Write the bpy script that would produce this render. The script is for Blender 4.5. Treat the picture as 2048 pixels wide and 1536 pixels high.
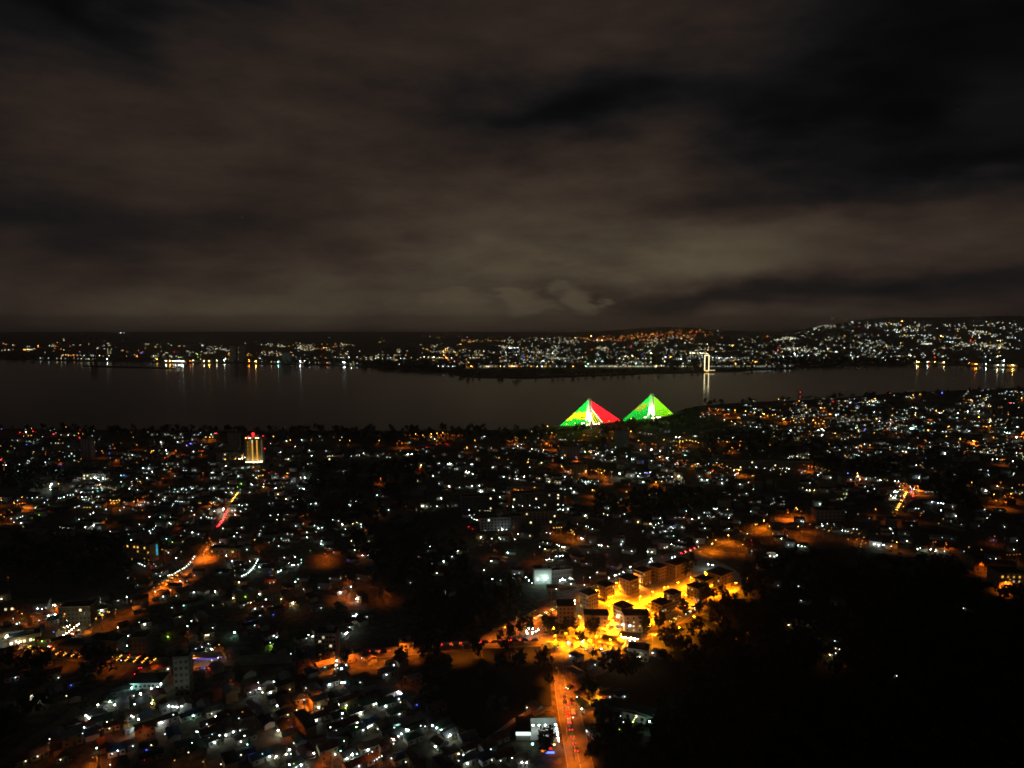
import bpy, math, random
import numpy as np
from mathutils import Vector

# ---------------------------------------------------------------- camera, sky, exposure
S = bpy.context.scene
for o in list(bpy.data.objects):
    bpy.data.objects.remove(o, do_unlink=True)
COL = S.collection
CAM_H = 182.0
HAZE = 0.75e-4                                  # haze density per metre
FPX, CX, CY = 1420.0, 1024.0, 768.0            # focal length in pixels of the 2048 x 1536 photograph
PITCH = math.atan(128.0 / FPX)
cam_data = bpy.data.cameras.new('camera')
cam_data.sensor_width = 36.0
cam_data.lens = 36.0 * FPX / 2048.0
cam_data.clip_start = 1.0
cam_data.clip_end = 120000.0
cam = bpy.data.objects.new('camera', cam_data)
cam.location = (0, 0, CAM_H)
cam.rotation_euler = (math.pi / 2 - PITCH, 0, 0)
COL.objects.link(cam)
S.camera = cam
S.view_settings.view_transform = 'Standard'
S.view_settings.look = 'None'
S.view_settings.exposure = 0.0
S.view_settings.gamma = 1.0
S.view_settings.use_curve_mapping = False
S.render.engine = 'CYCLES'
cy = S.cycles
cy.use_denoising = True
try:
    cy.denoiser = 'OPENIMAGEDENOISE'
    cy.denoising_input_passes = 'RGB_ALBEDO_NORMAL'
except Exception:
    pass
cy.max_bounces = 2
cy.diffuse_bounces = 1
cy.glossy_bounces = 1
cy.transmission_bounces = 1
cy.transparent_max_bounces = 8
cy.volume_bounces = 1
cy.caustics_reflective = False
cy.caustics_refractive = False
cy.sample_clamp_indirect = 2.0
cy.light_sampling_threshold = 0.001
cy.use_light_tree = True
cy.use_adaptive_sampling = True
cy.adaptive_threshold = 0.015
cy.adaptive_min_samples = 56
cy.sample_clamp_direct = 0.0
cy.filter_width = 1.75


def sky_world():
    w = bpy.data.worlds.new('World')
    S.world = w
    w.use_nodes = True
    nt = w.node_tree
    N, L = nt.nodes, nt.links
    N.clear()
    out = N.new('ShaderNodeOutputWorld')
    bg = N.new('ShaderNodeBackground')
    L.new(bg.outputs[0], out.inputs[0])
    tc = N.new('ShaderNodeTexCoord')
    sep = N.new('ShaderNodeSeparateXYZ')
    L.new(tc.outputs['Generated'], sep.inputs[0])

    def M(op, a, b=None, c=None):
        n = N.new('ShaderNodeMath')
        n.operation = op
        for i, v in enumerate((a, b, c)):
            if v is None:
                continue
            if isinstance(v, (int, float)):
                n.inputs[i].default_value = v
            else:
                L.new(v, n.inputs[i])
        return n.outputs[0]
    az = M('ARCTAN2', sep.outputs[0], sep.outputs[1])
    el = M('ARCSINE', sep.outputs[2])
    cmb = N.new('ShaderNodeCombineXYZ')
    L.new(M('MULTIPLY', az, 2.2), cmb.inputs[0])
    L.new(M('MULTIPLY', el, 6.5), cmb.inputs[1])

    def noise(scale, detail, rough=0.55, off=0.0):
        n = N.new('ShaderNodeTexNoise')
        n.noise_dimensions = '3D'
        n.inputs['Scale'].default_value = scale
        n.inputs['Detail'].default_value = detail
        n.inputs['Roughness'].default_value = rough
        mp = N.new('ShaderNodeVectorMath')
        mp.operation = 'ADD'
        L.new(cmb.outputs[0], mp.inputs[0])
        mp.inputs[1].default_value = (off, off * 0.7, off * 1.3)
        L.new(mp.outputs[0], n.inputs['Vector'])
        return n.outputs['Fac']
    n1 = noise(2.3, 5.0)
    n2 = noise(2.0, 5.0, off=7.3)
    n3 = noise(1.6, 6.0, off=17.1)
    # cloud edges are ragged: shift the lookup direction by the noise
    u = M('ADD', az, M('MULTIPLY', M('SUBTRACT', n1, 0.5), 0.30))
    v = M('ADD', el, M('MULTIPLY', M('SUBTRACT', n2, 0.5), 0.11))

    def gauss(px, py, su, sv, rot=0.0):
        u0, v0 = math.atan((px - CX) / FPX), math.atan((640 - py) / FPX)
        du, dv = M('SUBTRACT', u, u0), M('SUBTRACT', v, v0)
        if rot:
            c, s = math.cos(rot), math.sin(rot)
            du, dv = (M('ADD', M('MULTIPLY', du, c), M('MULTIPLY', dv, s)),
                      M('SUBTRACT', M('MULTIPLY', dv, c), M('MULTIPLY', du, s)))
        a = M('MULTIPLY', du, 1.0 / su)
        b = M('MULTIPLY', dv, 1.0 / sv)
        r2 = M('ADD', M('MULTIPLY', a, a), M('MULTIPLY', b, b))
        return M('EXPONENT', M('MULTIPLY', r2, -1.0))
    # banks of low cloud lit from below by the two cities
    lit = 0.0092
    for px, py, su, sv, amp in [
            (760, 350, .50, .12, .0085), (1150, 525, .34, .046, .036), (780, 570, .36, .040, .016),
            (1330, 500, .45, .050, .014), (880, 648, .46, .042, .046), (1330, 345, .15, .055, .020),
            (1000, 400, .22, .06, .012), 
            (1750, 500, .40, .055, .012), (1900, 265, .07, .035, .012), (260, 340, .26, .075, .008),
            (1250, 70, .32, .10, .011), (760, 150, .34, .09, .0055), (100, 655, .38, .04, .013), (1850, 660, .4, .03, .010)]:
        lit = M('ADD', M('MULTIPLY', gauss(px, py, su, sv), amp), lit)
    # gaps and thick dark banks
    for px, py, su, sv, f, rot in [
            (1130, 235, .17, .058, .82, 0.1), (1300, 220, .12, .04, .5, 0), (1690, 270, .22, .085, .74, 0.1), (1950, 60, .22, .24, .72, 0),
            (170, 110, .14, .050, .68, -0.55), (420, 15, .12, .035, .62, 0), (60, 60, .10, .05, .5, 0), (1560, 590, .34, .024, .62, 0.02),
            (1330, 600, .16, .016, .35, 0.03), (240, 480, .28, .035, .48, 0), (560, 525, .16, .025, .25, 0), (1880, 395, .26, .024, .6, 0.08),
            (60, 20, .10, .05, .55, 0)]:
        lit = M('MULTIPLY', lit, M('SUBTRACT', 1.0, M('MULTIPLY', gauss(px, py, su, sv, rot), f)))
    n4 = noise(6.0, 6.0, 0.6, off=31.7)
    tex = M('ADD', M('MULTIPLY', M('SUBTRACT', n3, 0.5), 1.5), M('MULTIPLY', M('SUBTRACT', n4, 0.5), 0.75))
    lit = M('MULTIPLY', lit, M('MAXIMUM', M('ADD', 0.94, tex), 0.3))
    # two small pale puffs with ragged edges just above the horizon
    for px, py, su, sv, amp in [(1135, 603, .036, .020, .034), (1020, 600, .055, .014, .022), (905, 606, .03, .012, .010)]:
        g = M('MULTIPLY', gauss(px, py, su, sv), M('ADD', 0.35, M('MULTIPLY', n4, 1.3)))
        ss = N.new('ShaderNodeMapRange')
        ss.interpolation_type = 'SMOOTHSTEP'
        ss.inputs['From Min'].default_value = 0.30
        ss.inputs['From Max'].default_value = 0.78
        L.new(g, ss.inputs['Value'])
        lit = M('ADD', lit, M('MULTIPLY', ss.outputs[0], amp))
    # sky colour painted darker at the skyline to soften the far land's edge
    sm = N.new('ShaderNodeMapRange')
    sm.interpolation_type = 'SMOOTHSTEP'
    sm.inputs['From Min'].default_value = -0.021
    sm.inputs['From Max'].default_value = 0.004
    sm.inputs['To Min'].default_value = 0.36
    sm.inputs['To Max'].default_value = 1.0
    L.new(el, sm.inputs['Value'])
    lit = M('MULTIPLY', lit, sm.outputs[0])
    # colour: dark gaps are bluish, lit cloud is a warm brown grey
    mr = N.new('ShaderNodeMapRange')
    mr.inputs['From Min'].default_value = 0.006
    mr.inputs['From Max'].default_value = 0.055
    L.new(lit, mr.inputs['Value'])
    cr = N.new('ShaderNodeValToRGB')
    e = cr.color_ramp.elements
    e[0].position, e[0].color = 0.0, (1.0, 0.97, 1.0, 1)
    e[1].position, e[1].color = 1.0, (1.26, 0.98, 0.62, 1)
    k = e.new(0.22)
    k.color = (1.38, 0.92, 0.72, 1)
    L.new(mr.outputs[0], cr.inputs[0])
    L.new(cr.outputs[0], bg.inputs['Color'])
    L.new(lit, bg.inputs['Strength'])
    w.cycles.sampling_method = 'NONE'        # a smooth sky: the scattered paths find it by themselves


sky_world()
# ---------------------------------------------------------------- helpers
rng = random.Random(7)


def P(x, y, z=0.0):
    """where the sight line of pixel (x, y) of the photograph meets the height z"""
    a, b = x - CX, CY - y
    dy = FPX * math.cos(PITCH) + b * math.sin(PITCH)
    dz = -FPX * math.sin(PITCH) + b * math.cos(PITCH)
    t = (z - CAM_H) / dz
    return Vector((a * t, dy * t, z))


def srgb(r, g, b):
    return tuple(((c / 255.0) / 12.92 if c < 10.3 else ((c / 255.0 + 0.055) / 1.055) ** 2.4) for c in (r, g, b))


MATS = {}


def mat(name, col, rough=0.85, noise=0.25, scale=0.6, metal=0.0, bump=0.0):
    """matte surface whose colour wanders a little (dust, stains), never one flat tone"""
    if name in MATS:
        return MATS[name]
    m = bpy.data.materials.new(name)
    m.use_nodes = True
    nt = m.node_tree
    b = nt.nodes['Principled BSDF']
    b.inputs['Roughness'].default_value = rough
    b.inputs['Metallic'].default_value = metal
    tc = nt.nodes.new('ShaderNodeTexCoord')
    n = nt.nodes.new('ShaderNodeTexNoise')
    n.inputs['Scale'].default_value = scale
    n.inputs['Detail'].default_value = 4
    nt.links.new(tc.outputs['Object'], n.inputs['Vector'])
    r = nt.nodes.new('ShaderNodeValToRGB')
    r.color_ramp.elements[0].position = 0.3
    r.color_ramp.elements[1].position = 0.72
    r.color_ramp.elements[0].color = tuple(c * (1 - noise) for c in col) + (1,)
    r.color_ramp.elements[1].color = tuple(min(1, c * (1 + noise)) for c in col) + (1,)
    nt.links.new(n.outputs['Fac'], r.inputs[0])
    nt.links.new(r.outputs[0], b.inputs['Base Color'])
    if bump:
        bp = nt.nodes.new('ShaderNodeBump')
        bp.inputs['Strength'].default_value = bump
        nt.links.new(n.outputs['Fac'], bp.inputs['Height'])
        nt.links.new(bp.outputs[0], b.inputs['Normal'])
    MATS[name] = m
    return m


LAMP_COL = {'w': (0.78, 1.0, 0.93), 'v': (0.72, 0.93, 1.0), 'u': (0.92, 1.0, 0.80), 'c': (0.40, 1.0, 0.85),
            'y': (1.0, 0.86, 0.46), 'k': (1.0, 0.50, 0.07), 'o': (1.0, 0.20, 0.010), 'r': (1.0, 0.02, 0.03),
            'b': (0.08, 0.14, 1.0), 'g': (0.42, 1.0, 0.10), 'p': (0.62, 0.32, 1.0), 's': (1.0, 0.235, 0.003)}
COL_WORD = {'w': 'cool white', 'v': 'bluish white', 'u': 'soft white', 'c': 'turquoise', 'y': 'warm white', 'k': 'amber',
            'o': 'orange', 'r': 'red', 'b': 'blue', 'g': 'green', 'p': 'violet', 's': 'sodium orange'}


def glow(c, strength, sampling=True):
    """a lamp: gives off light of its own; strengths are binned in half stops"""
    q = round(math.log2(max(strength, 0.02)) * 2) / 2
    key = ('glow', c, q, sampling)
    if key in MATS:
        return MATS[key]
    m = bpy.data.materials.new('lamp_' + COL_WORD[c].replace(' ', '_'))
    m.use_nodes = True
    nt = m.node_tree
    nt.nodes.clear()
    e = nt.nodes.new('ShaderNodeEmission')
    e.inputs[0].default_value = LAMP_COL[c] + (1,)
    e.inputs[1].default_value = 2 ** q
    o = nt.nodes.new('ShaderNodeOutputMaterial')
    nt.links.new(e.outputs[0], o.inputs[0])
    m.cycles.emission_sampling = 'FRONT' if sampling else 'NONE'
    MATS[key] = m
    return m


class MB:
    """collects shapes and links them as one mesh object"""

    def __init__(self):
        self.v, self.f, self.m, self.mats = [], [], [], []

    def mi(self, m):
        if m not in self.mats:
            self.mats.append(m)
        return self.mats.index(m)

    def poly(self, pts, m):
        i = len(self.v)
        self.v += [tuple(p) for p in pts]
        self.f.append(tuple(range(i, i + len(pts))))
        self.m.append(self.mi(m))

    def add(self, verts, faces, m):
        i = len(self.v)
        k = self.mi(m)
        self.v += [tuple(p) for p in verts]
        for f in faces:
            self.f.append(tuple(a + i for a in f))
            self.m.append(k)

    def box(self, c, s, m, rz=0.0, taper=1.0):
        hx, hy, hz = s[0] / 2, s[1] / 2, s[2] / 2
        ca, sa = math.cos(rz), math.sin(rz)
        vs = []
        for z, t in ((-hz, 1.0), (hz, taper)):
            for x, y in ((-hx, -hy), (hx, -hy), (hx, hy), (-hx, hy)):
                x, y = x * t, y * t
                vs.append((c[0] + x * ca - y * sa, c[1] + x * sa + y * ca, c[2] + z))
        self.add(vs, [(3, 2, 1, 0), (4, 5, 6, 7), (0, 1, 5, 4), (1, 2, 6, 5), (2, 3, 7, 6), (3, 0, 4, 7)], m)

    def tube(self, a, b, r0, r1, m, n=6, caps=True):
        a, b = Vector(a), Vector(b)
        d = (b - a).normalized()
        s = d.cross(Vector((0, 0, 1)) if abs(d.z) < 0.9 else Vector((1, 0, 0))).normalized()
        t = d.cross(s)
        vs = []
        for p, r in ((a, r0), (b, r1)):
            for k in range(n):
                w = 2 * math.pi * k / n
                vs.append(p + s * (r * math.cos(w)) + t * (r * math.sin(w)))
        fs = [(k, k + n, (k + 1) % n + n, (k + 1) % n) for k in range(n)]
        if caps:
            fs += [tuple(range(n)), tuple(range(2 * n - 1, n - 1, -1))]
        self.add(vs, fs, m)

    def ball(self, c, r, m, sq=1.0):
        """small faceted globe, 20 faces, outward"""
        ph = (1 + 5 ** 0.5) / 2
        q = math.sqrt(1 + ph * ph)
        vs = [(-1, ph, 0), (1, ph, 0), (-1, -ph, 0), (1, -ph, 0), (0, -1, ph), (0, 1, ph), (0, -1, -ph), (0, 1, -ph),
              (ph, 0, -1), (ph, 0, 1), (-ph, 0, -1), (-ph, 0, 1)]
        fs = [(0, 11, 5), (0, 5, 1), (0, 1, 7), (0, 7, 10), (0, 10, 11), (1, 5, 9), (5, 11, 4), (11, 10, 2), (10, 7, 6), (7, 1, 8),
              (3, 9, 4), (3, 4, 2), (3, 2, 6), (3, 6, 8), (3, 8, 9), (4, 9, 5), (2, 4, 11), (6, 2, 10), (8, 6, 7), (9, 8, 1)]
        self.add([(c[0] + x / q * r, c[1] + y / q * r, c[2] + z / q * r * sq) for x, y, z in vs], fs, m)

    def octa(self, c, r, m):
        vs = [(1, 0, 0), (0, 1, 0), (-1, 0, 0), (0, -1, 0), (0, 0, 1), (0, 0, -1)]
        fs = [(0, 1, 4), (1, 2, 4), (2, 3, 4), (3, 0, 4), (1, 0, 5), (2, 1, 5), (3, 2, 5), (0, 3, 5)]
        self.add([(c[0] + x * r, c[1] + y * r, c[2] + z * r) for x, y, z in vs], fs, m)

    def disc_down(self, c, r, m, n=8):
        self.poly([(c[0] + r * math.cos(-2 * math.pi * k / n), c[1] + r * math.sin(-2 * math.pi * k / n), c[2]) for k in range(n)], m)

    def gable(self, w, d, h0, rise, m, over=0.5, th=0.12):
        """pitched roof, ridge along x, with thickness and overhang; sits on z = h0"""
        W, D = w / 2 + over, d / 2 + over
        k = rise / (d / 2)
        ze = h0 - over * k
        a = [(-W, -D, ze), (W, -D, ze), (W, 0, h0 + rise), (-W, 0, h0 + rise), (-W, D, ze), (W, D, ze)]
        b = [(x, y, z + th) for x, y, z in a]
        self.add(a + b, [(6, 7, 8, 9), (9, 8, 11, 10), (1, 0, 3, 2), (2, 3, 4, 5), (0, 1, 7, 6), (5, 4, 10, 11),
                         (1, 2, 8, 7), (2, 5, 11, 8), (3, 0, 6, 9), (4, 3, 9, 10)], m)

    def hip(self, w, d, h0, rise, m, over=0.5, th=0.12):
        W, D = w / 2 + over, d / 2 + over
        r = max(W - D, 0.0)
        ze = h0 - 0.02
        a = [(-W, -D, ze), (W, -D, ze), (W, D, ze), (-W, D, ze)]
        b = [(x, y, z + th) for x, y, z in a]
        t = [(-r, 0, h0 + rise + th), (r, 0, h0 + rise + th)] if r > 0.2 else [(0, 0, h0 + rise + th)]
        if len(t) == 2:
            top = [(4, 5, 9, 8), (5, 6, 9), (6, 7, 8, 9), (7, 4, 8)]
        else:
            top = [(4, 5, 8), (5, 6, 8), (6, 7, 8), (7, 4, 8)]
        self.add(a + b + t, [(3, 2, 1, 0), (0, 1, 5, 4), (1, 2, 6, 5), (2, 3, 7, 6), (3, 0, 4, 7)] + top, m)

    def mesh(self, name):
        me = bpy.data.meshes.new(name)
        me.from_pydata(self.v, [], self.f)
        for m in self.mats:
            me.materials.append(m)
        me.polygons.foreach_set('material_index', self.m)
        me.update()
        return me

    def build(self, name, parent=None, loc=None, rz=0.0):
        return link(name, self.mesh(name), parent, loc, rz)


def link(name, me, parent=None, loc=None, rz=0.0):
    o = bpy.data.objects.new(name, me)
    COL.objects.link(o)
    if parent is not None:
        o.parent = parent
    if loc is not None:
        o.location = loc
    o.rotation_euler = (0, 0, rz)
    return o


def empty(name, loc, rz=0.0):
    o = bpy.data.objects.new(name, None)
    o.empty_display_size = 1.0
    COL.objects.link(o)
    o.location = loc
    o.rotation_euler = (0, 0, rz)
    return o


def tag(o, label=None, cat=None, group=None, kind=None):
    if label:
        o['label'] = label
    if cat:
        o['category'] = cat
    if group:
        o['group'] = group
    if kind:
        o['kind'] = kind
    return o


def dup(o, loc, rz):
    """copy a thing with copies of its parts and their sub-parts"""
    r = o.copy()
    COL.objects.link(r)
    r.location = loc
    r.rotation_euler = (0, 0, rz)
    for ch in o.children:
        c = ch.copy()
        COL.objects.link(c)
        c.parent = r
        for g in ch.children:
            d = g.copy()
            COL.objects.link(d)
            d.parent = c
    return r


ORD = ['first', 'second', 'third', 'fourth', 'fifth', 'sixth', 'seventh', 'eighth', 'ninth', 'tenth', 'eleventh', 'twelfth',
       'thirteenth', 'fourteenth', 'fifteenth', 'sixteenth', 'seventeenth', 'eighteenth', 'nineteenth', 'twentieth']


def ordinal(i, n):
    """i counts from the left; past the middle count from the right"""
    if n == 1:
        return ''
    if i == 0:
        return 'leftmost'
    if i == n - 1:
        return 'rightmost'
    j = n - 1 - i
    if i <= j:
        return ORD[min(i, 19)] + ' from left'
    return ORD[min(j, 19)] + ' from right'

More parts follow.
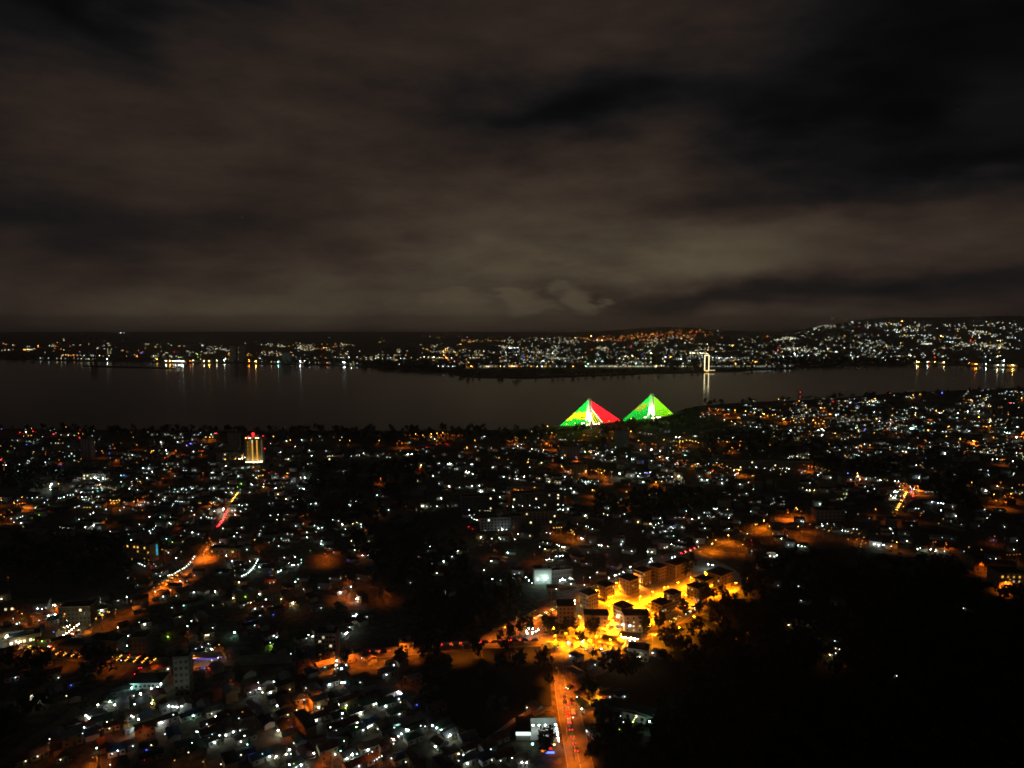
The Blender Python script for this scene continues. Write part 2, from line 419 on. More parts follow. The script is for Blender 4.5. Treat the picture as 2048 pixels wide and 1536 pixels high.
# ---------------------------------------------------------------- survey of the lamps seen in the photograph
# per sheet: origin and scale of an enlarged crop; entries are x,y + colour + size
SHEETS = {
 't1': (0, 1336, 5.12, '''160,98w1 195,95r1 598,100w1 728,178b3 345,286w4 680,285y1 1398,115c4 1350,200c4 1650,162w3 1612,196w3 1550,210w3 1440,265w5 1280,310b1 1370,285w1 1378,370w2 1555,360y3 1565,330g2 1125,345w4 1085,345k2 1175,377w3 1003,378w3 880,487w3 898,498w2 915,515w3 880,540r2 960,440w1 970,578w1 800,580w1 862,608w2 882,622w1 845,668w1 1095,555w3 1022,635o2 1050,618k1 1345,490w2 1365,503w2 1418,525w3 1280,540o3 1385,612w4 1470,595o2 1310,640b2 1120,620y1 1650,560w4 1690,550b1 1728,388w3 1768,395w3 1795,398w2 1818,400w3 1858,390w3 1893,358w3 1775,478w1 1980,490c3 2018,655w3 1690,677w1 1478,690w1 1968,772w3 1940,805g3 1500,840b3 1550,790y1 1360,800w1 950,915o4 985,905o3 508,728w1 500,768o2 990,820w2 1205,847w2 1148,880w1 1787,945k3 620,940y1 1128,990w1 1480,945r1 385,905y1 262,955y1 1930,865y1'''),
 't2': (400, 1336, 5.12, '''335,25r1 250,210r2 320,125o2 595,152w3 608,210w4 705,128w2 755,140w2 722,252w3 515,250w1 640,250y2 1103,187c4 1085,205w1 1070,235o3 1065,280o3 1100,315o4 1065,325w1 1205,235o2 1328,170w3 1450,150w3 1478,147w3 1470,187r2 1525,170b1 1450,8w3 1380,10w1 1680,95w1 1640,147w1 1910,70w2 790,388w3 920,220y1 862,293y1 485,412y4 435,450k2 160,497w3 118,467w1 110,405w1 290,475o1 400,515w1 70,575w1 90,600y1 1310,318k2 1418,377w3 1447,383w3 1500,384w2 1215,403w3 1458,465w3 1645,462w4 1490,410g2 1400,440c1 1190,535w3 1130,515y2 1222,467y1 1780,375w2 1805,365w2 1903,390w3 1800,330o1 2032,250w4 2038,318w2 2038,475w1 800,640w4 940,600b2 905,535o3 938,485o2 965,450g1 990,430y1 900,480y1 878,575o1 960,540r1 340,655w3 265,690w3 200,690w2 150,762w3 455,695w2 502,655w2 420,755w2 485,783c2 410,640w1 95,718y1 125,680c1 1335,608w2 1395,640w1 1608,565w3 1600,605g3 1672,638w2 1718,610w2 1738,598w2 1758,588w2 1455,515w1 1490,545y1 2030,595c4 1990,612c2 1940,708w2 1962,723w2 1982,733w3 2008,715w3 2032,700w2 1880,740w3 1982,775w1 1820,625w1 1385,738w2 1475,748w1 1230,810b2 1165,872w3 1320,800y1 1385,885w2 1440,850c2 1558,888w4 1505,930w3 1610,880c2 1718,840w3 1763,862w2 1728,883w3 1830,840o3 1790,840o2 1785,950w1 1835,915w1 1862,902w1 1810,935w1 1927,915b1 2028,970o1 1637,835k1 1340,885o3 1290,910o3 1240,935o2 1190,975o1 1080,1005o1 915,835w3 960,770y1 522,893b4 420,890y1 715,908w3 780,903w3 885,883w3 930,880w1 1025,915y1 765,925y1 915,990w3 960,980g1 1038,995w4 985,1020c2 1628,1005w2 1545,980k1 30,960k3 215,985w1 360,985w1 640,880c1 700,845c1 1680,760w1 1770,745w2 1960,925w1'''),
 't3': (800, 1336, 5.12, '''50,90o2 10,265w3 5,350y1 172,378b3 0,470w1 15,608w3 40,620w3 65,632w3 85,636w3 15,675w3 200,550y2 148,660w3 257,597w1 212,592w1 330,590w3 377,613w3 422,637w3 513,687w4 495,710w1 362,803w3 600,880y2 650,890w2 705,870w3 670,800y1 693,980w3 600,950w1 1290,387o3 1300,405w1 1150,920w2 1185,940w2 1250,965w3 1298,970w3 940,943w1 1030,950w1 932,833w1 1812,300w2 1858,418y3 1985,350o1 1910,310o1 1775,507y1 1760,62o1 1762,92o1 1910,640w1 60,962w1'''),
 't6': (1080, 1266, 6.677, '''375,128w3 567,117w3 585,150w1 605,215w1 820,212w3 923,280w3 965,295w2 1105,340w4 1132,372w3 1330,325y3 1300,320y1 1255,330y1 1230,235w1 1317,245w1 1503,267w2 400,305w2 1200,98y5 1265,95y4 1150,90y4 195,153g1 235,190c1 495,860w2 490,840k1 910,1112b4 1465,1180c5 1460,1235y2 1050,935w1 1095,935w1 1075,1110w1 1115,1190w1 1140,1055w1 1180,1065w1 1240,1190g2 1290,1120y1 440,1128w1 735,425w1 640,410r1 425,545o1 425,590o1 625,1320w1 1130,850w1 935,855w1 1060,1290g1 1325,1030y1 1312,1055y1 1299,1080y1 1286,1105y1 1273,1130y1 1260,1155y1 1247,1180y1'''),
 't7': (0, 1176, 5.12, '''15,113w2 348,137w2 400,142w2 470,155w3 490,165w1 540,177w3 565,180w3 560,160o4 620,170o3 145,220o3 110,215o2 180,240o2 225,263k3 385,210w3 430,215w2 470,205w1 375,250o2 345,210w1 320,290o3 345,292o3 495,285w3 565,272w3 515,315w3 540,315w2 620,322w3 653,325w3 683,328w3 660,265k3 655,290k2 650,235w1 400,333w1 255,322w2 170,368w2 200,354w2 135,313w1 25,385g1 75,490w5 60,505w3 135,457w3 200,430w3 5,475w2 345,430y3 370,455w4 355,470y3 150,495y2 120,518w3 130,545b3 165,550y3 190,560y3 210,548y3 205,575o2 180,570o2 290,430w1 345,530g2 385,533r2 550,450b3 600,430k2 690,395y4 715,380y2 430,545g2 1010,110w4 925,160c3 1080,185g2 1210,130w1 1297,95w3 985,260w4 960,270w3 1040,228w3 1020,258g2 1480,370w3 1425,352w1 1205,405y2 1590,38y2 1670,88w2 1885,25w1 1985,45w2 1745,20y1 1805,80w1 1760,202w1 1978,135w4 1880,180c2 1475,215o1 1840,300y2 1960,338w2 1985,345w2 2005,350w2 2040,335y1 1740,370w2 1710,390w1 1920,390w2 1845,400y2 1780,412w2 1648,437w1 1920,450o2 1900,497o1 1720,500g2 915,525w2 942,510w2 965,497w2 993,480w2 1235,537w2 1260,520w2 1237,483w2 1312,490w2 1300,590w2 1130,595w4 1020,608y2 960,615c2 1200,627k1 600,615r2 620,650r2 778,660r2 815,673k1 1010,590r1 190,732y2 135,755w1 1080,748w2 1195,710k2 1240,740w1 845,585c1 1783,715b2 1808,715b2 1830,715b2 1857,715b2 1892,715b2 1917,715b2 1952,700o4 1985,690k3 2030,672w3 2028,713b2 2005,622w1 1450,155o1 1720,830w2'''),
 't8': (400, 1176, 5.12, '''155,35w3 445,50b3 465,90g2 542,42w2 605,62w3 660,80w2 675,118w2 338,105y3 858,37y3 835,110o3 833,112y2 953,153y4 985,165o2 1095,102o1 555,135o3 520,150y2 490,150y1 522,190w2 555,185w2 565,212w2 450,175w1 130,178y1 235,165k2 640,190w1 745,190w1 1060,12w1 1370,185o1 1437,45w3 1490,20o3 1470,40k2 1530,60o3 1550,15o2 1580,70o2 1605,112w4 1900,60o2 1885,15o2 825,222w1 750,275b3 520,342b3 615,283w1 595,388r1 560,383w1 130,408w1 353,455c4 85,480y3 60,485y2 755,490w2 785,505w2 755,580g4 720,560w1 152,575w2 195,580k3 150,610k2 120,627w4 85,570w1 20,605w1 0,708w2 30,705w2 55,708w2 105,705w2 150,712w2 185,712w2 215,708b3 1030,655b3 1110,480w3 1155,493w3 1090,517w1 1220,405b2 1285,400w1 1600,270w3 1590,290w3 1565,285w2 1575,325w3 1555,355w3 1525,408w4 1510,455w3 1492,470w3 1450,460c1 1515,500o2 1700,260w2 1710,295w1 1345,680o3 1365,660o3 1380,708r3 1400,745w3 1395,790w3 1410,820y1 1450,825w3 1497,790w2 1985,790w2 2003,800w1 1610,720r1 1655,717w1 1280,810w1 335,845r1 45,820b3 90,822r3 160,800b3 15,820b2 410,860y2 120,740w1 930,675w1 1060,862o1 1240,205w1'''),
 't9': (0, 1016, 5.12, '''120,42o4 42,90o4 10,68k2 115,110w2 175,103w2 210,95w2 230,83w2 142,145w2 215,155w3 235,190y1 310,187w1 345,187w1 330,100g1 400,70g2 500,32r1 648,207w2 700,205w1 615,195y1 770,118w1 810,117w2 890,100y2 850,115w2 850,150w1 875,132w1 945,135w2 958,48w3 925,63w2 960,180w4 873,197w3 988,222w3 1130,240w2 1090,113o3 1085,12w2 1228,22w2 1240,220w1 1300,220w1 1345,328w3 1315,270w1 1530,90w3 1640,95c2 1660,80w2 1690,145w2 1750,165w2 1735,155w2 1685,85w1 1745,95c2 1720,110w1 1425,167w2 1595,183w2 1580,205w2 1565,220w2 1530,235w2 1540,255w2 1470,215w1 1460,25o2 1820,165o2 1885,25o3 1960,30w2 1990,70w2 1785,15w1 1705,315c3 1825,317w2 1765,350g2 1870,345y1 1890,232w1 1970,250w3 2032,268w2 1920,145w1 1850,285y1 1768,420w3 1855,447y1 1725,457w2 1680,430o2 1660,425k2 1700,440k2 1800,515w3 1385,485w3 1440,510y2 1480,515k2 1270,517w1 1260,587w2 1180,605k2 1430,570w2 1455,580w2 1480,595w2 1415,565w1 1520,565o2 1550,597r2 1575,575w1 1595,595w1 1655,660w1 1640,698w2 1600,672w1 1380,722o1 1530,715o1 1310,715w1 1410,790c1 1845,748w3 1915,750w1 1875,693r1 1993,690w1 80,710o1 90,478w1 1590,857y2 1885,845w1 1985,862w2'''),
 't10': (400, 1016, 5.12, '''235,20w4 148,35w3 120,102w2 90,98w2 65,90w2 10,100w2 40,65w1 358,67w3 415,35w2 465,10w2 235,208w2 378,253w2 350,288w2 345,293w1 455,250w1 413,297w1 425,200w2 440,190c1 415,180w1 470,355w1 258,325w3 205,350w2 135,380w3 160,370w1 100,310o4 70,355k2 70,410o4 45,450o4 28,305k1 185,488k2 340,450k3 270,487w3 325,400k1 328,545w4 355,640k2 430,595g1 605,605c4 720,77w2 798,68w2 895,67w1 790,120y2 860,115y1 730,247w2 610,265w2 605,285w1 620,230w1 650,190w1 835,240y2 775,257y1 560,325k3 600,442o2 470,320w1 1055,80o3 1100,65o2 1030,90o2 1120,153w3 1060,160y1 995,168w2 980,185w2 1010,220o2 1035,215o1 1213,208w3 1250,202w2 1095,248w2 1095,300w3 1228,305c1 1245,335w2 1240,365w3 1260,375c2 1340,350w2 1160,160y1 1190,245y1 1130,437g1 1290,412o4 1280,470o4 1300,495o3 1325,415w1 1370,450w1 1360,122w2 1418,130w2 1460,167w4 1510,78o2 1495,105w2 1490,217w2 1475,250w2 1465,272w1 1648,168w3 1650,192w2 1608,150y2 1565,160y2 1705,200w2 1695,227o3 1730,277w3 1635,272w1 1550,337y2 1730,340y1 1585,430w2 1630,440o3 1665,485w3 1722,482w3 1740,490y1 1515,535b2 1575,533o1 1580,385y1 1813,70w2 1820,27o2 1933,18w2 863,507w2 972,500w3 910,563w4 960,585w3 945,585w3 1005,580w2 1038,530c2 1038,560c2 770,615w3 745,630k2 830,640c3 800,655w3 815,650c2 715,655b2 735,692o3 805,390w2 890,368w2 880,350o1 795,340o1 480,425w2 400,435w1 395,375w1 510,547w2 530,515k1 565,520w1 400,763y3 975,755w3 1005,728c2 1025,758o2 715,770w1 755,760w1 215,660c1 200,665c1 355,690c1 415,580w1 455,630w1 155,855w3 543,858w1 855,855y2 920,825o1 1060,830w1 1755,690w4 1730,705o2 1625,722w1 1720,655w1 1495,700o3 1510,735o2 1540,748o2 1440,700k1 1470,820o4 1490,850o3 1545,805w3 1555,840o3 1885,830o3 1815,825o1 1900,860o1 1330,720w1 1440,720w1 1220,815w1'''),
 't11': (800, 1016, 5.12, '''308,393w3 310,470w2 592,440w3 590,462y1 533,497w2 195,535o2 190,500y1 155,580w2 327,565w1 378,667w2 447,547w3 450,562y1 935,540w3 860,635w2 947,725w3 1030,740w1 1103,460c4 1135,580w2 1180,643w3 1172,680w2 1153,725w2 1155,718c1 1287,710w3 1320,740w3 1352,768w2 1220,665w1 705,190r3 745,215r2 930,375r1 970,432o3 990,445o2 830,300y4 840,280o1 1015,303w2 1030,318w2 1065,322w1 940,315y2 1213,265w3 1175,320w2 1330,285y2 1050,222w4 1040,205w2 1090,222w2 1010,225y2 1165,190o2 1165,205k1 875,230w1 798,160b2 785,120y3 760,115w2 735,100w2 712,75w2 708,20w2 760,68w1 872,102w2 1045,28b2 1035,35o1 870,28y1 900,28w1 925,32y1 815,28y1 1165,78w1 1545,68w1 1590,50w2 1670,18w3 1620,18w2 1720,15w2 1525,12w1 1385,25w1 1430,28w1 1900,78w4 1820,158w3 1880,172w3 1907,187w2 1930,195w3 1970,215w2 1905,210o2 1575,205k3 1605,202k3 1630,200k3 1655,198k3 1750,225k3 1772,240k3 1760,255k3 1785,268k4 1740,258o3 1720,250o3 1800,210o2 1500,252w2 1540,262w2 1860,313w4 1950,350w1 1430,397w2 1465,350w1 1500,430k3 1515,438k2 1485,420y2 1565,440k2 1595,430k2 1640,420k2 1630,385w3 1665,400y4 1685,400y3 1610,375w2 1510,360w2 1377,477o3 1555,500r3 1500,530w3 1530,525w3 1560,530w2 1600,495w3 1640,495w3 1630,490b3 1665,490w3 1580,505w2 1785,470y2 1770,480y1 1795,540w1 1925,452w1 1910,570w1 1495,590o1 1535,605o1 1325,655o1 1750,775w3 1600,830w2 1620,795w2 1550,862o2 1888,788w2 1915,808k2 1955,803k2 1985,795k2 1880,710k2 1945,712w2 2020,660w2 2035,380w3 455,855w2 105,765y1'''),
 't12': (1200, 1016, 5.12, '''15,380w4 80,393w2 230,345w2 218,370w2 255,312w1 215,385w1 235,430w1 615,105w3 600,155w2 590,165y3 515,162y3 545,165y2 475,160k2 390,143y3 408,145k1 570,172w2 640,145w1 632,185w1 275,132w1 770,185b2 530,18w2 555,12w2 540,35w1 860,95w2 877,67o2 815,95w1 885,32w2 985,80w3 1010,100w2 945,112w3 1045,155w1 1068,47w2 1118,50w1 1130,82w3 1245,62w1 1270,45w1 1315,48w2 1348,65w1 1320,100w3 1290,70w1 1180,12w2 1305,15y2 1385,150o1 1075,207w2 1320,210w2 1355,190w1 1300,215w1 1435,150w1 1543,35w2 1640,42w2 1710,68w1 1160,265o1 985,285y3 1040,325w3 997,345w3 1100,300y1 810,332w2 755,285c2 690,288w1 840,345w1 730,372w3 705,382w2 687,398w2 660,408y2 760,385w1 800,390w1 835,398w1 325,443w2 487,447w3 530,452w3 740,508w3 765,500w3 525,518w3 535,540w2 510,552w3 640,500r2 605,350w1 60,475r1 80,478r1 310,603w4 240,658w3 200,675w2 170,690w2 150,690w3 92,715w3 130,600b2 180,570c2 345,620k2 1315,278k5 1150,365k5 1185,328k4 1680,130k5 1735,185k4 1595,170k4 1925,45o5 2025,15k4 2030,190k4 1770,262k3 1260,360o3 1370,335o3 1480,320o3 1460,375k4 1415,390o3 1500,415o2 1550,330r2 1560,370r1 1440,240k2 1650,260o1 1655,357o1 1610,165k3 1560,175o2 1795,248o1 1755,230o1 1270,295k1 1890,215o2 1915,230o2 1510,263w2 1858,313w3 1920,285w1 1830,265c1 1928,352w3 1930,378w2 1968,380w1 2030,383w3 1740,490w4 1785,497w2 1813,485w3 1553,440w1 1510,720k1 1720,622w1 2030,800w1 1795,100o1'''),
 't13': (1600, 1016, 4.571, '''10,30o4 90,150o4 20,215o4 540,237o4 30,125w2 10,120w2 50,90k1 155,183k2 220,195k2 265,207k3 290,180o2 205,165w3 200,145w2 250,143w2 310,145w1 385,205w3 415,212w2 438,215w2 475,225k2 450,185w2 490,190w2 520,195w2 400,180w2 440,285k2 520,287k2 585,270k2 470,230k1 555,355k2 570,300k2 600,320k2 560,330k2 500,315o1 705,235k1 680,330w4 720,338w4 765,337w4 835,350y2 845,300k2 885,312k4 978,300w3 828,187w3 850,230w2 695,20o3 850,40k2 840,80o3 865,70o3 890,45o2 1108,45k2 1055,5w2 1130,32w1 1100,70o2 1290,22w3 1325,45w1 1425,72w3 1310,98k2 1268,140k2 1380,118w1 1710,92w2 1670,95o1 1690,15w2 1830,20w1 1870,172w2 1740,62w1 1240,310o3 1215,315o2 1335,318o4 1340,335o3 1300,270w1 1385,280c1 1075,375w3 1100,365w2 1195,378w4 1240,388w4 1320,397w2 1500,397w1 1545,357k2 1660,380k2 1780,258o3 1770,290b2 1985,297w2 1955,380w2 1895,428o2 1920,428o2 1950,425o2 1980,423o2 2010,423o2 1755,495o3 1660,500o3 1680,525o3 1720,530o3 1770,535o3 1810,535o3 1820,580o2 1935,540k1 1740,640w2 1765,643w2 1790,465w2 1740,465w1 2010,605y2 2035,610k2 370,25w1 420,38w1 530,55w1 635,93w1 795,95w1 795,118w1 1045,120w1 1020,160w1 960,235w1 15,350w3 45,352w2 10,845w1 1635,165w1 1475,150w1'''),
 't27': (1448, 1000, 2.865, '''370,716y2 440,575w1 478,680y1 478,690y2 480,718y2 480,765y2 445,787y2 460,790y2 480,800y1 508,808y2 520,820y2 540,815y2 525,835y2 485,840y1 525,845y2 475,842y1 580,842o1 332,790y2 135,760o2 70,795o2 185,815o2 612,695y2 635,690y1 678,683y3 650,690y1 593,743y1 605,745y1 635,808w1 640,850y1 630,860y2 662,857y2 605,885y3 600,880o2 705,878o3 725,880o1 640,878w1 1107,722w1 1372,620w1 990,1008w1 905,988w1 1468,1452w1 1550,1447w2 635,600w1 428,495w1 310,490w1'''),
 't14': (0, 850, 5.12, '''15,40p1 265,68y4 203,77r3 335,65r3 322,35k2 265,45w1 240,115k2 320,107k2 290,110k2 215,130b2 200,147w2 435,118w2 345,185w1 345,165w1 380,153c3 548,92r4 572,80w2 515,57w1 557,45w1 630,55y1 675,20k2 625,100y2 700,103w3 760,105y2 805,85k2 848,90k2 820,52r1 815,130r3 945,112w2 960,60w1 1015,147w1 570,185y2 595,185y2 645,187y2 665,187y2 685,187y2 705,187y2 725,187y2 745,187y2 770,187y1 605,150k1 523,185w1 880,163w3 970,177w1 925,193w1 905,225w2 5,213k2 270,200b2 150,238w1 78,270g2 180,260o1 115,215k1 345,275y2 335,290y1 465,295o2 470,275o1 440,250w1 610,270k1 660,328w2 645,280w1 625,333w1 818,257p2 915,285w2 890,312y2 895,285y1 1155,200o2 1175,238o3 1125,215w1 1130,238w1 1045,265k2 1055,285o3 1120,290b2 985,268w1 1240,185o1 1365,127k2 1330,190w1 1400,203o3 1345,75o1 1515,72y1 1555,100y1 1400,205k1 1560,97w1 1610,97w1 1645,155r2 1650,180w4 1655,225k1 1655,200w2 1760,110k1 1790,130w2 1850,95w2 1870,127w2 1870,165k2 1820,172w3 1840,125w1 1690,95w2 1715,97w1 1730,97w1 1970,150y2 1950,190b4 1910,210p3 1990,178b1 2000,125r2 2030,135r1 2030,160r1 1990,100w2 2030,95w2 1705,260w4 1715,255w3 1710,295w3 1720,270w2 1630,285w3 1575,260k3 1555,265k3 1545,285k2 1490,265k1 1800,262o4 1785,275b1 1690,335r3 1720,325k1 1810,325y1 1825,320y1 1980,272w3 2035,265o2 1885,300r1 1970,333w1 1740,310k1 1185,335k3 1190,355o3 1140,355o2 1220,355o1 1130,335w1 1250,330w1 1325,333k1 1355,307w3 1400,325g1 1435,320w1 1500,340w1 1465,355o2 1400,385k1 1270,295c1 1290,350w1 1285,300w1 1395,412w1 1330,345w1 990,365w3 935,407r1 1075,435w1 1200,375w1 915,375w1 605,357o3 625,390w2 625,405b2 605,405r2 760,360w2 830,345k1 805,375k1 770,365w1 465,383w3 540,362w1 410,390w1 355,395w2 370,400w1 335,335w1 320,345w1 285,365w2 280,390w2 10,355r3 20,345o2 60,410w3 100,410w2 200,403w2 45,440o2 95,452w2 115,447w1 185,472c2 55,485y2 40,460o1 145,405y1 285,468w2 305,468w2 325,467w2 340,465w2 390,463w1 270,455w1 470,410w1 575,462c2 640,470w1 560,465w1 415,450w1 530,605w5 515,632w5 550,595w3 518,660w3 600,602k3 330,745w2 380,740w2 970,540w4 1055,545w4 1010,562w4 930,545y3 945,520y2 1040,520y2 1000,520y1 985,545w3 1240,515c3 1265,515b3 1275,512w1 800,545w2 775,545w1 820,545w1 845,545w1 765,560w1 790,560w1 1240,585w3 1190,590w2 1350,580y2 1410,580w1 1435,580k3 1445,600o2 1400,550w2 1430,560w1 1440,535w1 1505,545w3 1465,440w3 1525,445w3 1555,425w3 1560,480w3 1505,487w2 1470,488w1 1490,490w1 1530,405w1 1310,440w1 1540,445w1 1355,620w3 1325,652w3 1410,663w2 1345,630w1 1195,630w1 1180,660k2 1160,663k1 1195,595w1 1165,600w1 1280,600g1 1350,600w1 1820,403w2 1705,400w2 1735,395w1 1765,395w1 1665,395w1 1680,455w2 1695,457w1 1715,422k2 1750,445k2 1740,475o3 1720,480o2 1880,465w2 1905,465w2 1995,462w2 1970,465w1 2000,450w1 1665,548o3 1790,525w2 1812,512w1 1855,375w1 1880,375w1 1790,430w1 1830,430w1 1880,440w1 1545,680w1 1665,680w2 1680,675w1 1735,680w1 1625,718w2 1670,715w1 1695,710w2 1720,712w1 1735,718w1 1690,740w2 1710,745w1 1735,750w2 1665,760w2 1685,765w2 1635,795w2 1655,795w2 1690,790w2 1720,795w2 1740,792w2 1790,660w2 1820,660w2 1860,658w2 1875,648w2 1905,660w2 1935,655w1 1955,635w2 1970,652w3 1880,692w2 1910,695w2 1895,705w2 1860,710w1 1990,720w2 1975,742w2 1935,745w1 1830,745y1 1960,775w2 1800,780w2 1820,782w2 1845,788w2 1865,785w2 1890,785w1 1930,785w1 1775,810w2 1765,825w2 1785,850w2 1790,865w2 1880,860w1 1930,840k2 1970,845w1 2040,800k2 780,675w2 790,690o2 800,690w3 830,690w3 845,685w2 800,745o2 865,695w1 690,718w2 720,718w2 750,715w2 655,738w3 620,748w2 600,748w2 840,740w4 880,735w2 910,690w1 950,685w2 1000,675c2 1020,655w1 1045,668c2 1085,695w2 1075,700w1 1010,735w2 1040,720w1 990,735w1 1130,680w1 1160,720y1 680,788w2 775,630w2 800,630w2 820,625w1 485,770w2 455,795w2 430,745w1 500,820g1 370,840g2 400,835g2 360,850w2 240,840w1 215,760y2 225,740k3 180,775w2 145,800k3 200,805o4 230,800o4 175,815o4 255,800o2 140,790k2 95,868k1 10,745k2 15,770w2 5,760o3 280,745w1 665,845w3 665,850b1 810,830w2 820,820c2 795,835w1 770,845y2 860,845k2 893,845k2 922,845k2 990,835w2 1025,835w1 950,795w2 940,790w1 1130,770k3 1165,775k3 1195,772k3 1225,775k3 1140,800k3 1170,800k3 1205,795k2 1215,760k2 1150,790k2 1085,860w2 1275,787w2 1300,790w1 1320,805w3 1335,800w2 1370,785k3 1380,740o1 1410,765o3 1415,780k2 1465,740o3 1490,730o2 1515,720o1 1480,788w2 1515,795w2 1440,790w1 1455,790w1 1420,820w2 1440,820w2 1465,815w1 1395,825w1 1345,820w1 1270,843w2 1295,815w1 1360,860w1 1455,868o2 1580,785w2 1590,820w1 1545,800w1'''),
 't15': (400, 850, 5.12, '''15,265o3 35,265r2 15,305k2 5,80w2 100,125k4 60,122k3 130,125k3 165,85r4 180,90r3 115,97w3 150,85w2 40,148y1 45,228w2 165,205w2 210,210w1 220,232w1 255,232w1 285,230w1 300,100w1 335,105w1 405,270w3 443,277w3 295,305y3 265,290y2 230,320y2 310,332w4 285,330w4 405,348y4 430,340y4 458,330w3 375,300w1 237,345w1 265,417w3 198,440w3 210,445w2 185,440w1 90,385w1 120,400w1 150,400w1 215,503w4 235,508w2 120,488w3 140,488w2 110,505w2 295,470w2 410,490w2 395,525w3 385,520w2 115,545w2 150,540w2 30,490o3 295,512w1 350,440w1 430,440w2 440,435w2 490,435w2 505,430w2 545,430k3 600,470w2 575,475w1 650,460k2 665,465k1 675,428w1 705,490r2 787,500r2 645,515k3 600,522k3 575,540y3 620,518k2 680,548w4 665,572b2 650,605k3 648,632y3 705,595y1 770,540w2 858,540w2 910,540w2 940,575w2 890,590w1 850,600o2 780,645w3 765,650w2 830,640k2 860,630y1 770,600w1 765,575w1 530,610w3 520,600w2 590,615w1 545,515w2 895,495k4 910,490o3 935,440w1 955,440w1 930,460w1 960,465w1 750,118k3 885,162w3 925,153k3 1042,152w3 1140,155k2 1222,118w2 1250,155w1 1370,127w1 1450,125w2 1432,155k3 1533,157k3 1835,157k3 1825,185o1 2040,160o2 2020,185o3 720,190w2 795,185o1 975,220w3 950,235w2 1030,207y1 825,278w3 805,280w1 790,330w2 845,345y2 905,350y3 880,350y2 1122,260w3 1145,315w3 1105,398w2 1140,393w1 1290,267w2 950,320w1 820,412w1 1310,320y2 1330,318y2 1355,315y2 1380,325y2 1400,330y2 1415,310y2 1425,330y2 1325,352y3 1345,350y2 1365,348y2 1390,345y2 1405,318y2 1430,315g1 1548,318w2 1605,310w2 1632,307w2 1672,292y3 1685,300w1 1725,310w1 1840,292w3 1875,287w1 1820,315w2 1915,330w2 1945,333y2 1795,310w1 1940,295o1 2010,292o1 1470,452w4 1505,575w2 1850,545o4 1075,543w5 1030,535w2 1055,500w1 1090,550c2 1165,550w2 1022,658w4 1062,657w4 1040,617w1 1000,620w1 798,710y3 780,745w1 880,757y3 905,745y2 900,765w1 1000,765w3 710,805w2 745,800w1 1135,808w2 1190,785w3 1185,805w3 950,835w1 955,780w1 15,650w1 97,652w2 140,650w3 215,650w1 290,648w2 265,690w2 300,680g2 315,690g2 330,700w2 325,715w1 205,685w1 235,690w1 420,600g3 385,635g2 240,650w1 340,650w1 510,690w2 140,790w2 105,790o4 150,815o4 180,820o3 120,805k3 240,860w5 140,858w2 400,820w3 470,805w2 480,815w2 470,860w2 5,800k2 225,780w1 280,865o2 1813,718w3 1873,728w1 1525,815w2 1540,825w2 1595,780w2 1605,795w2 1615,810w2 1545,780w1 1930,868w2'''),
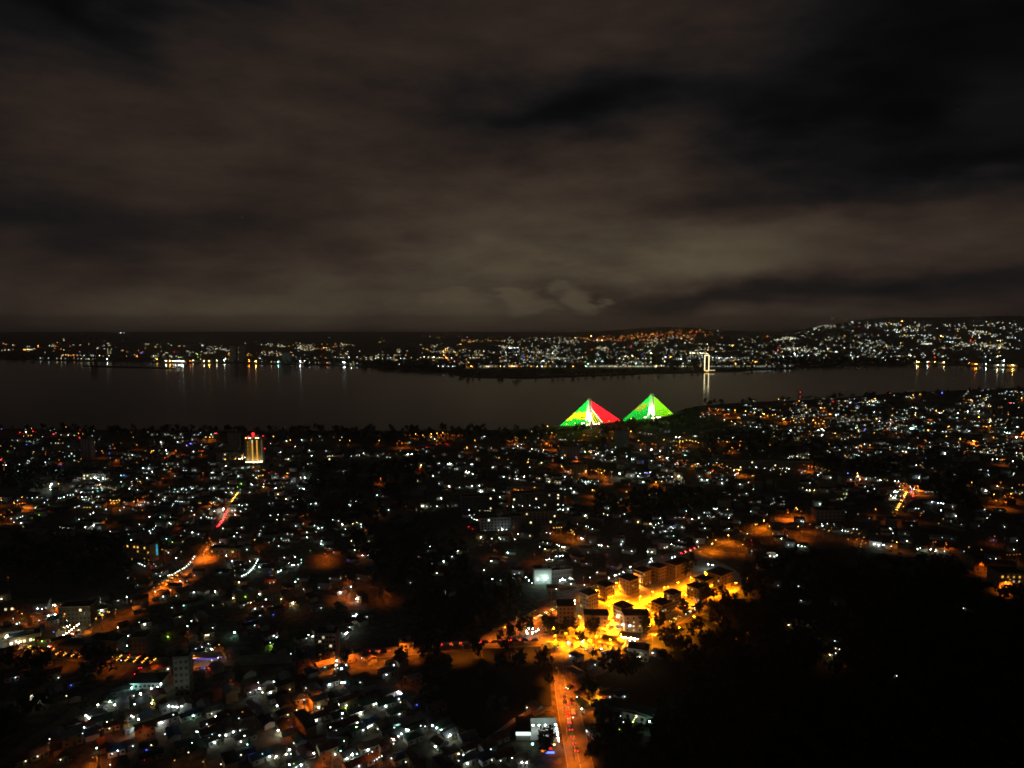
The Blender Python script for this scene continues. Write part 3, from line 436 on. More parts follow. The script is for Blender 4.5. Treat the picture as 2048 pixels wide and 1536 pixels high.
 't16': (800, 850, 5.12, '''160,90k4 235,105k3 320,90k4 378,85k4 440,78k4 100,105o2 60,103o1 175,105o2 305,107o3 390,105o3 420,100o3 460,95o3 490,88o3 400,130o3 440,140o3 455,152o2 540,100o3 560,103o2 600,105o3 640,105o1 318,123w3 355,145y3 375,162y2 250,123k1 470,190r2 490,200r2 500,190w1 375,200o2 95,180w2 20,185o4 50,185o3 75,185o3 768,157k3 863,118w3 838,128w2 5,262w1 80,297w4 120,297w4 270,272w2 270,230r2 300,225r1 235,245w1 180,258o2 160,250k1 215,415y4 210,430k3 198,452r3 340,522w3 180,575y2 400,600w2 450,470b1 398,485w1 685,230k4 660,238y1 690,245o2 635,275w1 610,318w2 775,222w2 795,262k2 785,350y2 720,338w2 780,225w1 828,230w1 935,238w2 910,262o1 960,255w1 985,262o1 1045,240w1 1092,285w1 345,318w1 455,298w1 490,400w3 515,398w4 400,393w3 385,400w2 358,412w2 330,415w1 308,418w1 580,395w1 560,447w2 585,452w2 515,440w1 730,403w3 745,403w3 668,388w1 695,390w1 675,480w4 700,485w4 743,500w3 450,435w1 950,435w3 980,425o2 1015,335k3 1108,352k2 1010,345o1 1140,387w1 505,630w4 480,660y1 610,637w2 740,625w4 813,620w3 825,680w4 840,680w3 685,628w1 905,640c2 925,660w3 920,640g2 965,670w3 950,672y2 845,715y2 870,715y2 900,712y2 930,712y2 955,708y2 770,705y1 420,750w4 405,738y2 390,750y1 232,833w4 273,833w2 315,833w1 378,833w3 60,832r1 705,868w1 490,830y1 570,820w1 1060,530w3 1122,543w2 1125,520o2 1190,525w2 1195,550w3 1170,550w2 1210,550w2 1270,530y4 1240,535y2 1185,483w2 1205,465w1 1225,440w3 1180,447w1 1105,435w2 1310,380k4 1300,385o2 1315,350w2 1328,433w2 1450,388y3 1350,245w3 1205,215w3 1240,235w2 1265,238w1 1180,230w1 1160,240w2 1150,255w1 1270,195o3 1285,130k2 1195,110w2 1150,160o3 1180,150o3 1195,160o3 1120,170o3 1105,160o2 1180,130k2 1205,140k1 1110,200w1 1415,133w2 1385,172w1 1350,65w2 1515,15k4 1555,80k3 1500,80w1 1600,100o2 1550,110o3 1540,130o2 1580,120o3 1640,148w2 1660,150y2 1690,150y2 1710,155y1 1460,155o3 1475,165o3 1500,180o3 1520,175o2 1450,195o3 1490,205o3 1530,205o4 1550,210o3 1640,205o4 1620,215o3 1680,220o4 1710,225o3 1755,222o4 1775,222o3 1780,160w1 1820,195b2 1860,155o2 1830,160o2 1725,100w1 1775,88w1 1880,105o3 1890,100k2 1925,110o2 1950,105o1 2010,120k2 2040,75k1 1390,255w2 1420,265w2 1470,258w3 1460,275w2 1485,265w1 1385,250w2 1330,268w2 1370,245w1 1530,315w1 1565,320w1 1500,290w1 1600,300w1 1560,370o3 1570,355o2 1660,335w3 1690,305w1 1812,342o4 1805,330p2 1985,335w2 1895,275y3 1935,268k3 1960,280k3 1975,270y2 2005,300w3 2030,290w3 2015,235k2 1860,245c2 1840,265c1 1655,425k4 1670,440o3 1650,410w1 1775,440k4 1835,435c2 1870,460k2 1905,470k4 1880,455o3 1960,460o3 1990,460o2 2030,450k2 2030,475o3 2010,470k3 2035,490o3 1695,478w1 1720,480w2 1745,485w1 1690,530w3 1530,580y3 1555,570w1 1525,555w1 1610,593w2 1640,590w2 1580,590y1 1700,593w3 1740,540y3 1715,550w1 1755,535y2 1750,650w3 1690,660w2 1650,655w2 1785,685w4 1780,700y1 1775,590w2 1810,575w2 1835,500w1 1830,550k1 1860,560w1 1900,585w3 1930,580w3 1950,590w2 1995,600w2 1905,605w2 2030,575w2 1870,575c2 1960,570c2 2000,560c2 1970,665k4 1990,670k2 1968,730o3 1210,668k3 1170,655o3 1185,660o3 1270,710k4 1250,700k4 1295,735k4 1310,740o4 1280,740o3 1250,665o3 1280,670o2 1225,690o3 1380,640k3 1300,620y3 1260,620y2 1350,635y2 1370,650y2 1600,705k4 1520,718k4 1530,715y3 1640,735k4 1620,740o4 1660,730o3 1480,695o2 1540,690o2 1580,690o2 1690,735o2 1530,750w3 1570,748w2 1460,748b1 1370,582w1 1440,600w1 1020,740w3 1040,800w1 1030,785g1 1065,685w1 1115,690w1 1220,775w2 1285,785w1 1350,780w1 1450,790w2 1490,798y2 1330,825w2 1255,830y2 1160,838w3 1098,830k2 1218,820w1 1420,845w2 1670,820w2 1700,818w1 1640,860w2 1720,858w2 1610,865w1 1385,845w1 985,330w1'''),
 't17': (1200, 850, 5.12, '''640,15w4 345,37y2 315,65k4 410,75y2 462,85w1 495,90y2 525,92y2 130,65o3 105,70o2 10,100w1 70,135o2 125,135k2 280,130w1 328,128w1 395,157k3 655,150k3 650,155y1 860,80o3 670,70w1 705,65w1 780,125w5 810,122w4 755,160y2 785,165g2 720,170y1 755,195y2 820,160k4 850,165k3 885,155k3 920,155k3 945,165k3 980,165k3 1005,180k3 815,180k3 850,175k2 780,210k2 820,225o4 850,230o3 755,212o2 880,230o2 975,113w3 990,115w2 1088,105w3 1215,138w2 1360,130w3 1215,175o3 1260,165o2 1210,165o2 1300,170k3 1325,175o2 1135,175y1 1440,170k3 1450,185k1 1430,200o3 1355,205k2 1350,230o4 1360,240o3 1325,265k2 1310,290o2 1270,290o1 1120,240k2 1130,265o2 1600,183k2 1740,203k2 1725,210o1 1580,225y1 1620,215y1 1500,237w1 1665,260w1 1415,255w1 1785,115k2 1770,143w2 1870,145w2 2020,135k2 1475,8w2 1540,12w2 1605,20w2 1640,22w1 1755,5w2 1800,30w3 1850,40y3 1895,70y3 1920,70y3 1950,55w4 1965,80w3 1890,92w2 1935,85w2 2030,62w2 55,210b1 75,258w2 125,275w3 158,230w2 130,245w1 25,313w3 265,290c2 272,322w3 245,343w1 152,322w2 155,350w2 125,362w2 90,355w1 155,360w1 325,350w3 345,350w3 415,255w3 525,252w5 610,220w2 645,225w1 615,267w3 720,237w2 440,378b2 530,368w3 610,328y3 625,320o3 640,335o2 685,340w4 650,350o2 440,190o3 420,200o2 540,195o3 570,200o3 530,190o1 310,175r1 600,410w1 615,412w2 650,395w1 630,400w1 660,455y2 680,465y2 700,460y2 735,470y1 740,460w1 765,460y2 640,355k1 750,290w1 750,270w2 850,265w2 890,268w2 870,310c3 850,325c3 820,335c2 800,365o3 840,365o3 890,360o2 830,360k1 765,390w2 790,385w2 800,400w2 740,430w1 770,405w2 795,385k1 895,415y3 915,415y3 945,420k3 975,405k3 1000,398y3 930,425o2 960,415o2 200,497w5 410,498w5 320,520w2 340,495w2 370,490w2 390,525w3 400,530w2 345,515w1 460,488w2 480,490b4 515,485w3 505,520w1 440,585w3 455,585w2 510,597y3 540,597y2 575,585k4 635,580o3 630,578y2 590,515k2 605,515y2 645,530w2 560,540w1 600,540w1 530,545w1 740,530w3 765,490k2 770,520o2 805,525y5 700,520w1 835,530y1 480,520w1 430,540w1 45,470k3 15,490k4 30,510o4 60,530o4 5,455o3 120,480k2 118,525k1 110,550o1 300,607o3 272,682k3 18,703w3 295,828o2 215,762w1 240,790o4 215,790o4 190,785o3 180,795k2 150,780o2 160,795k1 375,835w2 910,800w2 925,820c3 950,845w1 815,793w1 555,855w2 530,865w2 1165,855w2 1200,855w2 1190,865w2 1595,865w1 1550,790y1 1385,768w1 1275,697w2 1328,710w1 1500,705w2 1425,720y1 1570,657w2 1520,588w2 1435,608w3 1455,615w1 1300,562w2 1250,597w3 1265,592w2 1220,560r3 1248,555w2 1040,560w3 1097,562w3 1018,527w2 1195,540w1 1255,520w1 1165,370w2 1197,385w2 1225,335w3 1230,370w2 1275,345w2 1160,410k2 1180,410o3 1210,415o3 1240,430o3 1225,410k2 1250,400k2 1265,440o2 1300,423y2 1335,440k2 1380,455o3 1420,460k5 1445,455o4 1400,455k3 1375,463w3 1380,515w2 1395,500w2 1415,492w2 1385,510w2 1290,485y1 1320,485y1 1305,490k1 1160,465o4 1145,475o3 1080,465w1 1110,490c2 1130,490w2 1440,413w2 1515,420w2 1530,432w1 1597,433w3 1685,443w2 1770,435k1 1780,450y2 1755,450y1 1745,462w2 1835,407y1 1845,430y2 1870,430y2 1845,445y2 1870,445y2 1860,465w1 1935,450w3 1900,480w2 2005,428w2 2040,462w1 1850,503k2 1560,520k3 1575,520k2 1355,410y2 1370,405y1 1385,400y1 1335,405y1 1980,372k2 1990,380o3 2020,385o2 2040,388o2 2010,850k4 1920,868o3 1780,760w1 1855,735w1'''),
 't18': (1600, 850, 4.571, '''170,45w3 195,45w3 215,50w3 200,95w4 320,75k3 335,103k2 95,80o2 15,100o2 55,132w1 75,115o1 40,100w1 85,160w1 110,163w2 380,125w2 410,130w2 440,115y2 470,95k2 490,105y2 510,98w1 560,100w4 545,105w1 430,150w1 680,70k2 540,62k2 590,50b2 600,5w2 680,30w3 665,25w1 680,10w1 705,60w1 770,50o2 800,40o3 845,30w2 820,45w1 880,40w2 905,12o2 880,75o3 860,90w1 965,70w2 1005,70w2 900,110w1 1015,30w4 1040,30c3 1000,35c2 1030,8w1 985,60w1 1070,115o2 1080,120w1 1170,50k3 1215,55w1 1190,75b1 1210,80w1 1155,148o4 1145,140k2 1185,160w2 1215,160w1 1340,103k3 1360,123k3 1330,137b3 1345,135p3 1360,140r1 1465,125k4 1460,135w1 1585,145k5 1600,150o5 1620,150o3 1540,145o1 1490,150o1 1510,130o1 1530,160o1 1435,15w3 1455,20w2 1385,35w1 1490,45w1 1550,55w2 1440,65w2 1435,90w1 1470,95w1 1530,65w1 1690,10o3 1740,15o3 1680,10k1 1620,5w3 1600,5w2 1765,60y1 1770,112k3 1800,120w1 1680,130w2 1710,127w2 1700,125k1 1730,100w1 1690,165w1 1815,60w1 1880,70w2 1905,75w2 1890,100k1 1895,135k1 1860,85w1 1980,112w5 2030,80o4 2035,85o2 2020,110w1 1985,18w2 1960,55w1 1920,75w1 1860,172w2 1810,183w2 1830,165w1 1890,160w1 1940,155w1 1990,185w1 2000,180w1 2025,190w1 2015,215o2 1960,205w1 245,190w2 265,175k2 290,185w3 305,183y2 320,205w2 345,215w2 345,185w1 360,195c2 390,200c2 420,205w2 435,208w1 500,185w2 515,205w3 530,205w2 545,190k2 560,190k3 565,200o3 590,175w3 600,172w1 640,182k3 550,180o2 505,210w1 535,230w1 540,240w2 565,245w2 525,215w1 820,205w2 890,195w2 905,215w1 955,205w1 990,207w3 1005,210w2 1040,213w2 1070,213w2 1110,200o2 1130,212o2 1190,200w2 1140,237w3 1160,237w2 1130,240w1 890,245w2 910,245w2 940,240w3 960,250o3 970,245y3 975,255o2 940,250o1 930,240w1 850,245w1 500,270w2 520,275w2 540,280w2 600,272w3 620,272w2 640,275w1 660,270w1 690,255c2 705,240y1 370,282w1 75,300g1 1020,285w3 1010,288w1 905,295w1 1325,260w4 1370,258w3 1345,255w2 1335,245w1 1355,190w2 1285,175w1 1440,197w2 1460,200w1 1415,200w1 1450,230w1 1500,260o1 1505,255r1 1550,235w2 1590,210w2 1580,180w1 1615,210w1 1545,290w1 1445,298w2 1530,215w1 1710,215w2 1735,215w2 1700,220w1 1715,250w3 1690,250w1 1740,235w2 1765,255y2 1790,255w2 1800,250w2 1830,255y3 1840,265y2 1850,270w2 1790,275w1 1800,310w3 1760,315w3 1730,300w2 1850,315o4 1830,318k2 1870,315o2 1945,330w4 1980,255w3 1990,250w1 1960,250w1 2040,290y2 2035,310g2 1980,380w1 1655,410w2 1720,417w2 1725,455w2 1910,440w1 1950,455w2 1955,440w2 1640,410w1 1570,525k3 1838,522o3 1805,560y3 1700,600w4 1705,590w1 1775,635k4 1930,628k4 1945,620o3 1870,645o3 1880,655o3 1900,635o2 1795,690o4 1830,695o2 1885,705o4 1870,700o2 1945,665o3 1920,655o2 1970,610w2 1975,620w1 1940,575y2 2030,620y2 2010,630y2 2040,545o2 2005,545o2 1615,665o1 1385,490w2 1400,490w1 1170,475w1 1090,480w4 1095,460w1 1070,510y1 1395,748w2 1205,705w3 1230,707b2 1260,710w3 1290,712w3 1310,718w3 1262,722k1 1210,395w1 1235,422o1 835,355w4 855,355w2 830,330y1 890,360w2 920,368w2 880,355w1 745,335w1 1065,365w3 1060,370w2 1100,365k2 1120,345y1 1125,390w1 1115,375k1 1150,305w1 40,322k3 40,347b3 120,345o2 20,355o3 60,370w2 35,365o2 80,375o4 110,378o4 140,380o3 165,385o2 200,400k2 230,408k1 265,417k1 80,398w1 150,400w1 15,437w2 45,420w2 25,425w1 165,455w3 210,420w1 190,437w2 185,440w1 245,462w3 280,480w3 437,443b4 525,440k4 530,465w4 525,470y3 510,480o3 550,485o4 575,487o3 590,490o2 470,487w2 465,500w2 545,498w3 605,495w3 510,490w2 450,500o1 630,488w2 645,490w1 665,490w1 735,502w4 710,505w2 690,480c2 800,505k2 770,493k1 870,512w3 900,515w3 890,530o4 920,535o4 950,535o4 975,540o3 910,560c2 940,555k2 985,558r2 1010,565y3 1050,560o4 1075,560o5 1080,575o4 1045,575k3 1040,590w3 1065,595w3 1020,585p3 1020,612b4 1035,630r4 1030,650r4 1015,630r2 950,675r3 945,745k3 940,590y2 915,590y2 870,605w4 890,610w4 860,610w3 830,645w3 850,665w4 870,668w4 880,645w2 790,633o1 595,562w2 620,603w2 665,545w1 680,585w2 90,530w2 25,575y2 60,592y3 90,597y3 130,597y3 150,580y2 315,585y1 335,640w3 345,680y1 380,675y2 410,668y1 425,630w2 400,630g2 395,600w2 430,595w1 185,725w3 155,755w1 415,660w1 250,605w1 690,770k3 1060,762w2 1085,765w2'''),
 't19': (1400, 770, 5.851, '''1175,85r3 630,188w2 545,235c3 570,230w2 530,235w2 920,165k3 992,178w2 1160,187k3 105,275o4 115,295o4 145,272y2 185,278y2 215,285o4 205,300o4 240,285o2 275,288y2 265,305o3 330,287w3 345,288w2 410,295k4 410,320o4 535,307k4 640,320k4 290,345o4 340,340o4 320,340o3 745,335k5 760,355o3 440,382o4 455,380k3 465,388w2 980,395k5 965,410o4 1000,430o3 15,320k3 40,345w2 105,347w2 180,345w2 5,370w2 50,372w1 95,325w1 285,405w3 285,360w1 370,425k3 410,450w3 480,445k2 530,350w3 510,350w2 595,315w2 570,345o2 625,275w3 650,275w3 640,290c2 665,290w2 685,295w2 790,360k3 710,370w3 850,350k3 880,345k3 890,300w3 870,290w2 850,290w2 905,300w2 940,295o2 1200,205w1 520,480w2 490,472w1 560,435w1 590,485w2 665,492w3 710,495o2 700,462w1 620,440w2 640,490w1 835,475w2 880,500w3 890,490w2 945,515w3 1060,525w4 1050,545w4 1075,560w3 1010,545y3 980,545y3 1030,545y2 990,575w2 1165,545k2 1195,540w1 1280,540k2 1290,572o3 1385,525w4 1425,515w4 1445,530w4 1440,580w3 1580,565k3 1470,500o3 1440,450k3 1390,450k3 1350,440k3 1325,410k4 1380,380o4 1415,405o3 1450,425k3 1400,480o3 1360,465o2 1460,470o2 1345,480o2 1330,350w3 1350,370o2 1210,395k3 1220,435o2 1095,415k3 1080,380k3 1060,425o3 1130,440o3 1160,435w2 1115,440y2 1140,355w3 1110,390y2 1130,395y2 1090,325w3 1085,360w2 960,360w2 1410,265k4 1430,270o4 1455,268o3 1520,340k4 1540,345o4 1505,340r2 1590,355w5 1620,340w3 1600,325w2 1405,190y2 1405,210y3 1395,215y2 1425,215y2 1490,205c2 1560,193r2 1450,158w1 1540,160w1 1625,185y2 1650,180y2 1700,185y3 1725,185y2 1750,165w1 1810,160w2 1935,158w2 1760,205w4 1790,205w2 1640,225w2 1660,240k2 1720,250w2 1740,250w2 1850,265w3 1830,270w2 1680,290c2 1550,275k2 1770,300o2 1800,300k1 1820,300w2 1490,240w2 1240,235w3 1210,235w2 1230,240w2 1280,270w3 1160,255w1 1060,270o2 1100,215w1 1130,205o2 1245,322w3 1220,280y1 1360,280w2 1280,360w1 1270,462w2 1150,485w2 1110,490w1 1180,345y2 1830,210b1 1870,350w3 1850,345w2 1705,350k2 1665,370w2 1700,390w1 1755,405w2 1775,405w1 1675,425w2 1730,455w2 1795,455w2 1610,455w3 1640,480w2 1770,515w2 1830,490w1 1530,415w2 1850,400w1'''),
 't20': (1698, 770, 5.851, '''485,97r3 1090,92b4 305,158k4 290,188w4 310,185w3 750,118k3 830,110k3 745,153o3 1885,210r4 1880,263r4 1005,80w3 1630,50w1 270,232c4 240,225w3 215,230w2 290,235w3 100,267w3 120,348w3 290,320w3 380,190w3 355,420w4 500,412o3 490,405w3 640,432o3 510,278k2 505,355k3 775,352k4 790,372o2 320,393k3 95,470k2 180,470w3 1445,182o4 1430,175k3 2020,155k4 2025,175o3 1390,305w4 1275,330w4 1280,328w2 1520,308w5 1525,345o2 1520,375k4 1655,415w4 1655,420w3 950,405o3 925,405o2 970,405o2 1055,432y3 1130,440w1 1050,402w3 1030,402w2 860,375w3 885,375w2 965,450w3 1000,437w2 1165,485k4 1250,490w4 1270,492w3 1300,497w2 1410,470w3 1480,465c4 1500,470w3 1520,475w2 1570,483o3 1610,488k3 1640,488o3 1655,475k3 1720,490w3 1740,488w2 1830,500w3 1780,505w2 1970,490w4 1985,495w2 740,505c5 725,510w4 760,510c3 690,520c3 180,530b3 450,510o3 555,565o3 115,545k3 295,560k2 930,530k4 1140,545w2 1330,523w2 1400,540w3 1420,535w2 1265,555w2 1300,555w2 1820,550c3 1850,560w4 1880,565w3 1650,550k2 1670,540y3 2035,560o5 2020,575o4 2045,550k3 1655,250k3 1750,265o2 1785,260w1 1300,295o2 1105,305k3 1020,298k4 1060,325w4 1085,325w3 1010,325y3 1180,378w2 1265,385w3 1200,305w1 1900,210w2 1930,212w2 1985,263w2 1880,325y3 1865,345k2 1990,340y3 1700,355o2 1605,150y3 1630,145y2 1580,155k2 1560,218k2 1605,240w2 1830,160y2 1440,275w2 1415,240w2 1380,100w2 1365,105y1 1395,75w2 1755,100w2 1790,100w2 1825,100w1 1910,75w2 1950,75w2 1880,115w2 1570,60w1 1545,50w1'''),
}
FAR_SHEETS = {
 't21': (0, 640, 5.851, '''40,275y2 75,283o3 150,293y2 60,340o2 60,355w2 100,352w2 20,355y1 155,345o2 280,345k3 300,345k3 325,345y3 350,345y3 375,345y2 400,338y2 445,300k3 445,318o3 155,415o3 320,310w1 345,310w1 445,450w2 550,447w2 615,452y2 640,455y2 660,460w1 730,465k1 670,265o3 670,298k1 640,333o2 615,295w1 620,280k1 745,222y1 748,242y2 820,305o2 858,290w1 938,293y2 715,342o3 748,352y2 725,418w2 740,410k3 770,410k3 800,412k3 830,418o3 860,408k3 865,432o3 905,415w1 945,412w2 932,370o2 1030,208w1 1410,138w2 1450,148w1 1605,428o5 1620,360o2 1655,385p3 1670,375p2 1705,280w1 1735,280w1 1815,310k2 1825,320k2 1300,310w1 1300,325w1 1300,345w1 1335,315w1 1165,420y3 1275,418y3 1090,415w2 1255,458w3 1415,442w1 1485,370o2 1425,355y1 1440,355w1 1480,422y1 1795,420w2 1820,450k3 1838,460k3 1868,487w4 1840,492o3 1900,490k2 1960,487y3 1988,480k4 2030,482w3 1765,460w1 1700,485w1 1940,382y2 1960,385y1 1920,405y2 1850,398w1 1890,365w1 2010,432w2 2035,378r2 1575,405w1 1220,335w1 1215,300w1'''),
 't22': (340, 640, 5.851, '''100,307o3 45,375r2 200,355y3 200,365y2 385,295w1 320,403g3 325,435g2 75,425w2 100,437g3 130,437y2 20,433w2 225,415w1 370,375w1 430,387y2 405,385y1 465,385y1 610,352w1 655,352w1 460,340w1 10,487o4 40,487w3 60,487w3 80,487w3 105,487w3 138,482y5 180,490o3 195,485o3 270,472w3 358,462k3 350,485y4 375,490k5 465,455y2 548,475y3 650,452y4 635,475w4 690,390k3 680,410o3 685,460k2 728,467w3 805,440o2 855,333w1 880,272w1 905,412k3 920,395k2 920,465k4 920,488o5 1003,487k5 945,410y1 1060,415o2 1112,407w2 1055,447w3 1075,485w2 1155,495y2 1200,497y1 1265,485c4 1255,415y2 1290,410w2 1275,480w2 1245,365w1 1410,378k3 1425,385k2 1500,362w1 1590,352w1 1525,487w5 1575,480y4 1560,495o2 1550,515w2 1490,507w1 1425,472w2 1695,450y2 1700,440w1 1765,427o2 1730,460o1 1865,410b4 1880,432w2 1935,435y2 1960,440w1 2000,440w2 2030,440w1 1695,500w1 1715,507w1 1800,510o3 1845,503w1 2025,497w4 2040,497w3 1640,345k2 1670,342k2 1700,338k2 1730,330k1 1775,340o2 1800,325k3 1830,325k3 1860,320o2 1910,312k2 1930,310o2 1945,305r2 2040,285k1 1865,205w1 1575,410w1 850,465y2 825,430y1'''),
 't23': (680, 640, 5.851, '''55,285k2 75,283k1 110,285k1 105,437w4 70,395y2 85,400y2 45,415k1 10,440y2 35,440y2 30,497w4 58,497w4 108,520w4 150,513w3 198,508w2 155,490k2 200,437w3 305,440w3 307,465y2 372,467w2 447,440w3 412,450w1 470,257k2 510,240w1 640,412k3 690,375y3 700,370k2 770,412k3 590,440w3 630,455y2 710,450w3 752,447w3 835,440y2 665,470k3 690,520w3 788,513w2 870,490k5 905,460k2 890,480y2 830,495y2 985,433y4 945,440w2 975,330k2 1010,340k2 1025,350k2 1060,365k3 1020,345y1 1100,370w1 1130,370w1 945,290w1 1035,437y3 1095,438y5 1130,445y2 1165,440y3 1195,440y2 1255,335k4 1235,345k4 1215,360k4 1200,375k5 1195,385o4 1215,410k4 1235,425o4 1245,445k5 1260,455o4 1270,475o3 1265,495o3 1305,445w3 1340,478r3 1365,410k3 1250,510y3 1280,500y2 1130,570w4 1150,570w4 1205,573w5 1235,585w4 1180,580y2 1270,580w3 1320,580w3 1345,575w2 1430,590w2 1440,525y2 1400,515y2 1420,520w1 1480,460k3 1505,497k3 1520,445y3 1555,445y2 1570,445w2 1460,420w1 1445,345y2 1470,340y1 1515,360y2 1610,375y2 1620,390y2 1625,410y2 1575,370y2 1600,440y2 1630,445y2 1685,365y3 1740,360w1 1805,380w2 1880,375w2 1940,378w3 1920,320k3 1980,327w5 2010,327w3 2040,322w3 1895,425o3 1945,405w2 1870,445w2 1765,495w2 1645,545w2 1680,600y3 1720,605y4 1740,605w4 1700,600y2 1780,605w2 1820,600y2 1875,622k4 1880,610y3 1920,608y3 1980,605y3 2010,605y2 1760,632o3 1680,627k2 1535,607o3 1553,623o3 1537,645k5 1480,635o2 2015,550k4 2030,560o3 2005,545k3 2000,525y2 2040,605w3 2035,640w2 1050,195w1 1150,200k1 1475,233r2 1490,200w1 1500,255k2 1410,285k3 1380,290w1'''),
 't24': (1020, 640, 5.851, '''10,550o4 35,555k4 75,550o4 90,545o3 60,580y3 135,545k2 60,605w2 130,625o3 250,625k3 245,640o3 5,330w3 50,325w3 90,325w3 70,320w2 150,330k2 40,362w1 75,410w3 165,430b4 205,430o3 235,430b4 205,420k2 145,447w2 275,447w2 170,465w2 230,485w2 310,485w2 270,485w1 205,525w2 245,540y4 320,545y4 390,480w4 375,485w3 400,485w3 430,485k4 455,487k3 500,490y3 495,527o4 470,450w1 508,450k3 565,450w2 500,392w4 445,345w2 440,355w2 545,355w2 520,360w1 510,297k2 465,215w2 435,215w1 520,213w1 545,200k1 570,195k1 660,212k1 700,212k1 765,208y3 790,210k2 830,210o2 870,212k2 905,212k2 950,187k5 1020,237y4 1022,228r3 1045,245y2 1075,238y4 1295,210r1 1300,232r1 375,573k3 408,573k3 375,632w4 425,620k2 470,627y2 545,583w3 645,578w2 735,548o5 740,548k4 827,480r3 850,437w4 720,415y1 885,545w4 915,510c5 885,493g3 900,580w3 1000,487w4 1080,487c4 1055,455w2 1085,480w2 990,555g2 985,570g2 1085,565k2 1160,562y3 1230,563y3 1195,450o2 1035,410w3 1020,390w2 1140,410w1 1240,410w1 1075,350w2 1115,345w1 1140,355o1 1140,375o1 960,345o2 770,355w1 810,378w2 885,380k2 1250,485y2 1280,450w3 1330,455y3 1355,425y5 1350,430y3 1380,435y3 1430,420y4 1440,425y3 1395,450y2 1470,450k2 1500,452y3 1545,402b3 1555,450w2 1590,452y3 1650,450y3 1650,392y5 1635,360w3 1610,380w2 1690,380k3 1720,380k3 1750,380k2 1500,350y2 1530,348y2 1550,348y2 1420,300r4 1418,325r2 1630,203r3 1705,187r3 1690,312k2 1380,512y2 1475,513w4 1580,500w3 1650,492w3 1640,500w1 1525,555w2 1312,555w1 1470,605g2 1360,580k2 1710,573y4 1690,545y2 1720,530k4 1745,525k4 1770,530y3 1800,540y3 1775,545y2 1810,485y4 1790,455y3 1820,435w4 1835,450b2 1880,430k4 1870,440k3 1900,435o2 1975,455w3 1995,455w3 1950,455w2 1780,600w1 1850,600w1 1930,590w1 2025,570y3 2010,540w1 2025,510w2 1860,510w1 2005,218k3 1900,140k1 1860,200k1 1885,215w1 1710,243w1 1950,300w2 1880,340w2 1215,600w2 1245,610y2 1290,612y2 1340,610y1 1390,610y2 1440,608y1 1490,607y2 1540,605y1 1600,604y2 1650,603y1 1700,600y2 985,625y2 1000,620y2'''),
 't25': (1360, 640, 5.851, '''15,218k3 60,270y3 110,262y2 230,280y2 255,280y1 320,282y3 430,280y1 120,388y4 150,388y4 170,388y4 205,385y3 240,385y5 265,390y4 290,390y3 315,392y4 200,400k2 325,350k3 345,345r3 360,340r2 420,370y3 180,355w2 15,455w4 40,385k1 35,510w2 35,570y3 245,530k2 260,445w2 230,450w2 385,442w3 430,445w3 460,445w5 490,445w3 515,447w3 535,447w3 555,445w3 600,437w4 575,447w2 620,445w2 650,445w2 730,447w1 760,445w2 800,445w2 820,445w2 625,478k3 640,460o2 650,517k4 980,440y5 830,478o3 850,478k3 882,490k5 900,490o4 800,475k2 1010,483y4 1000,478y2 1070,433w3 1105,437w3 1155,435w2 1210,433w4 1240,432w3 1340,393w5 1345,420w3 1380,415w3 1320,430w2 1300,430w2 1370,430w2 1430,415w3 1505,415w3 1595,415w3 1710,412y3 1145,325r2 1148,350r4 1145,395o3 1197,370k3 1340,320r2 1330,300w1 1000,377w1 850,362w2 900,370y2 770,315y2 770,368y2 610,300k4 625,295k3 830,325w1 1025,190o3 1015,200o2 1180,510w3 1200,505w2 1160,507w2 1230,540w3 1250,550w2 1310,518w3 1320,550w2 1290,510w1 1240,550w1 960,550w1 905,545w1 1830,372w4 1730,335w3 1745,335w2 1925,323y3 2000,320y2 1885,297w2 1805,293w2 1640,293w1 2000,415w3 1985,445w3 2020,440y3 1860,487w3 1685,445w2 1600,455w1 2020,25w3 2025,130w2 445,125w1 20,590y2 60,588y1 100,585y1 140,583y1'''),
 't26': (1698, 640, 5.851, '''40,25w3 118,78r4 220,30y2 620,15k4 640,18o2 775,25w2 730,130w2 820,70w2 590,142w3 560,142w3 870,18r1 1075,185k5 1100,195k3 1425,238r4 1475,240o3 1770,243y4 1740,240y3 1530,208w3 1450,145w2 440,315k3 605,270k3 260,430k3 250,430o2 720,418w4 700,412w3 730,420o2 690,455k2 570,465w3 430,475w2 150,447w3 100,433w3 40,455w2 20,410w3 25,380w2 400,440w3 380,450w2 1005,437r4 1008,490k5 1160,508k5 1130,528y4 1155,528k4 1350,520y4 1335,530w3 1410,508k5 1405,525k3 1355,530o3 1455,510w4 1550,505y3 1605,517w4 1655,535o5 1660,535k3 1700,540o2 1740,537w4 1835,540y4 1890,540w3 1885,545w2 1930,538k2 1950,538k2 2000,540w2 2045,555k5 1815,480w5 1100,425w3 1090,430w2 1125,330o3 1110,330w2 1320,295k3 1335,275y3 1590,295y3 1610,305y3 1760,325y4 1740,425y4 1770,418y3 1600,430w3 1650,470w3 1320,465w2 1350,445w2 1375,460w2 1160,450w1 1000,395y2 1005,345y2 850,405w2 1180,258w3 1210,255w3 1150,255w2 880,255w2 850,258w2 900,250w2 1060,230w1 1215,212w3 1150,195w2 1540,65w1 1565,65w1 1680,45w2 1700,70w1'''),
}


def survey(sheets):
    out = []
    for k, (x0, y0, sc, txt) in sheets.items():
        for w in txt.split():
            xy, c, s = w[:-2], w[-2], int(w[-1])
            x, y = xy.split(',')
            if c == 'w':
                c = rng.choice('wwvu')
            out.append((x0 + float(x) / sc, y0 + float(y) / sc, c, s))
    return out


LIGHTS = survey(SHEETS)
FAR = survey(FAR_SHEETS)


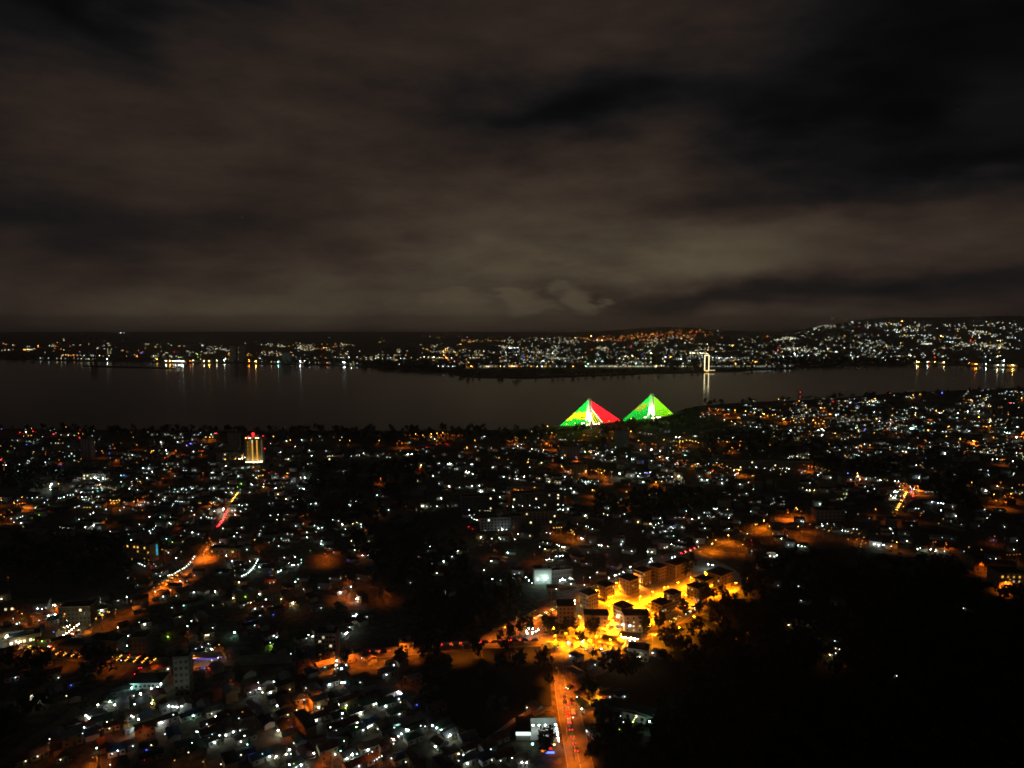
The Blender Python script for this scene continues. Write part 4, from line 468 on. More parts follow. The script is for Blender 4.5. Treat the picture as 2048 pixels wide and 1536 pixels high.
def scatter(n, poly_x, poly_y, cols, sizes, out, power=1.0, per=6):
    """small lamps too many to survey: they come in clumps, thinner towards the top of the band"""
    k = 0
    while k < n:
        cx_ = rng.uniform(*poly_x)
        t = rng.random() ** power
        m = max(1, int(rng.expovariate(1 / per)))
        sp = rng.uniform(4, 26)
        for _ in range(m):
            x = cx_ + rng.gauss(0, sp)
            y0, y1 = poly_y(x)
            y = y0 + (y1 - y0) * t + rng.gauss(0, sp * .16)
            if y < y0 or y > y1 or not (poly_x[0] <= x <= poly_x[1]):
                k += 1
                continue
            c = rng.choice(cols)
            if c == 'w':
                c = rng.choice('wwvu')
            out.append((x, y, c, rng.choice(sizes)))
            k += 1


scatter(760, (1560, 2060), lambda x: (643 + max(0, 1760 - x) * .05, 716), 'wwwwyyuuk', (1, 1, 1, 1, 2, 2), FAR, 0.9, 9)
scatter(820, (1000, 1570), lambda x: (672, 738), 'wwwwyyyuk', (1, 1, 1, 1, 2), FAR, 0.8)
scatter(260, (1160, 1450), lambda x: (655 + abs(x - 1380) * .10, 682), 'okkor', (1, 1, 1, 1, 2), FAR)
scatter(230, (590, 1010), lambda x: (680, 734), 'wwyyyk', (1, 1, 1, 2), FAR)
scatter(160, (0, 600), lambda x: (686, 722), 'wwyyyk', (1, 1, 1, 2), FAR)
scatter(60, (920, 1120), lambda x: (676, 684), 'koky', (1, 1), FAR)
scatter(330, (1705, 2055), lambda x: (788 - (x - 1705) * .03, 868), 'wwwwwwwuuyykc', (1, 1, 2, 2, 2, 3), LIGHTS)
scatter(150, (1480, 1760), lambda x: (806, 880), 'wwwwwuyk', (1, 1, 2, 2), LIGHTS)
scatter(120, (1560, 2055), lambda x: (868, 920), 'wwwwwuyk', (1, 1, 2, 2), LIGHTS)
scatter(110, (1000, 1430), lambda x: (885, 1000), 'wwwwwuyk', (1, 1, 1, 2), LIGHTS)
scatter(130, (0, 460), lambda x: (880, 1015), 'wwwwwuykc', (1, 1, 1, 2), LIGHTS)
scatter(60, (380, 640), lambda x: (920, 1090), 'wwwwwuyc', (1, 1, 1, 2), LIGHTS)
scatter(40, (1200, 1480), lambda x: (1010, 1075), 'wwwwuy', (1, 1, 1, 2), LIGHTS)
scatter(30, (1500, 2050), lambda x: (930, 1010), 'wwwwuy', (1, 1, 1), LIGHTS)

# ---------------------------------------------------------------- the setting: land, river, hills, roads
def ground_mat(name, veg, sand, scale=0.012):
    m = bpy.data.materials.new(name)
    m.use_nodes = True
    nt = m.node_tree
    b = nt.nodes['Principled BSDF']
    b.inputs['Roughness'].default_value = 0.95
    tc = nt.nodes.new('ShaderNodeTexCoord')
    n1 = nt.nodes.new('ShaderNodeTexNoise')
    n1.inputs['Scale'].default_value = scale
    n1.inputs['Detail'].default_value = 8
    n2 = nt.nodes.new('ShaderNodeTexNoise')
    n2.inputs['Scale'].default_value = scale * 22
    n2.inputs['Detail'].default_value = 6
    for n in (n1, n2):
        nt.links.new(tc.outputs['Object'], n.inputs['Vector'])
    mx = nt.nodes.new('ShaderNodeMath')
    mx.operation = 'ADD'
    nt.links.new(n1.outputs['Fac'], mx.inputs[0])
    nt.links.new(n2.outputs['Fac'], mx.inputs[1])
    r = nt.nodes.new('ShaderNodeValToRGB')
    e = r.color_ramp.elements
    e[0].position, e[0].color = 0.42, veg + (1,)
    e[1].position, e[1].color = 0.60, sand + (1,)
    k = e.new(0.5)
    k.color = tuple((a + c) / 2 * 0.8 for a, c in zip(veg, sand)) + (1,)
    hf = nt.nodes.new('ShaderNodeMath')
    hf.operation = 'MULTIPLY'
    hf.inputs[1].default_value = 0.5
    nt.links.new(mx.outputs[0], hf.inputs[0])
    nt.links.new(hf.outputs[0], r.inputs[0])
    nt.links.new(r.outputs[0], b.inputs['Base Color'])
    return m


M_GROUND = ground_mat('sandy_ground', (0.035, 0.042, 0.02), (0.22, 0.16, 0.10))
M_FARLAND = ground_mat('far_ground', (0.03, 0.034, 0.02), (0.12, 0.09, 0.06), 0.002)
NEAR_SHORE = [(-900, 850), (-300, 854), (0, 857), (300, 860), (520, 862), (800, 861), (1000, 860), (1090, 856), (1130, 850), (1250, 841),
              (1345, 825), (1395, 812), (1480, 805), (1600, 800), (1700, 794), (1800, 785), (1920, 780), (2048, 775), (2500, 764), (3200, 760)]
FAR_SHORE = [(-1200, 715), (-500, 716), (0, 718), (200, 721), (350, 725), (480, 725.5), (600, 728), (700, 730.5), (760, 735), (830, 739), (900, 746),
             (940, 753), (1050, 755), (1150, 752), (1230, 749), (1320, 745), (1400, 743.5), (1480, 741), (1560, 736), (1700, 729),
             (1860, 727), (1930, 730), (1985, 733.5), (2048, 734.5), (2600, 737), (3400, 738)]


def rough_line(pts, seg, amp):
    """subdivide a shoreline and let it wander"""
    out = []
    w = [P(*p) for p in pts]
    for a, b in zip(w, w[1:]):
        n = max(1, int((b - a).length / seg))
        for i in range(n):
            p = a.lerp(b, i / n)
            out.append(Vector((p.x + rng.uniform(-amp, amp), p.y + rng.uniform(-amp, amp), 0)))
    out.append(w[-1])
    return out


def land(name, shore, back, m):
    mb = MB()
    mb.poly([tuple(p) for p in shore] + back, m)
    for a, b in zip(shore, shore[1:]):
        mb.poly([(a.x, a.y, 0), (b.x, b.y, 0), (b.x, b.y, -6), (a.x, a.y, -6)], m)
    o = mb.build(name)
    tag(o, kind='structure')
    return o


near_line = rough_line(NEAR_SHORE, 30, 4)
land('ground', near_line, [(11000, near_line[-1].y, 0), (11000, -3000, 0), (-11000, -3000, 0), (-11000, near_line[0].y, 0)], M_GROUND)
far_line = rough_line(FAR_SHORE, 60, 9)
land('far_bank', far_line, [(11000, far_line[-1].y, 0), (11000, 10600, 0), (6000, 11300, 0), (1500, 10900, 0), (-3000, 11200, 0), (-11000, 10700, 0), (-11000, far_line[0].y, 0)], M_FARLAND)


def water_mat():
    m = bpy.data.materials.new('river_water')
    m.use_nodes = True
    nt = m.node_tree
    b = nt.nodes['Principled BSDF']
    b.inputs['Base Color'].default_value = (0.020, 0.017, 0.013, 1)
    b.inputs['Roughness'].default_value = 0.13
    b.inputs['IOR'].default_value = 1.33
    b.inputs['Specular IOR Level'].default_value = 0.36
    tc = nt.nodes.new('ShaderNodeTexCoord')
    mp = nt.nodes.new('ShaderNodeMapping')
    mp.inputs['Scale'].default_value = (0.02, 0.05, 1)
    n = nt.nodes.new('ShaderNodeTexNoise')
    n.inputs['Scale'].default_value = 1.0
    n.inputs['Detail'].default_value = 5
    nt.links.new(tc.outputs['Object'], mp.inputs[0])
    nt.links.new(mp.outputs[0], n.inputs['Vector'])
    r = nt.nodes.new('ShaderNodeMapRange')
    r.inputs['To Min'].default_value = 0.085
    r.inputs['To Max'].default_value = 0.135
    nt.links.new(n.outputs['Fac'], r.inputs['Value'])
    nt.links.new(r.outputs[0], b.inputs['Roughness'])
    return m


mb = MB()
mb.poly([(-11000, 900, -2.5), (11000, 900, -2.5), (11000, 9000, -2.5), (-11000, 9000, -2.5)], water_mat())
tag(mb.build('river'), kind='structure')

# low grass banks lying in the river
M_BANK = mat('bank_grass', (0.018, 0.020, 0.012), 0.95, 0.3, 0.05)


def islet(pts, hgt):
    mb = MB()
    n = len(pts)
    up = [P(x, y0, -2.5) for x, y0, y1 in pts]
    lo = [P(x, y1, -2.5) for x, y0, y1 in pts]
    for i in range(n - 1):
        a, b, c, d = lo[i], lo[i + 1], up[i + 1], up[i]
        m1, m2 = (a + d) / 2, (b + c) / 2
        h1 = hgt * (0.4 + rng.random()) if 0 < i else 0.1
        h2 = hgt * (0.4 + rng.random()) if i < n - 2 else 0.1
        m1 = Vector((m1.x, m1.y, -2.5 + h1))
        m2 = Vector((m2.x, m2.y, -2.5 + h2))
        mb.poly([a, b, m2, m1], M_BANK)
        mb.poly([m1, m2, c, d], M_BANK)
    tag(mb.build('sandbank'), kind='structure')


islet([(165, 732, 733), (190, 731, 735), (230, 732, 736), (280, 733, 737), (320, 734.5, 738), (350, 736, 737)], 2.0)


def hill_z(x, y):
    if y < 4300:
        return 0.0
    a = x / y
    t = min(1.0, max(0.0, (a - 0.34) / 0.20))
    side = t * t * (3 - 2 * t)
    r = min(1.0, (y - 4300) / 5900)
    if y > 10000:
        r *= max(0.0, 1 - (y - 10000) / 900)
    z1 = side * (r * (232 + 14 * math.sin(x / 900.0) + 7 * math.sin(x / 370.0 + 1) + 8 * math.sin(y / 800.0)))
    # the lower ridge with the reddish lamps, nearer the middle
    q = min(1.0, max(0.0, (y - 6000) / 3200)) * (max(0.0, 1 - (y - 9700) / 900) if y > 9700 else 1.0)
    z2 = q * (82 + 9 * math.sin(x / 260.0)) * math.exp(-((a - 0.225) / 0.11) ** 2)
    return max(z1, z2 if z2 > 1.0 else 0.0)


mb = MB()
nx, ny = 84, 46
gx = [400 + 10400 * i / (nx - 1) for i in range(nx)]
gy = [4300 + 6500 * j / (ny - 1) for j in range(ny)]
vs = [(x, y, hill_z(x, y) - (0.6 if hill_z(x, y) < 0.5 else 0.0) + 0.02) for y in gy for x in gx]
mb.add(vs, [(j * nx + i, j * nx + i + 1, (j + 1) * nx + i + 1, (j + 1) * nx + i) for j in range(ny - 1) for i in range(nx - 1)], M_FARLAND)
tag(mb.build('hills'), kind='structure')


def P_far(x, y, h=0.0):
    """far sight line against the plain and the hills beyond the river"""
    y = max(y, 634.0)
    a, b = x - CX, CY - y
    dy = FPX * math.cos(PITCH) + b * math.sin(PITCH)
    dz = -FPX * math.sin(PITCH) + b * math.cos(PITCH)
    t = 1.9
    while t * dy < 10500:
        X, Y, Z = a * t, dy * t, CAM_H + dz * t
        if Z <= hill_z(X, Y) + h:
            return Vector((X, Y, hill_z(X, Y) + h))
        t += 0.02
    t = 9800.0 / dy
    return Vector((a * t, dy * t, hill_z(a * t, dy * t) + h))


# ---- roads
M_ROAD = mat('worn_asphalt', (0.21, 0.18, 0.15), 0.9, 0.30, 0.25)
M_DIRT = mat('dirt_street', (0.21, 0.16, 0.11), 0.95, 0.30, 0.2)
M_KERB = mat('kerb_concrete', (0.36, 0.34, 0.30), 0.9, 0.2, 0.8)
M_LINE = mat('road_paint', (0.70, 0.69, 0.64), 0.8, 0.25, 2.0)
M_PAVE = mat('concrete_paving', (0.36, 0.33, 0.28), 0.9, 0.28, 0.12)
ROADS = {}


def smooth(pts, n=6):
    out = []
    for i in range(len(pts) - 1):
        p0, p1, p2, p3 = pts[max(i - 1, 0)], pts[i], pts[i + 1], pts[min(i + 2, len(pts) - 1)]
        for k in range(n):
            t = k / n
            out.append(0.5 * ((2 * p1) + (p2 - p0) * t + (2 * p0 - 5 * p1 + 4 * p2 - p3) * t * t + (3 * p1 - p0 - 3 * p2 + p3) * t ** 3))
    out.append(pts[-1])
    return out


road_n = [0]


def road(key, px, w, m, kerb=True, dashes=False, name='road'):
    line = smooth([P(*p) for p in px])
    ROADS[key] = line
    z = 0.012 + 0.004 * road_n[0]
    road_n[0] += 1
    mb = MB()
    L, R = [], []
    for i, p in enumerate(line):
        t = (line[min(i + 1, len(line) - 1)] - line[max(i - 1, 0)]).normalized()
        s = Vector((-t.y, t.x, 0))
        L.append(p + s * (w / 2))
        R.append(p - s * (w / 2))
    for i in range(len(line) - 1):
        mb.poly([(R[i].x, R[i].y, z), (R[i + 1].x, R[i + 1].y, z), (L[i + 1].x, L[i + 1].y, z), (L[i].x, L[i].y, z)], m)
        if kerb:
            for A in (L, R):
                a, b = A[i], A[i + 1]
                d = b - a
                mb.box(((a.x + b.x) / 2, (a.y + b.y) / 2, 0.075), (d.length, 0.3, 0.15), M_KERB, math.atan2(d.y, d.x))
        if dashes:
            a, b = line[i], line[i + 1]
            d = b - a
            n = max(1, int(d.length / 8))
            for k in range(n):
                c = a + d * ((k + .5) / n)
                ang = math.atan2(d.y, d.x)
                e, s = d.normalized() * 1.5, Vector((-d.y, d.x, 0)).normalized() * 0.09
                mb.poly([(q.x, q.y, z + 0.004) for q in (c - e - s, c + e - s, c + e + s, c - e + s)], M_LINE)
    tag(mb.build(name), kind='structure')


road('avenue', [(1116, 1276), (1124, 1320), (1131, 1375), (1140, 1430), (1150, 1480), (1162, 1540), (1180, 1640), (1200, 1760)], 10.5, M_ROAD, True, True)
road('cross', [(-260, 1262), (-60, 1287), (47, 1299), (160, 1312), (313, 1326), (420, 1323), (560, 1317), (690, 1310), (800, 1303), (900, 1293), (1000, 1287), (1118, 1282)], 11, M_ROAD, True, True)
road('diagonal', [(85, 1301), (165, 1259), (240, 1213), (300, 1180), (340, 1159), (385, 1129), (415, 1096), (430, 1070), (446, 1040), (462, 1006), (480, 978)], 9, M_ROAD)
road('slip', [(975, 1284), (1010, 1264), (1050, 1244), (1112, 1212), (1150, 1192), (1190, 1174), (1245, 1150), (1300, 1124), (1366, 1108), (1394, 1097), (1450, 1080)], 12, M_ROAD)
road('lane', [(1262, 1262), (1305, 1264), (1345, 1244), (1372, 1229), (1400, 1213), (1432, 1196), (1475, 1172)], 8, M_ROAD)
road('district', [(1450, 1080), (1500, 1068), (1540, 1052), (1585, 1040), (1640, 1046), (1700, 1058), (1760, 1075)], 10, M_DIRT)
road('boulevard', [(1590, 925), (1640, 938), (1700, 950), (1760, 960), (1836, 972)], 9, M_ROAD)
road('turning', [(1836, 972), (1822, 992), (1806, 1008), (1794, 1022), (1830, 1040), (1870, 1048), (1930, 1062)], 8, M_ROAD)
road('farm', [(0, 1532), (40, 1500), (80, 1470), (120, 1446), (170, 1405), (215, 1372), (258, 1346), (300, 1324)], 6, M_DIRT, False)
road('street', [(590, 1560), (645, 1520), (700, 1498), (760, 1475), (810, 1455), (850, 1440), (872, 1432)], 7, M_DIRT, False)
road('street', [(540, 1450), (575, 1425), (605, 1405), (650, 1375), (700, 1352)], 6, M_DIRT, False)
road('street', [(870, 1440), (930, 1470), (985, 1500), (1040, 1536), (1090, 1580)], 6, M_DIRT, False)
road('street', [(640, 1500), (560, 1465), (500, 1440), (440, 1415)], 5, M_DIRT, False)
road('street', [(420, 1530), (480, 1500), (560, 1480)], 5, M_DIRT, False)
road('sidestreet', [(1131, 1388), (1152, 1370), (1180, 1350), (1210, 1335), (1240, 1318), (1265, 1295)], 7, M_DIRT, False)
road('backroad', [(268, 1365), (285, 1335), (297, 1325)], 6, M_DIRT, False)
road('backlane', [(440, 1385), (455, 1365), (470, 1340), (482, 1322)], 6, M_DIRT, False)
road('market', [(330, 890), (365, 893), (385, 886), (410, 878)], 9, M_ROAD)
road('corniche', [(1345, 829), (1362, 826), (1378, 821), (1395, 817), (1420, 816), (1470, 825)], 10, M_ROAD)
mb = MB()
mb.poly([P(x, y, 0.11) for x, y in [(1108, 1274), (1113, 1216), (1165, 1186), (1300, 1119), (1388, 1096), (1428, 1118), (1482, 1146), (1484, 1176), (1400, 1226), (1322, 1258), (1200, 1276)][::-1]], M_PAVE)
tag(mb.build('forecourt_paving'), kind='structure')
mb = MB()
mb.poly([P(x, y, 0.1) for x, y in [(1160, 1402), (1203, 1402), (1206, 1372), (1160, 1374)][::1]], M_PAVE)
tag(mb.build('yard_paving'), kind='structure')

# growth of field, hillside and avenue side, coloured dark where lamp light should end
M_UNLIT_SCRUB = ground_mat('unlit_scrub', (0.012, 0.018, 0.008), (0.035, 0.042, 0.018), 0.05)
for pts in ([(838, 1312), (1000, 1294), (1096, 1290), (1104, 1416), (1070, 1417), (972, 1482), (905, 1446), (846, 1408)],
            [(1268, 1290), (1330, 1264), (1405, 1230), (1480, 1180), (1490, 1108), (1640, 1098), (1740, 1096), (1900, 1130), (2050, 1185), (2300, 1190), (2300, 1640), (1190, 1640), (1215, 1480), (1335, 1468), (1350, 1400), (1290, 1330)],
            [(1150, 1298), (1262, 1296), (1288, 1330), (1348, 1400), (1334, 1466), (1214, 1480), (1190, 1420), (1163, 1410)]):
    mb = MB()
    mb.poly([P(x, y, .006 + .0005 * len(pts)) for x, y in pts][::-1], M_UNLIT_SCRUB)
    tag(mb.build('unlit_scrubland'), kind='structure')

# ---------------------------------------------------------------- buildings the photograph lets one recognise
M_CREAM = mat('cream_render', (0.52, 0.45, 0.36), 0.9, 0.16, 0.3)
M_WHITE = mat('white_render', (0.66, 0.65, 0.62), 0.9, 0.12, 0.3)
M_GREYW = mat('grey_render', (0.34, 0.34, 0.33), 0.9, 0.2, 0.25)
M_BEIGE = mat('beige_render', (0.42, 0.38, 0.28), 0.9, 0.18, 0.25)
M_DULL = mat('dull_render', (0.15, 0.14, 0.125), 0.9, 0.2, 0.25)
M_PINK = mat('pink_render', (0.46, 0.34, 0.29), 0.9, 0.16, 0.3)
M_OCHRE = mat('ochre_render', (0.45, 0.30, 0.14), 0.9, 0.18, 0.3)
M_ROOF = mat('dark_roof', (0.045, 0.040, 0.036), 0.9, 0.3, 0.4)
M_TIN = mat('rusty_tin', (0.16, 0.095, 0.06), 0.7, 0.4, 0.6)
M_ZINC = mat('grey_tin', (0.22, 0.23, 0.24), 0.6, 0.3, 0.6)
M_TILE = mat('red_roof', (0.17, 0.06, 0.045), 0.85, 0.3, 0.6)
M_GREEN = mat('green_roof', (0.07, 0.14, 0.09), 0.8, 0.3, 0.6)
M_BLUE = mat('blue_roof', (0.06, 0.10, 0.20), 0.8, 0.3, 0.6)
M_SLAB = mat('concrete', (0.32, 0.30, 0.27), 0.9, 0.2, 0.5)
M_GLASS = mat('dark_glass', (0.02, 0.022, 0.025), 0.25, 0.2, 1.0)
M_FRAME = mat('window_frame', (0.30, 0.26, 0.22), 0.7, 0.1, 1.0)
M_DOOR = mat('brown_door', (0.10, 0.06, 0.035), 0.7, 0.2, 1.0)
M_METAL = mat('galvanised_steel', (0.30, 0.31, 0.32), 0.5, 0.15, 1.0, 0.6)
M_BLOCKWALL = mat('cement_blocks', (0.36, 0.34, 0.31), 0.95, 0.25, 0.4)
WIN_CACHE = {}


def win_mesh(w, h, m):
    k = (round(w, 2), round(h, 2), m.name, id(m))
    if k not in WIN_CACHE:
        b = MB()
        for dx, dz, sx, sz in ((0, h / 2, w + .16, .08), (0, -h / 2, w + .16, .08), (-w / 2, 0, .08, h), (w / 2, 0, .08, h), (0, 0, .06, h - .06)):
            b.box((dx, -0.04, dz), (sx, 0.08, sz), M_FRAME)
        b.poly([(-w / 2, -0.015, -h / 2), (w / 2, -0.015, -h / 2), (w / 2, -0.015, h / 2), (-w / 2, -0.015, h / 2)], m)
        WIN_CACHE[k] = b.mesh('window')
    return WIN_CACHE[k]


def facade_points(w, d, cols_w, cols_d, faces):
    """centres of the window columns on the chosen faces: (x, y, rz, column, face)"""
    out = []
    for f in faces:
        n, L, off = ((cols_w, w, d / 2) if f in 'fb' else (cols_d, d, w / 2))
        rz = {'f': 0, 'r': math.pi / 2, 'b': math.pi, 'l': -math.pi / 2}[f]
        for i in range(n):
            s = -L / 2 + L * (i + .5) / n
            out.append((s * math.cos(rz) + off * math.sin(rz), s * math.sin(rz) - off * math.cos(rz), rz, i, f))
    return out


def block(name, label, loc, rot, w, d, floors, cols=(4, 4), wall=None, roof='hip', lit=0.0, lit_c='k', faces='frl', balcony='', fh=3.2, group=None, glow_s=2.0, win=(1.3, 1.5), roofm=None, cat='building'):
    """a storeyed building: wall, roof, balconies (> railing) and every window a part"""
    t = empty(name, loc, rot)
    tag(t, label, cat, group)
    wall = wall or M_CREAM
    h = floors * fh + 0.5
    b = MB()
    b.box((0, 0, h / 2), (w, d, h), wall)
    for k in range(1, floors):
        b.box((0, 0, k * fh + 0.25), (w + .10, d + .10, .14), wall)
    b.build('wall', t)
    b = MB()
    rm = roofm or M_ROOF
    if roof == 'hip':
        b.box((0, 0, h + .15), (w + 1.2, d + 1.2, .3), M_SLAB)
        b.hip(w, d, h + .31, .9, rm, 0.5)
    elif roof == 'flat':
        b.box((0, 0, h + .12), (w + .5, d + .5, .24), rm)
        for sx, sy, ww, dd in ((0, -1, w + .5, .2), (0, 1, w + .5, .2), (-1, 0, .2, d + .1), (1, 0, .2, d + .1)):
            b.box((sx * (w / 2 + .15), sy * (d / 2 + .15), h + .55), (ww, dd, .6), M_SLAB)
        b.box((w * .15, d * .1, h + 1.3), (min(4, w * .3), min(4, d * .3), 2.1), wall)
    else:
        b.gable(w, d, h + .02, d * .22, rm, .6)
    b.build('roof', t)
    n = 0
    for x, y, rz, i, f in facade_points(w, d, cols[0], cols[1], faces):
        for k in range(floors):
            if n >= 96:
                break
            on = rng.random() < lit
            m = glow(lit_c if rng.random() < .75 else 'y', glow_s * rng.uniform(.5, 1.6), False) if on else M_GLASS
            o = link('window', win_mesh(win[0], win[1], m), t, (x, y, k * fh + fh * .55), rz)
            if on:
                o['label'] = 'lit window'
            n += 1
    for f in balcony:
        rz = {'f': 0, 'r': math.pi / 2, 'l': -math.pi / 2}[f]
        L, off = (w * .8, d / 2) if f == 'f' else (d * .8, w / 2)
        for k in range(1, floors):
            b = MB()
            b.box((0, -.5, 0), (L, 1.0, .18), M_SLAB)
            bo = b.build('balcony', t, (off * math.sin(rz), -off * math.cos(rz), k * fh + .12), rz)
            b = MB()
            b.box((0, -.96, .54), (L, .08, .85), wall)
            for s in (-1, 1):
                b.box((s * (L / 2 - .04), -.46, .54), (.08, .92, .85), wall)
            b.build('railing', bo)
    return t


def roof_loc(x, y, h):
    p = P(x, y, h)
    return (p.x, p.y, 0)


A38 = math.radians(39)
H5 = 5 * 3.2 + 2
# front rank, rear rank and the corner block of the sodium-lit estate
estate = [
    ('five storey corner block with dark roof beside the orange slip road', (1131, 1204), 2, 9.5, 10, 5, 2.45, 'fr'),
    ('cream apartment block nearest the slip road in the rear rank of the orange estate', (1178, 1182), 39, 8.4, 8.4, 4, 2.4, 'fl'),
    ('second apartment block along the rear rank, stepped balconies facing the bright forecourt', (1211, 1166), 39, 8.4, 8.4, 4, 2.4, 'fl'),
    ('third apartment block along the rear rank, brightest cream facade over the forecourt', (1258, 1153), 39, 9.4, 9.4, 4, 2.5, 'f'),
    ('fourth apartment block along the rear rank with a plain orange gable wall', (1285, 1137), 39, 8.6, 8.6, 4, 2.4, 'l'),
    ('fifth apartment block along the rear rank, half in shadow behind its neighbour', (1316, 1129), 39, 8.4, 8.4, 4, 2.4, 'l'),
    ('long apartment block with stacked balconies at the far end of the rear rank', (1357, 1121), 39, 17, 9, 4, 2.5, 'fl'),
    ('wide rounded front block with dark hip roof left of the pale tree', (1192, 1223), -4, 13.5, 8, 4, 2.6, 'f'),
    ('lone square block with diamond-shaped dark roof in the middle of the forecourt', (1246, 1208), 39, 8.4, 8.4, 4, 2.2, 'l'),
    ('wide front block with lit kitchen windows above the white arcade', (1271, 1223), 2, 14.5, 8.5, 4, 2.4, 'f'),
    ('front block with a blue shop sign on its corner and stepped dark roof', (1323, 1201), 39, 9.4, 8.2, 4, 2.2, 'fl'),
    ('slim block with white-lit upper balcony in the front rank', (1345, 1182), 39, 8.4, 7.2, 4, 2.2, 'l'),
    ('grey apartment block with dark facade between the trees and the street', (1393, 1169), 39, 9.2, 8.2, 4, 2.1, 'fl'),
    ('hidden apartment block whose roof shows behind the grey one', (1408, 1154), 39, 9.0, 8.0, 4, 2.1, 'fl'),
    ('large dark terraced block at the right end of the orange estate', (1440, 1141), 39, 14, 11.5, 4, 2.4, 'fl')]
estate = [(e[0], roof_loc(e[1][0], e[1][1], e[5] * e[6] + 1.2), math.radians(e[2]), e[3], e[4], e[5], e[6], e[7]) for e in estate]
for i, (lab, loc, rot, w, d, fl, fh_, bal) in enumerate(estate):
    block('apartment_block', lab, loc, rot, w, d, fl, (4, 3), M_CREAM if i not in (12, 14) else M_BEIGE, 'hip', 0.08 if i != 9 else .22, 'k', 'fl' if i not in (0, 7, 9) else 'frl',
          bal, group='apartment blocks of the orange lit estate', glow_s=1.2, fh=fh_, win=(1.0, 1.05))

# street arcade under the wide front block
t = empty('arcade', P(1258, 1258), math.radians(2))
tag(t, 'long white single storey arcade of pillars in front of the orange estate', 'arcade')
b = MB()
b.box((0, 0, 3.6), (24, 3.4, .35), M_WHITE)
b.build('canopy', t)
for k in range(9):
    b = MB()
    b.box((-11.4 + k * 2.85, -1.4, 1.71), (.35, .35, 3.42), M_WHITE)
    b.build('pillar', t)
b = MB()
b.box((0, 1.5, 1.71), (24, .2, 3.42), M_CREAM)
b.build('wall', t)
# carport with strip lights
t = empty('carport', P(1260, 1280), math.radians(-14))
tag(t, 'yellow-green lit carport with a dark pitched roof below the estate', 'carport')
b = MB()
b.gable(11, 7, 3.2, 1.0, M_ROOF)
b.build('roof', t)
for sx in (-1, 1):
    for sy in (-1, 1):
        b = MB()
        b.box((sx * 5, sy * 3, 1.5), (.2, .2, 3.0), M_METAL)
        b.build('post', t)
b = MB()
b.box((0, -3.3, 2.6), (10, .12, .12), glow('y', 90))
b.build('strip_light', t)
# big dark-roofed hall in front of the estate
block('hall', 'broad dark hipped hall in front of the estate, unlit', roof_loc(1226, 1277, 4.5), math.radians(-24), 12.5, 9, 1, (4, 3), M_BEIGE, 'hip', 0, faces='fl', fh=2.8)

# ---- golden hotel tower
t = empty('hotel_tower', P(512, 926), math.radians(8))
tag(t, 'tall hotel tower with golden light columns, white canopy glow and a red beacon', 'tower')
TW, TD, TH = 19.0, 15.0, 32.0
b = MB()
b.box((0, 0, TH / 2), (TW, TD, TH), M_OCHRE)
b.tube((-TW / 2, -TD / 2 + 2.5, 0), (-TW / 2, -TD / 2 + 2.5, TH), 2.6, 2.6, M_OCHRE, 12)
b.tube((TW / 2, -TD / 2 + 2.5, 0), (TW / 2, -TD / 2 + 2.5, TH), 2.6, 2.6, M_GREYW, 12)
b.build('wall', t)
b = MB()
b.box((0, 0, TH + .6), (TW + 2.5, TD + 2.5, 1.0), M_SLAB)
b.box((0, 1, TH + 2.6), (8, 8, 3.0), M_OCHRE)
b.build('roof', t)
for lx, c, st in ((-7.6, 'k', .8), (-2.2, 'k', 1.5), (3.4, 'k', 1.3), (9.2, 'y', .15), (-5.0, 'k', .35)):
    b = MB()
    for k in range(20):
        if c == 'k' and st == .8 and k % 3 == 1:
            continue
        b.box((lx, -TD / 2 - .06, 1.8 + k * 1.5), (1.5 if st > 1 else .9, .12, .85), glow('y' if st > 1.4 and k > 16 else c, st))
    b.build('light_column', t)
b = MB()
for s in (-1, 1):
    b.box((s * 5.2, -TD / 2 - 2.2, 3.2), (10.2, 4.0, .3), M_WHITE, s * .10)
b.build('canopy', t)
b = MB()
for s in (-1, 1):
    for k in range(5):
        b.ball((s * (1.2 + k * 2.0), -TD / 2 - 4.0 + k * .2 * 1, 3.6), .35, glow('y', 60))
b.build('canopy_light', t)
for x, z, c, st, r in ((-1.0, TH + 6.5, 'r', 3.0, 2.1), (-6.8, TH + 2.9, 'r', 2.5, 1.1), (-1.0, TH + 3.2, 'r', 2.5, .8), (11.2, TH + 3.8, 'r', 2.5, .8), (12.4, TH * .60, 'r', 2.5, .9), (-9.8, TH + 1.6, 'k', 10, .7)):
    b = MB()
    if z > TH:
        b.tube((x, -TD / 2 + .6, TH + 1.0), (x, -TD / 2 + .6, z), .12, .08, M_METAL)
    else:
        b.box((x - .4, -TD / 2 + 2.4, z), (.9, .2, .2), M_METAL)
    m = b.build('beacon_mast', t)
    b = MB()
    b.ball((x, -TD / 2 + .6 if z > TH else -TD / 2 + 2.2, z + .1), r, glow(c, st))
    b.build('beacon', m)
for x, z in ((-5.6, TH + 1.5), (-4.2, TH + 1.5), (2.4, TH + 1.5), (4.0, TH + 1.5), (5.6, TH + 1.5)):
    b = MB()
    b.box((x, -TD / 2 - .9, z), (1.1, .3, .35), glow('y', 14))
    b.build('roof_light', t)
block('podium_wing', 'low hotel wing with warm floodlit balconies left of the golden tower', P(462, 919), .25, 34, 12, 3, (8, 2), M_PINK, 'flat', .25, 'k', 'f', 'f', glow_s=2.5)
block('slab_tower', 'dark unlit slab tower left behind the golden hotel', P(470, 908), .1, 14, 12, 9, (4, 3), M_GREYW, 'flat', 0, faces='fr')

# ---- white walled depot beside the avenue
t = empty('depot', P(1075, 1470), 0.0)
p0 = P(1075, 1470)
tag(t, 'white floodlit courtyard depot with a dark roof beside the orange avenue', 'depot')


def loc3(x, y, z=0):
    q = P(x, y, z)
    return (q.x - p0.x, q.y - p0.y, z)


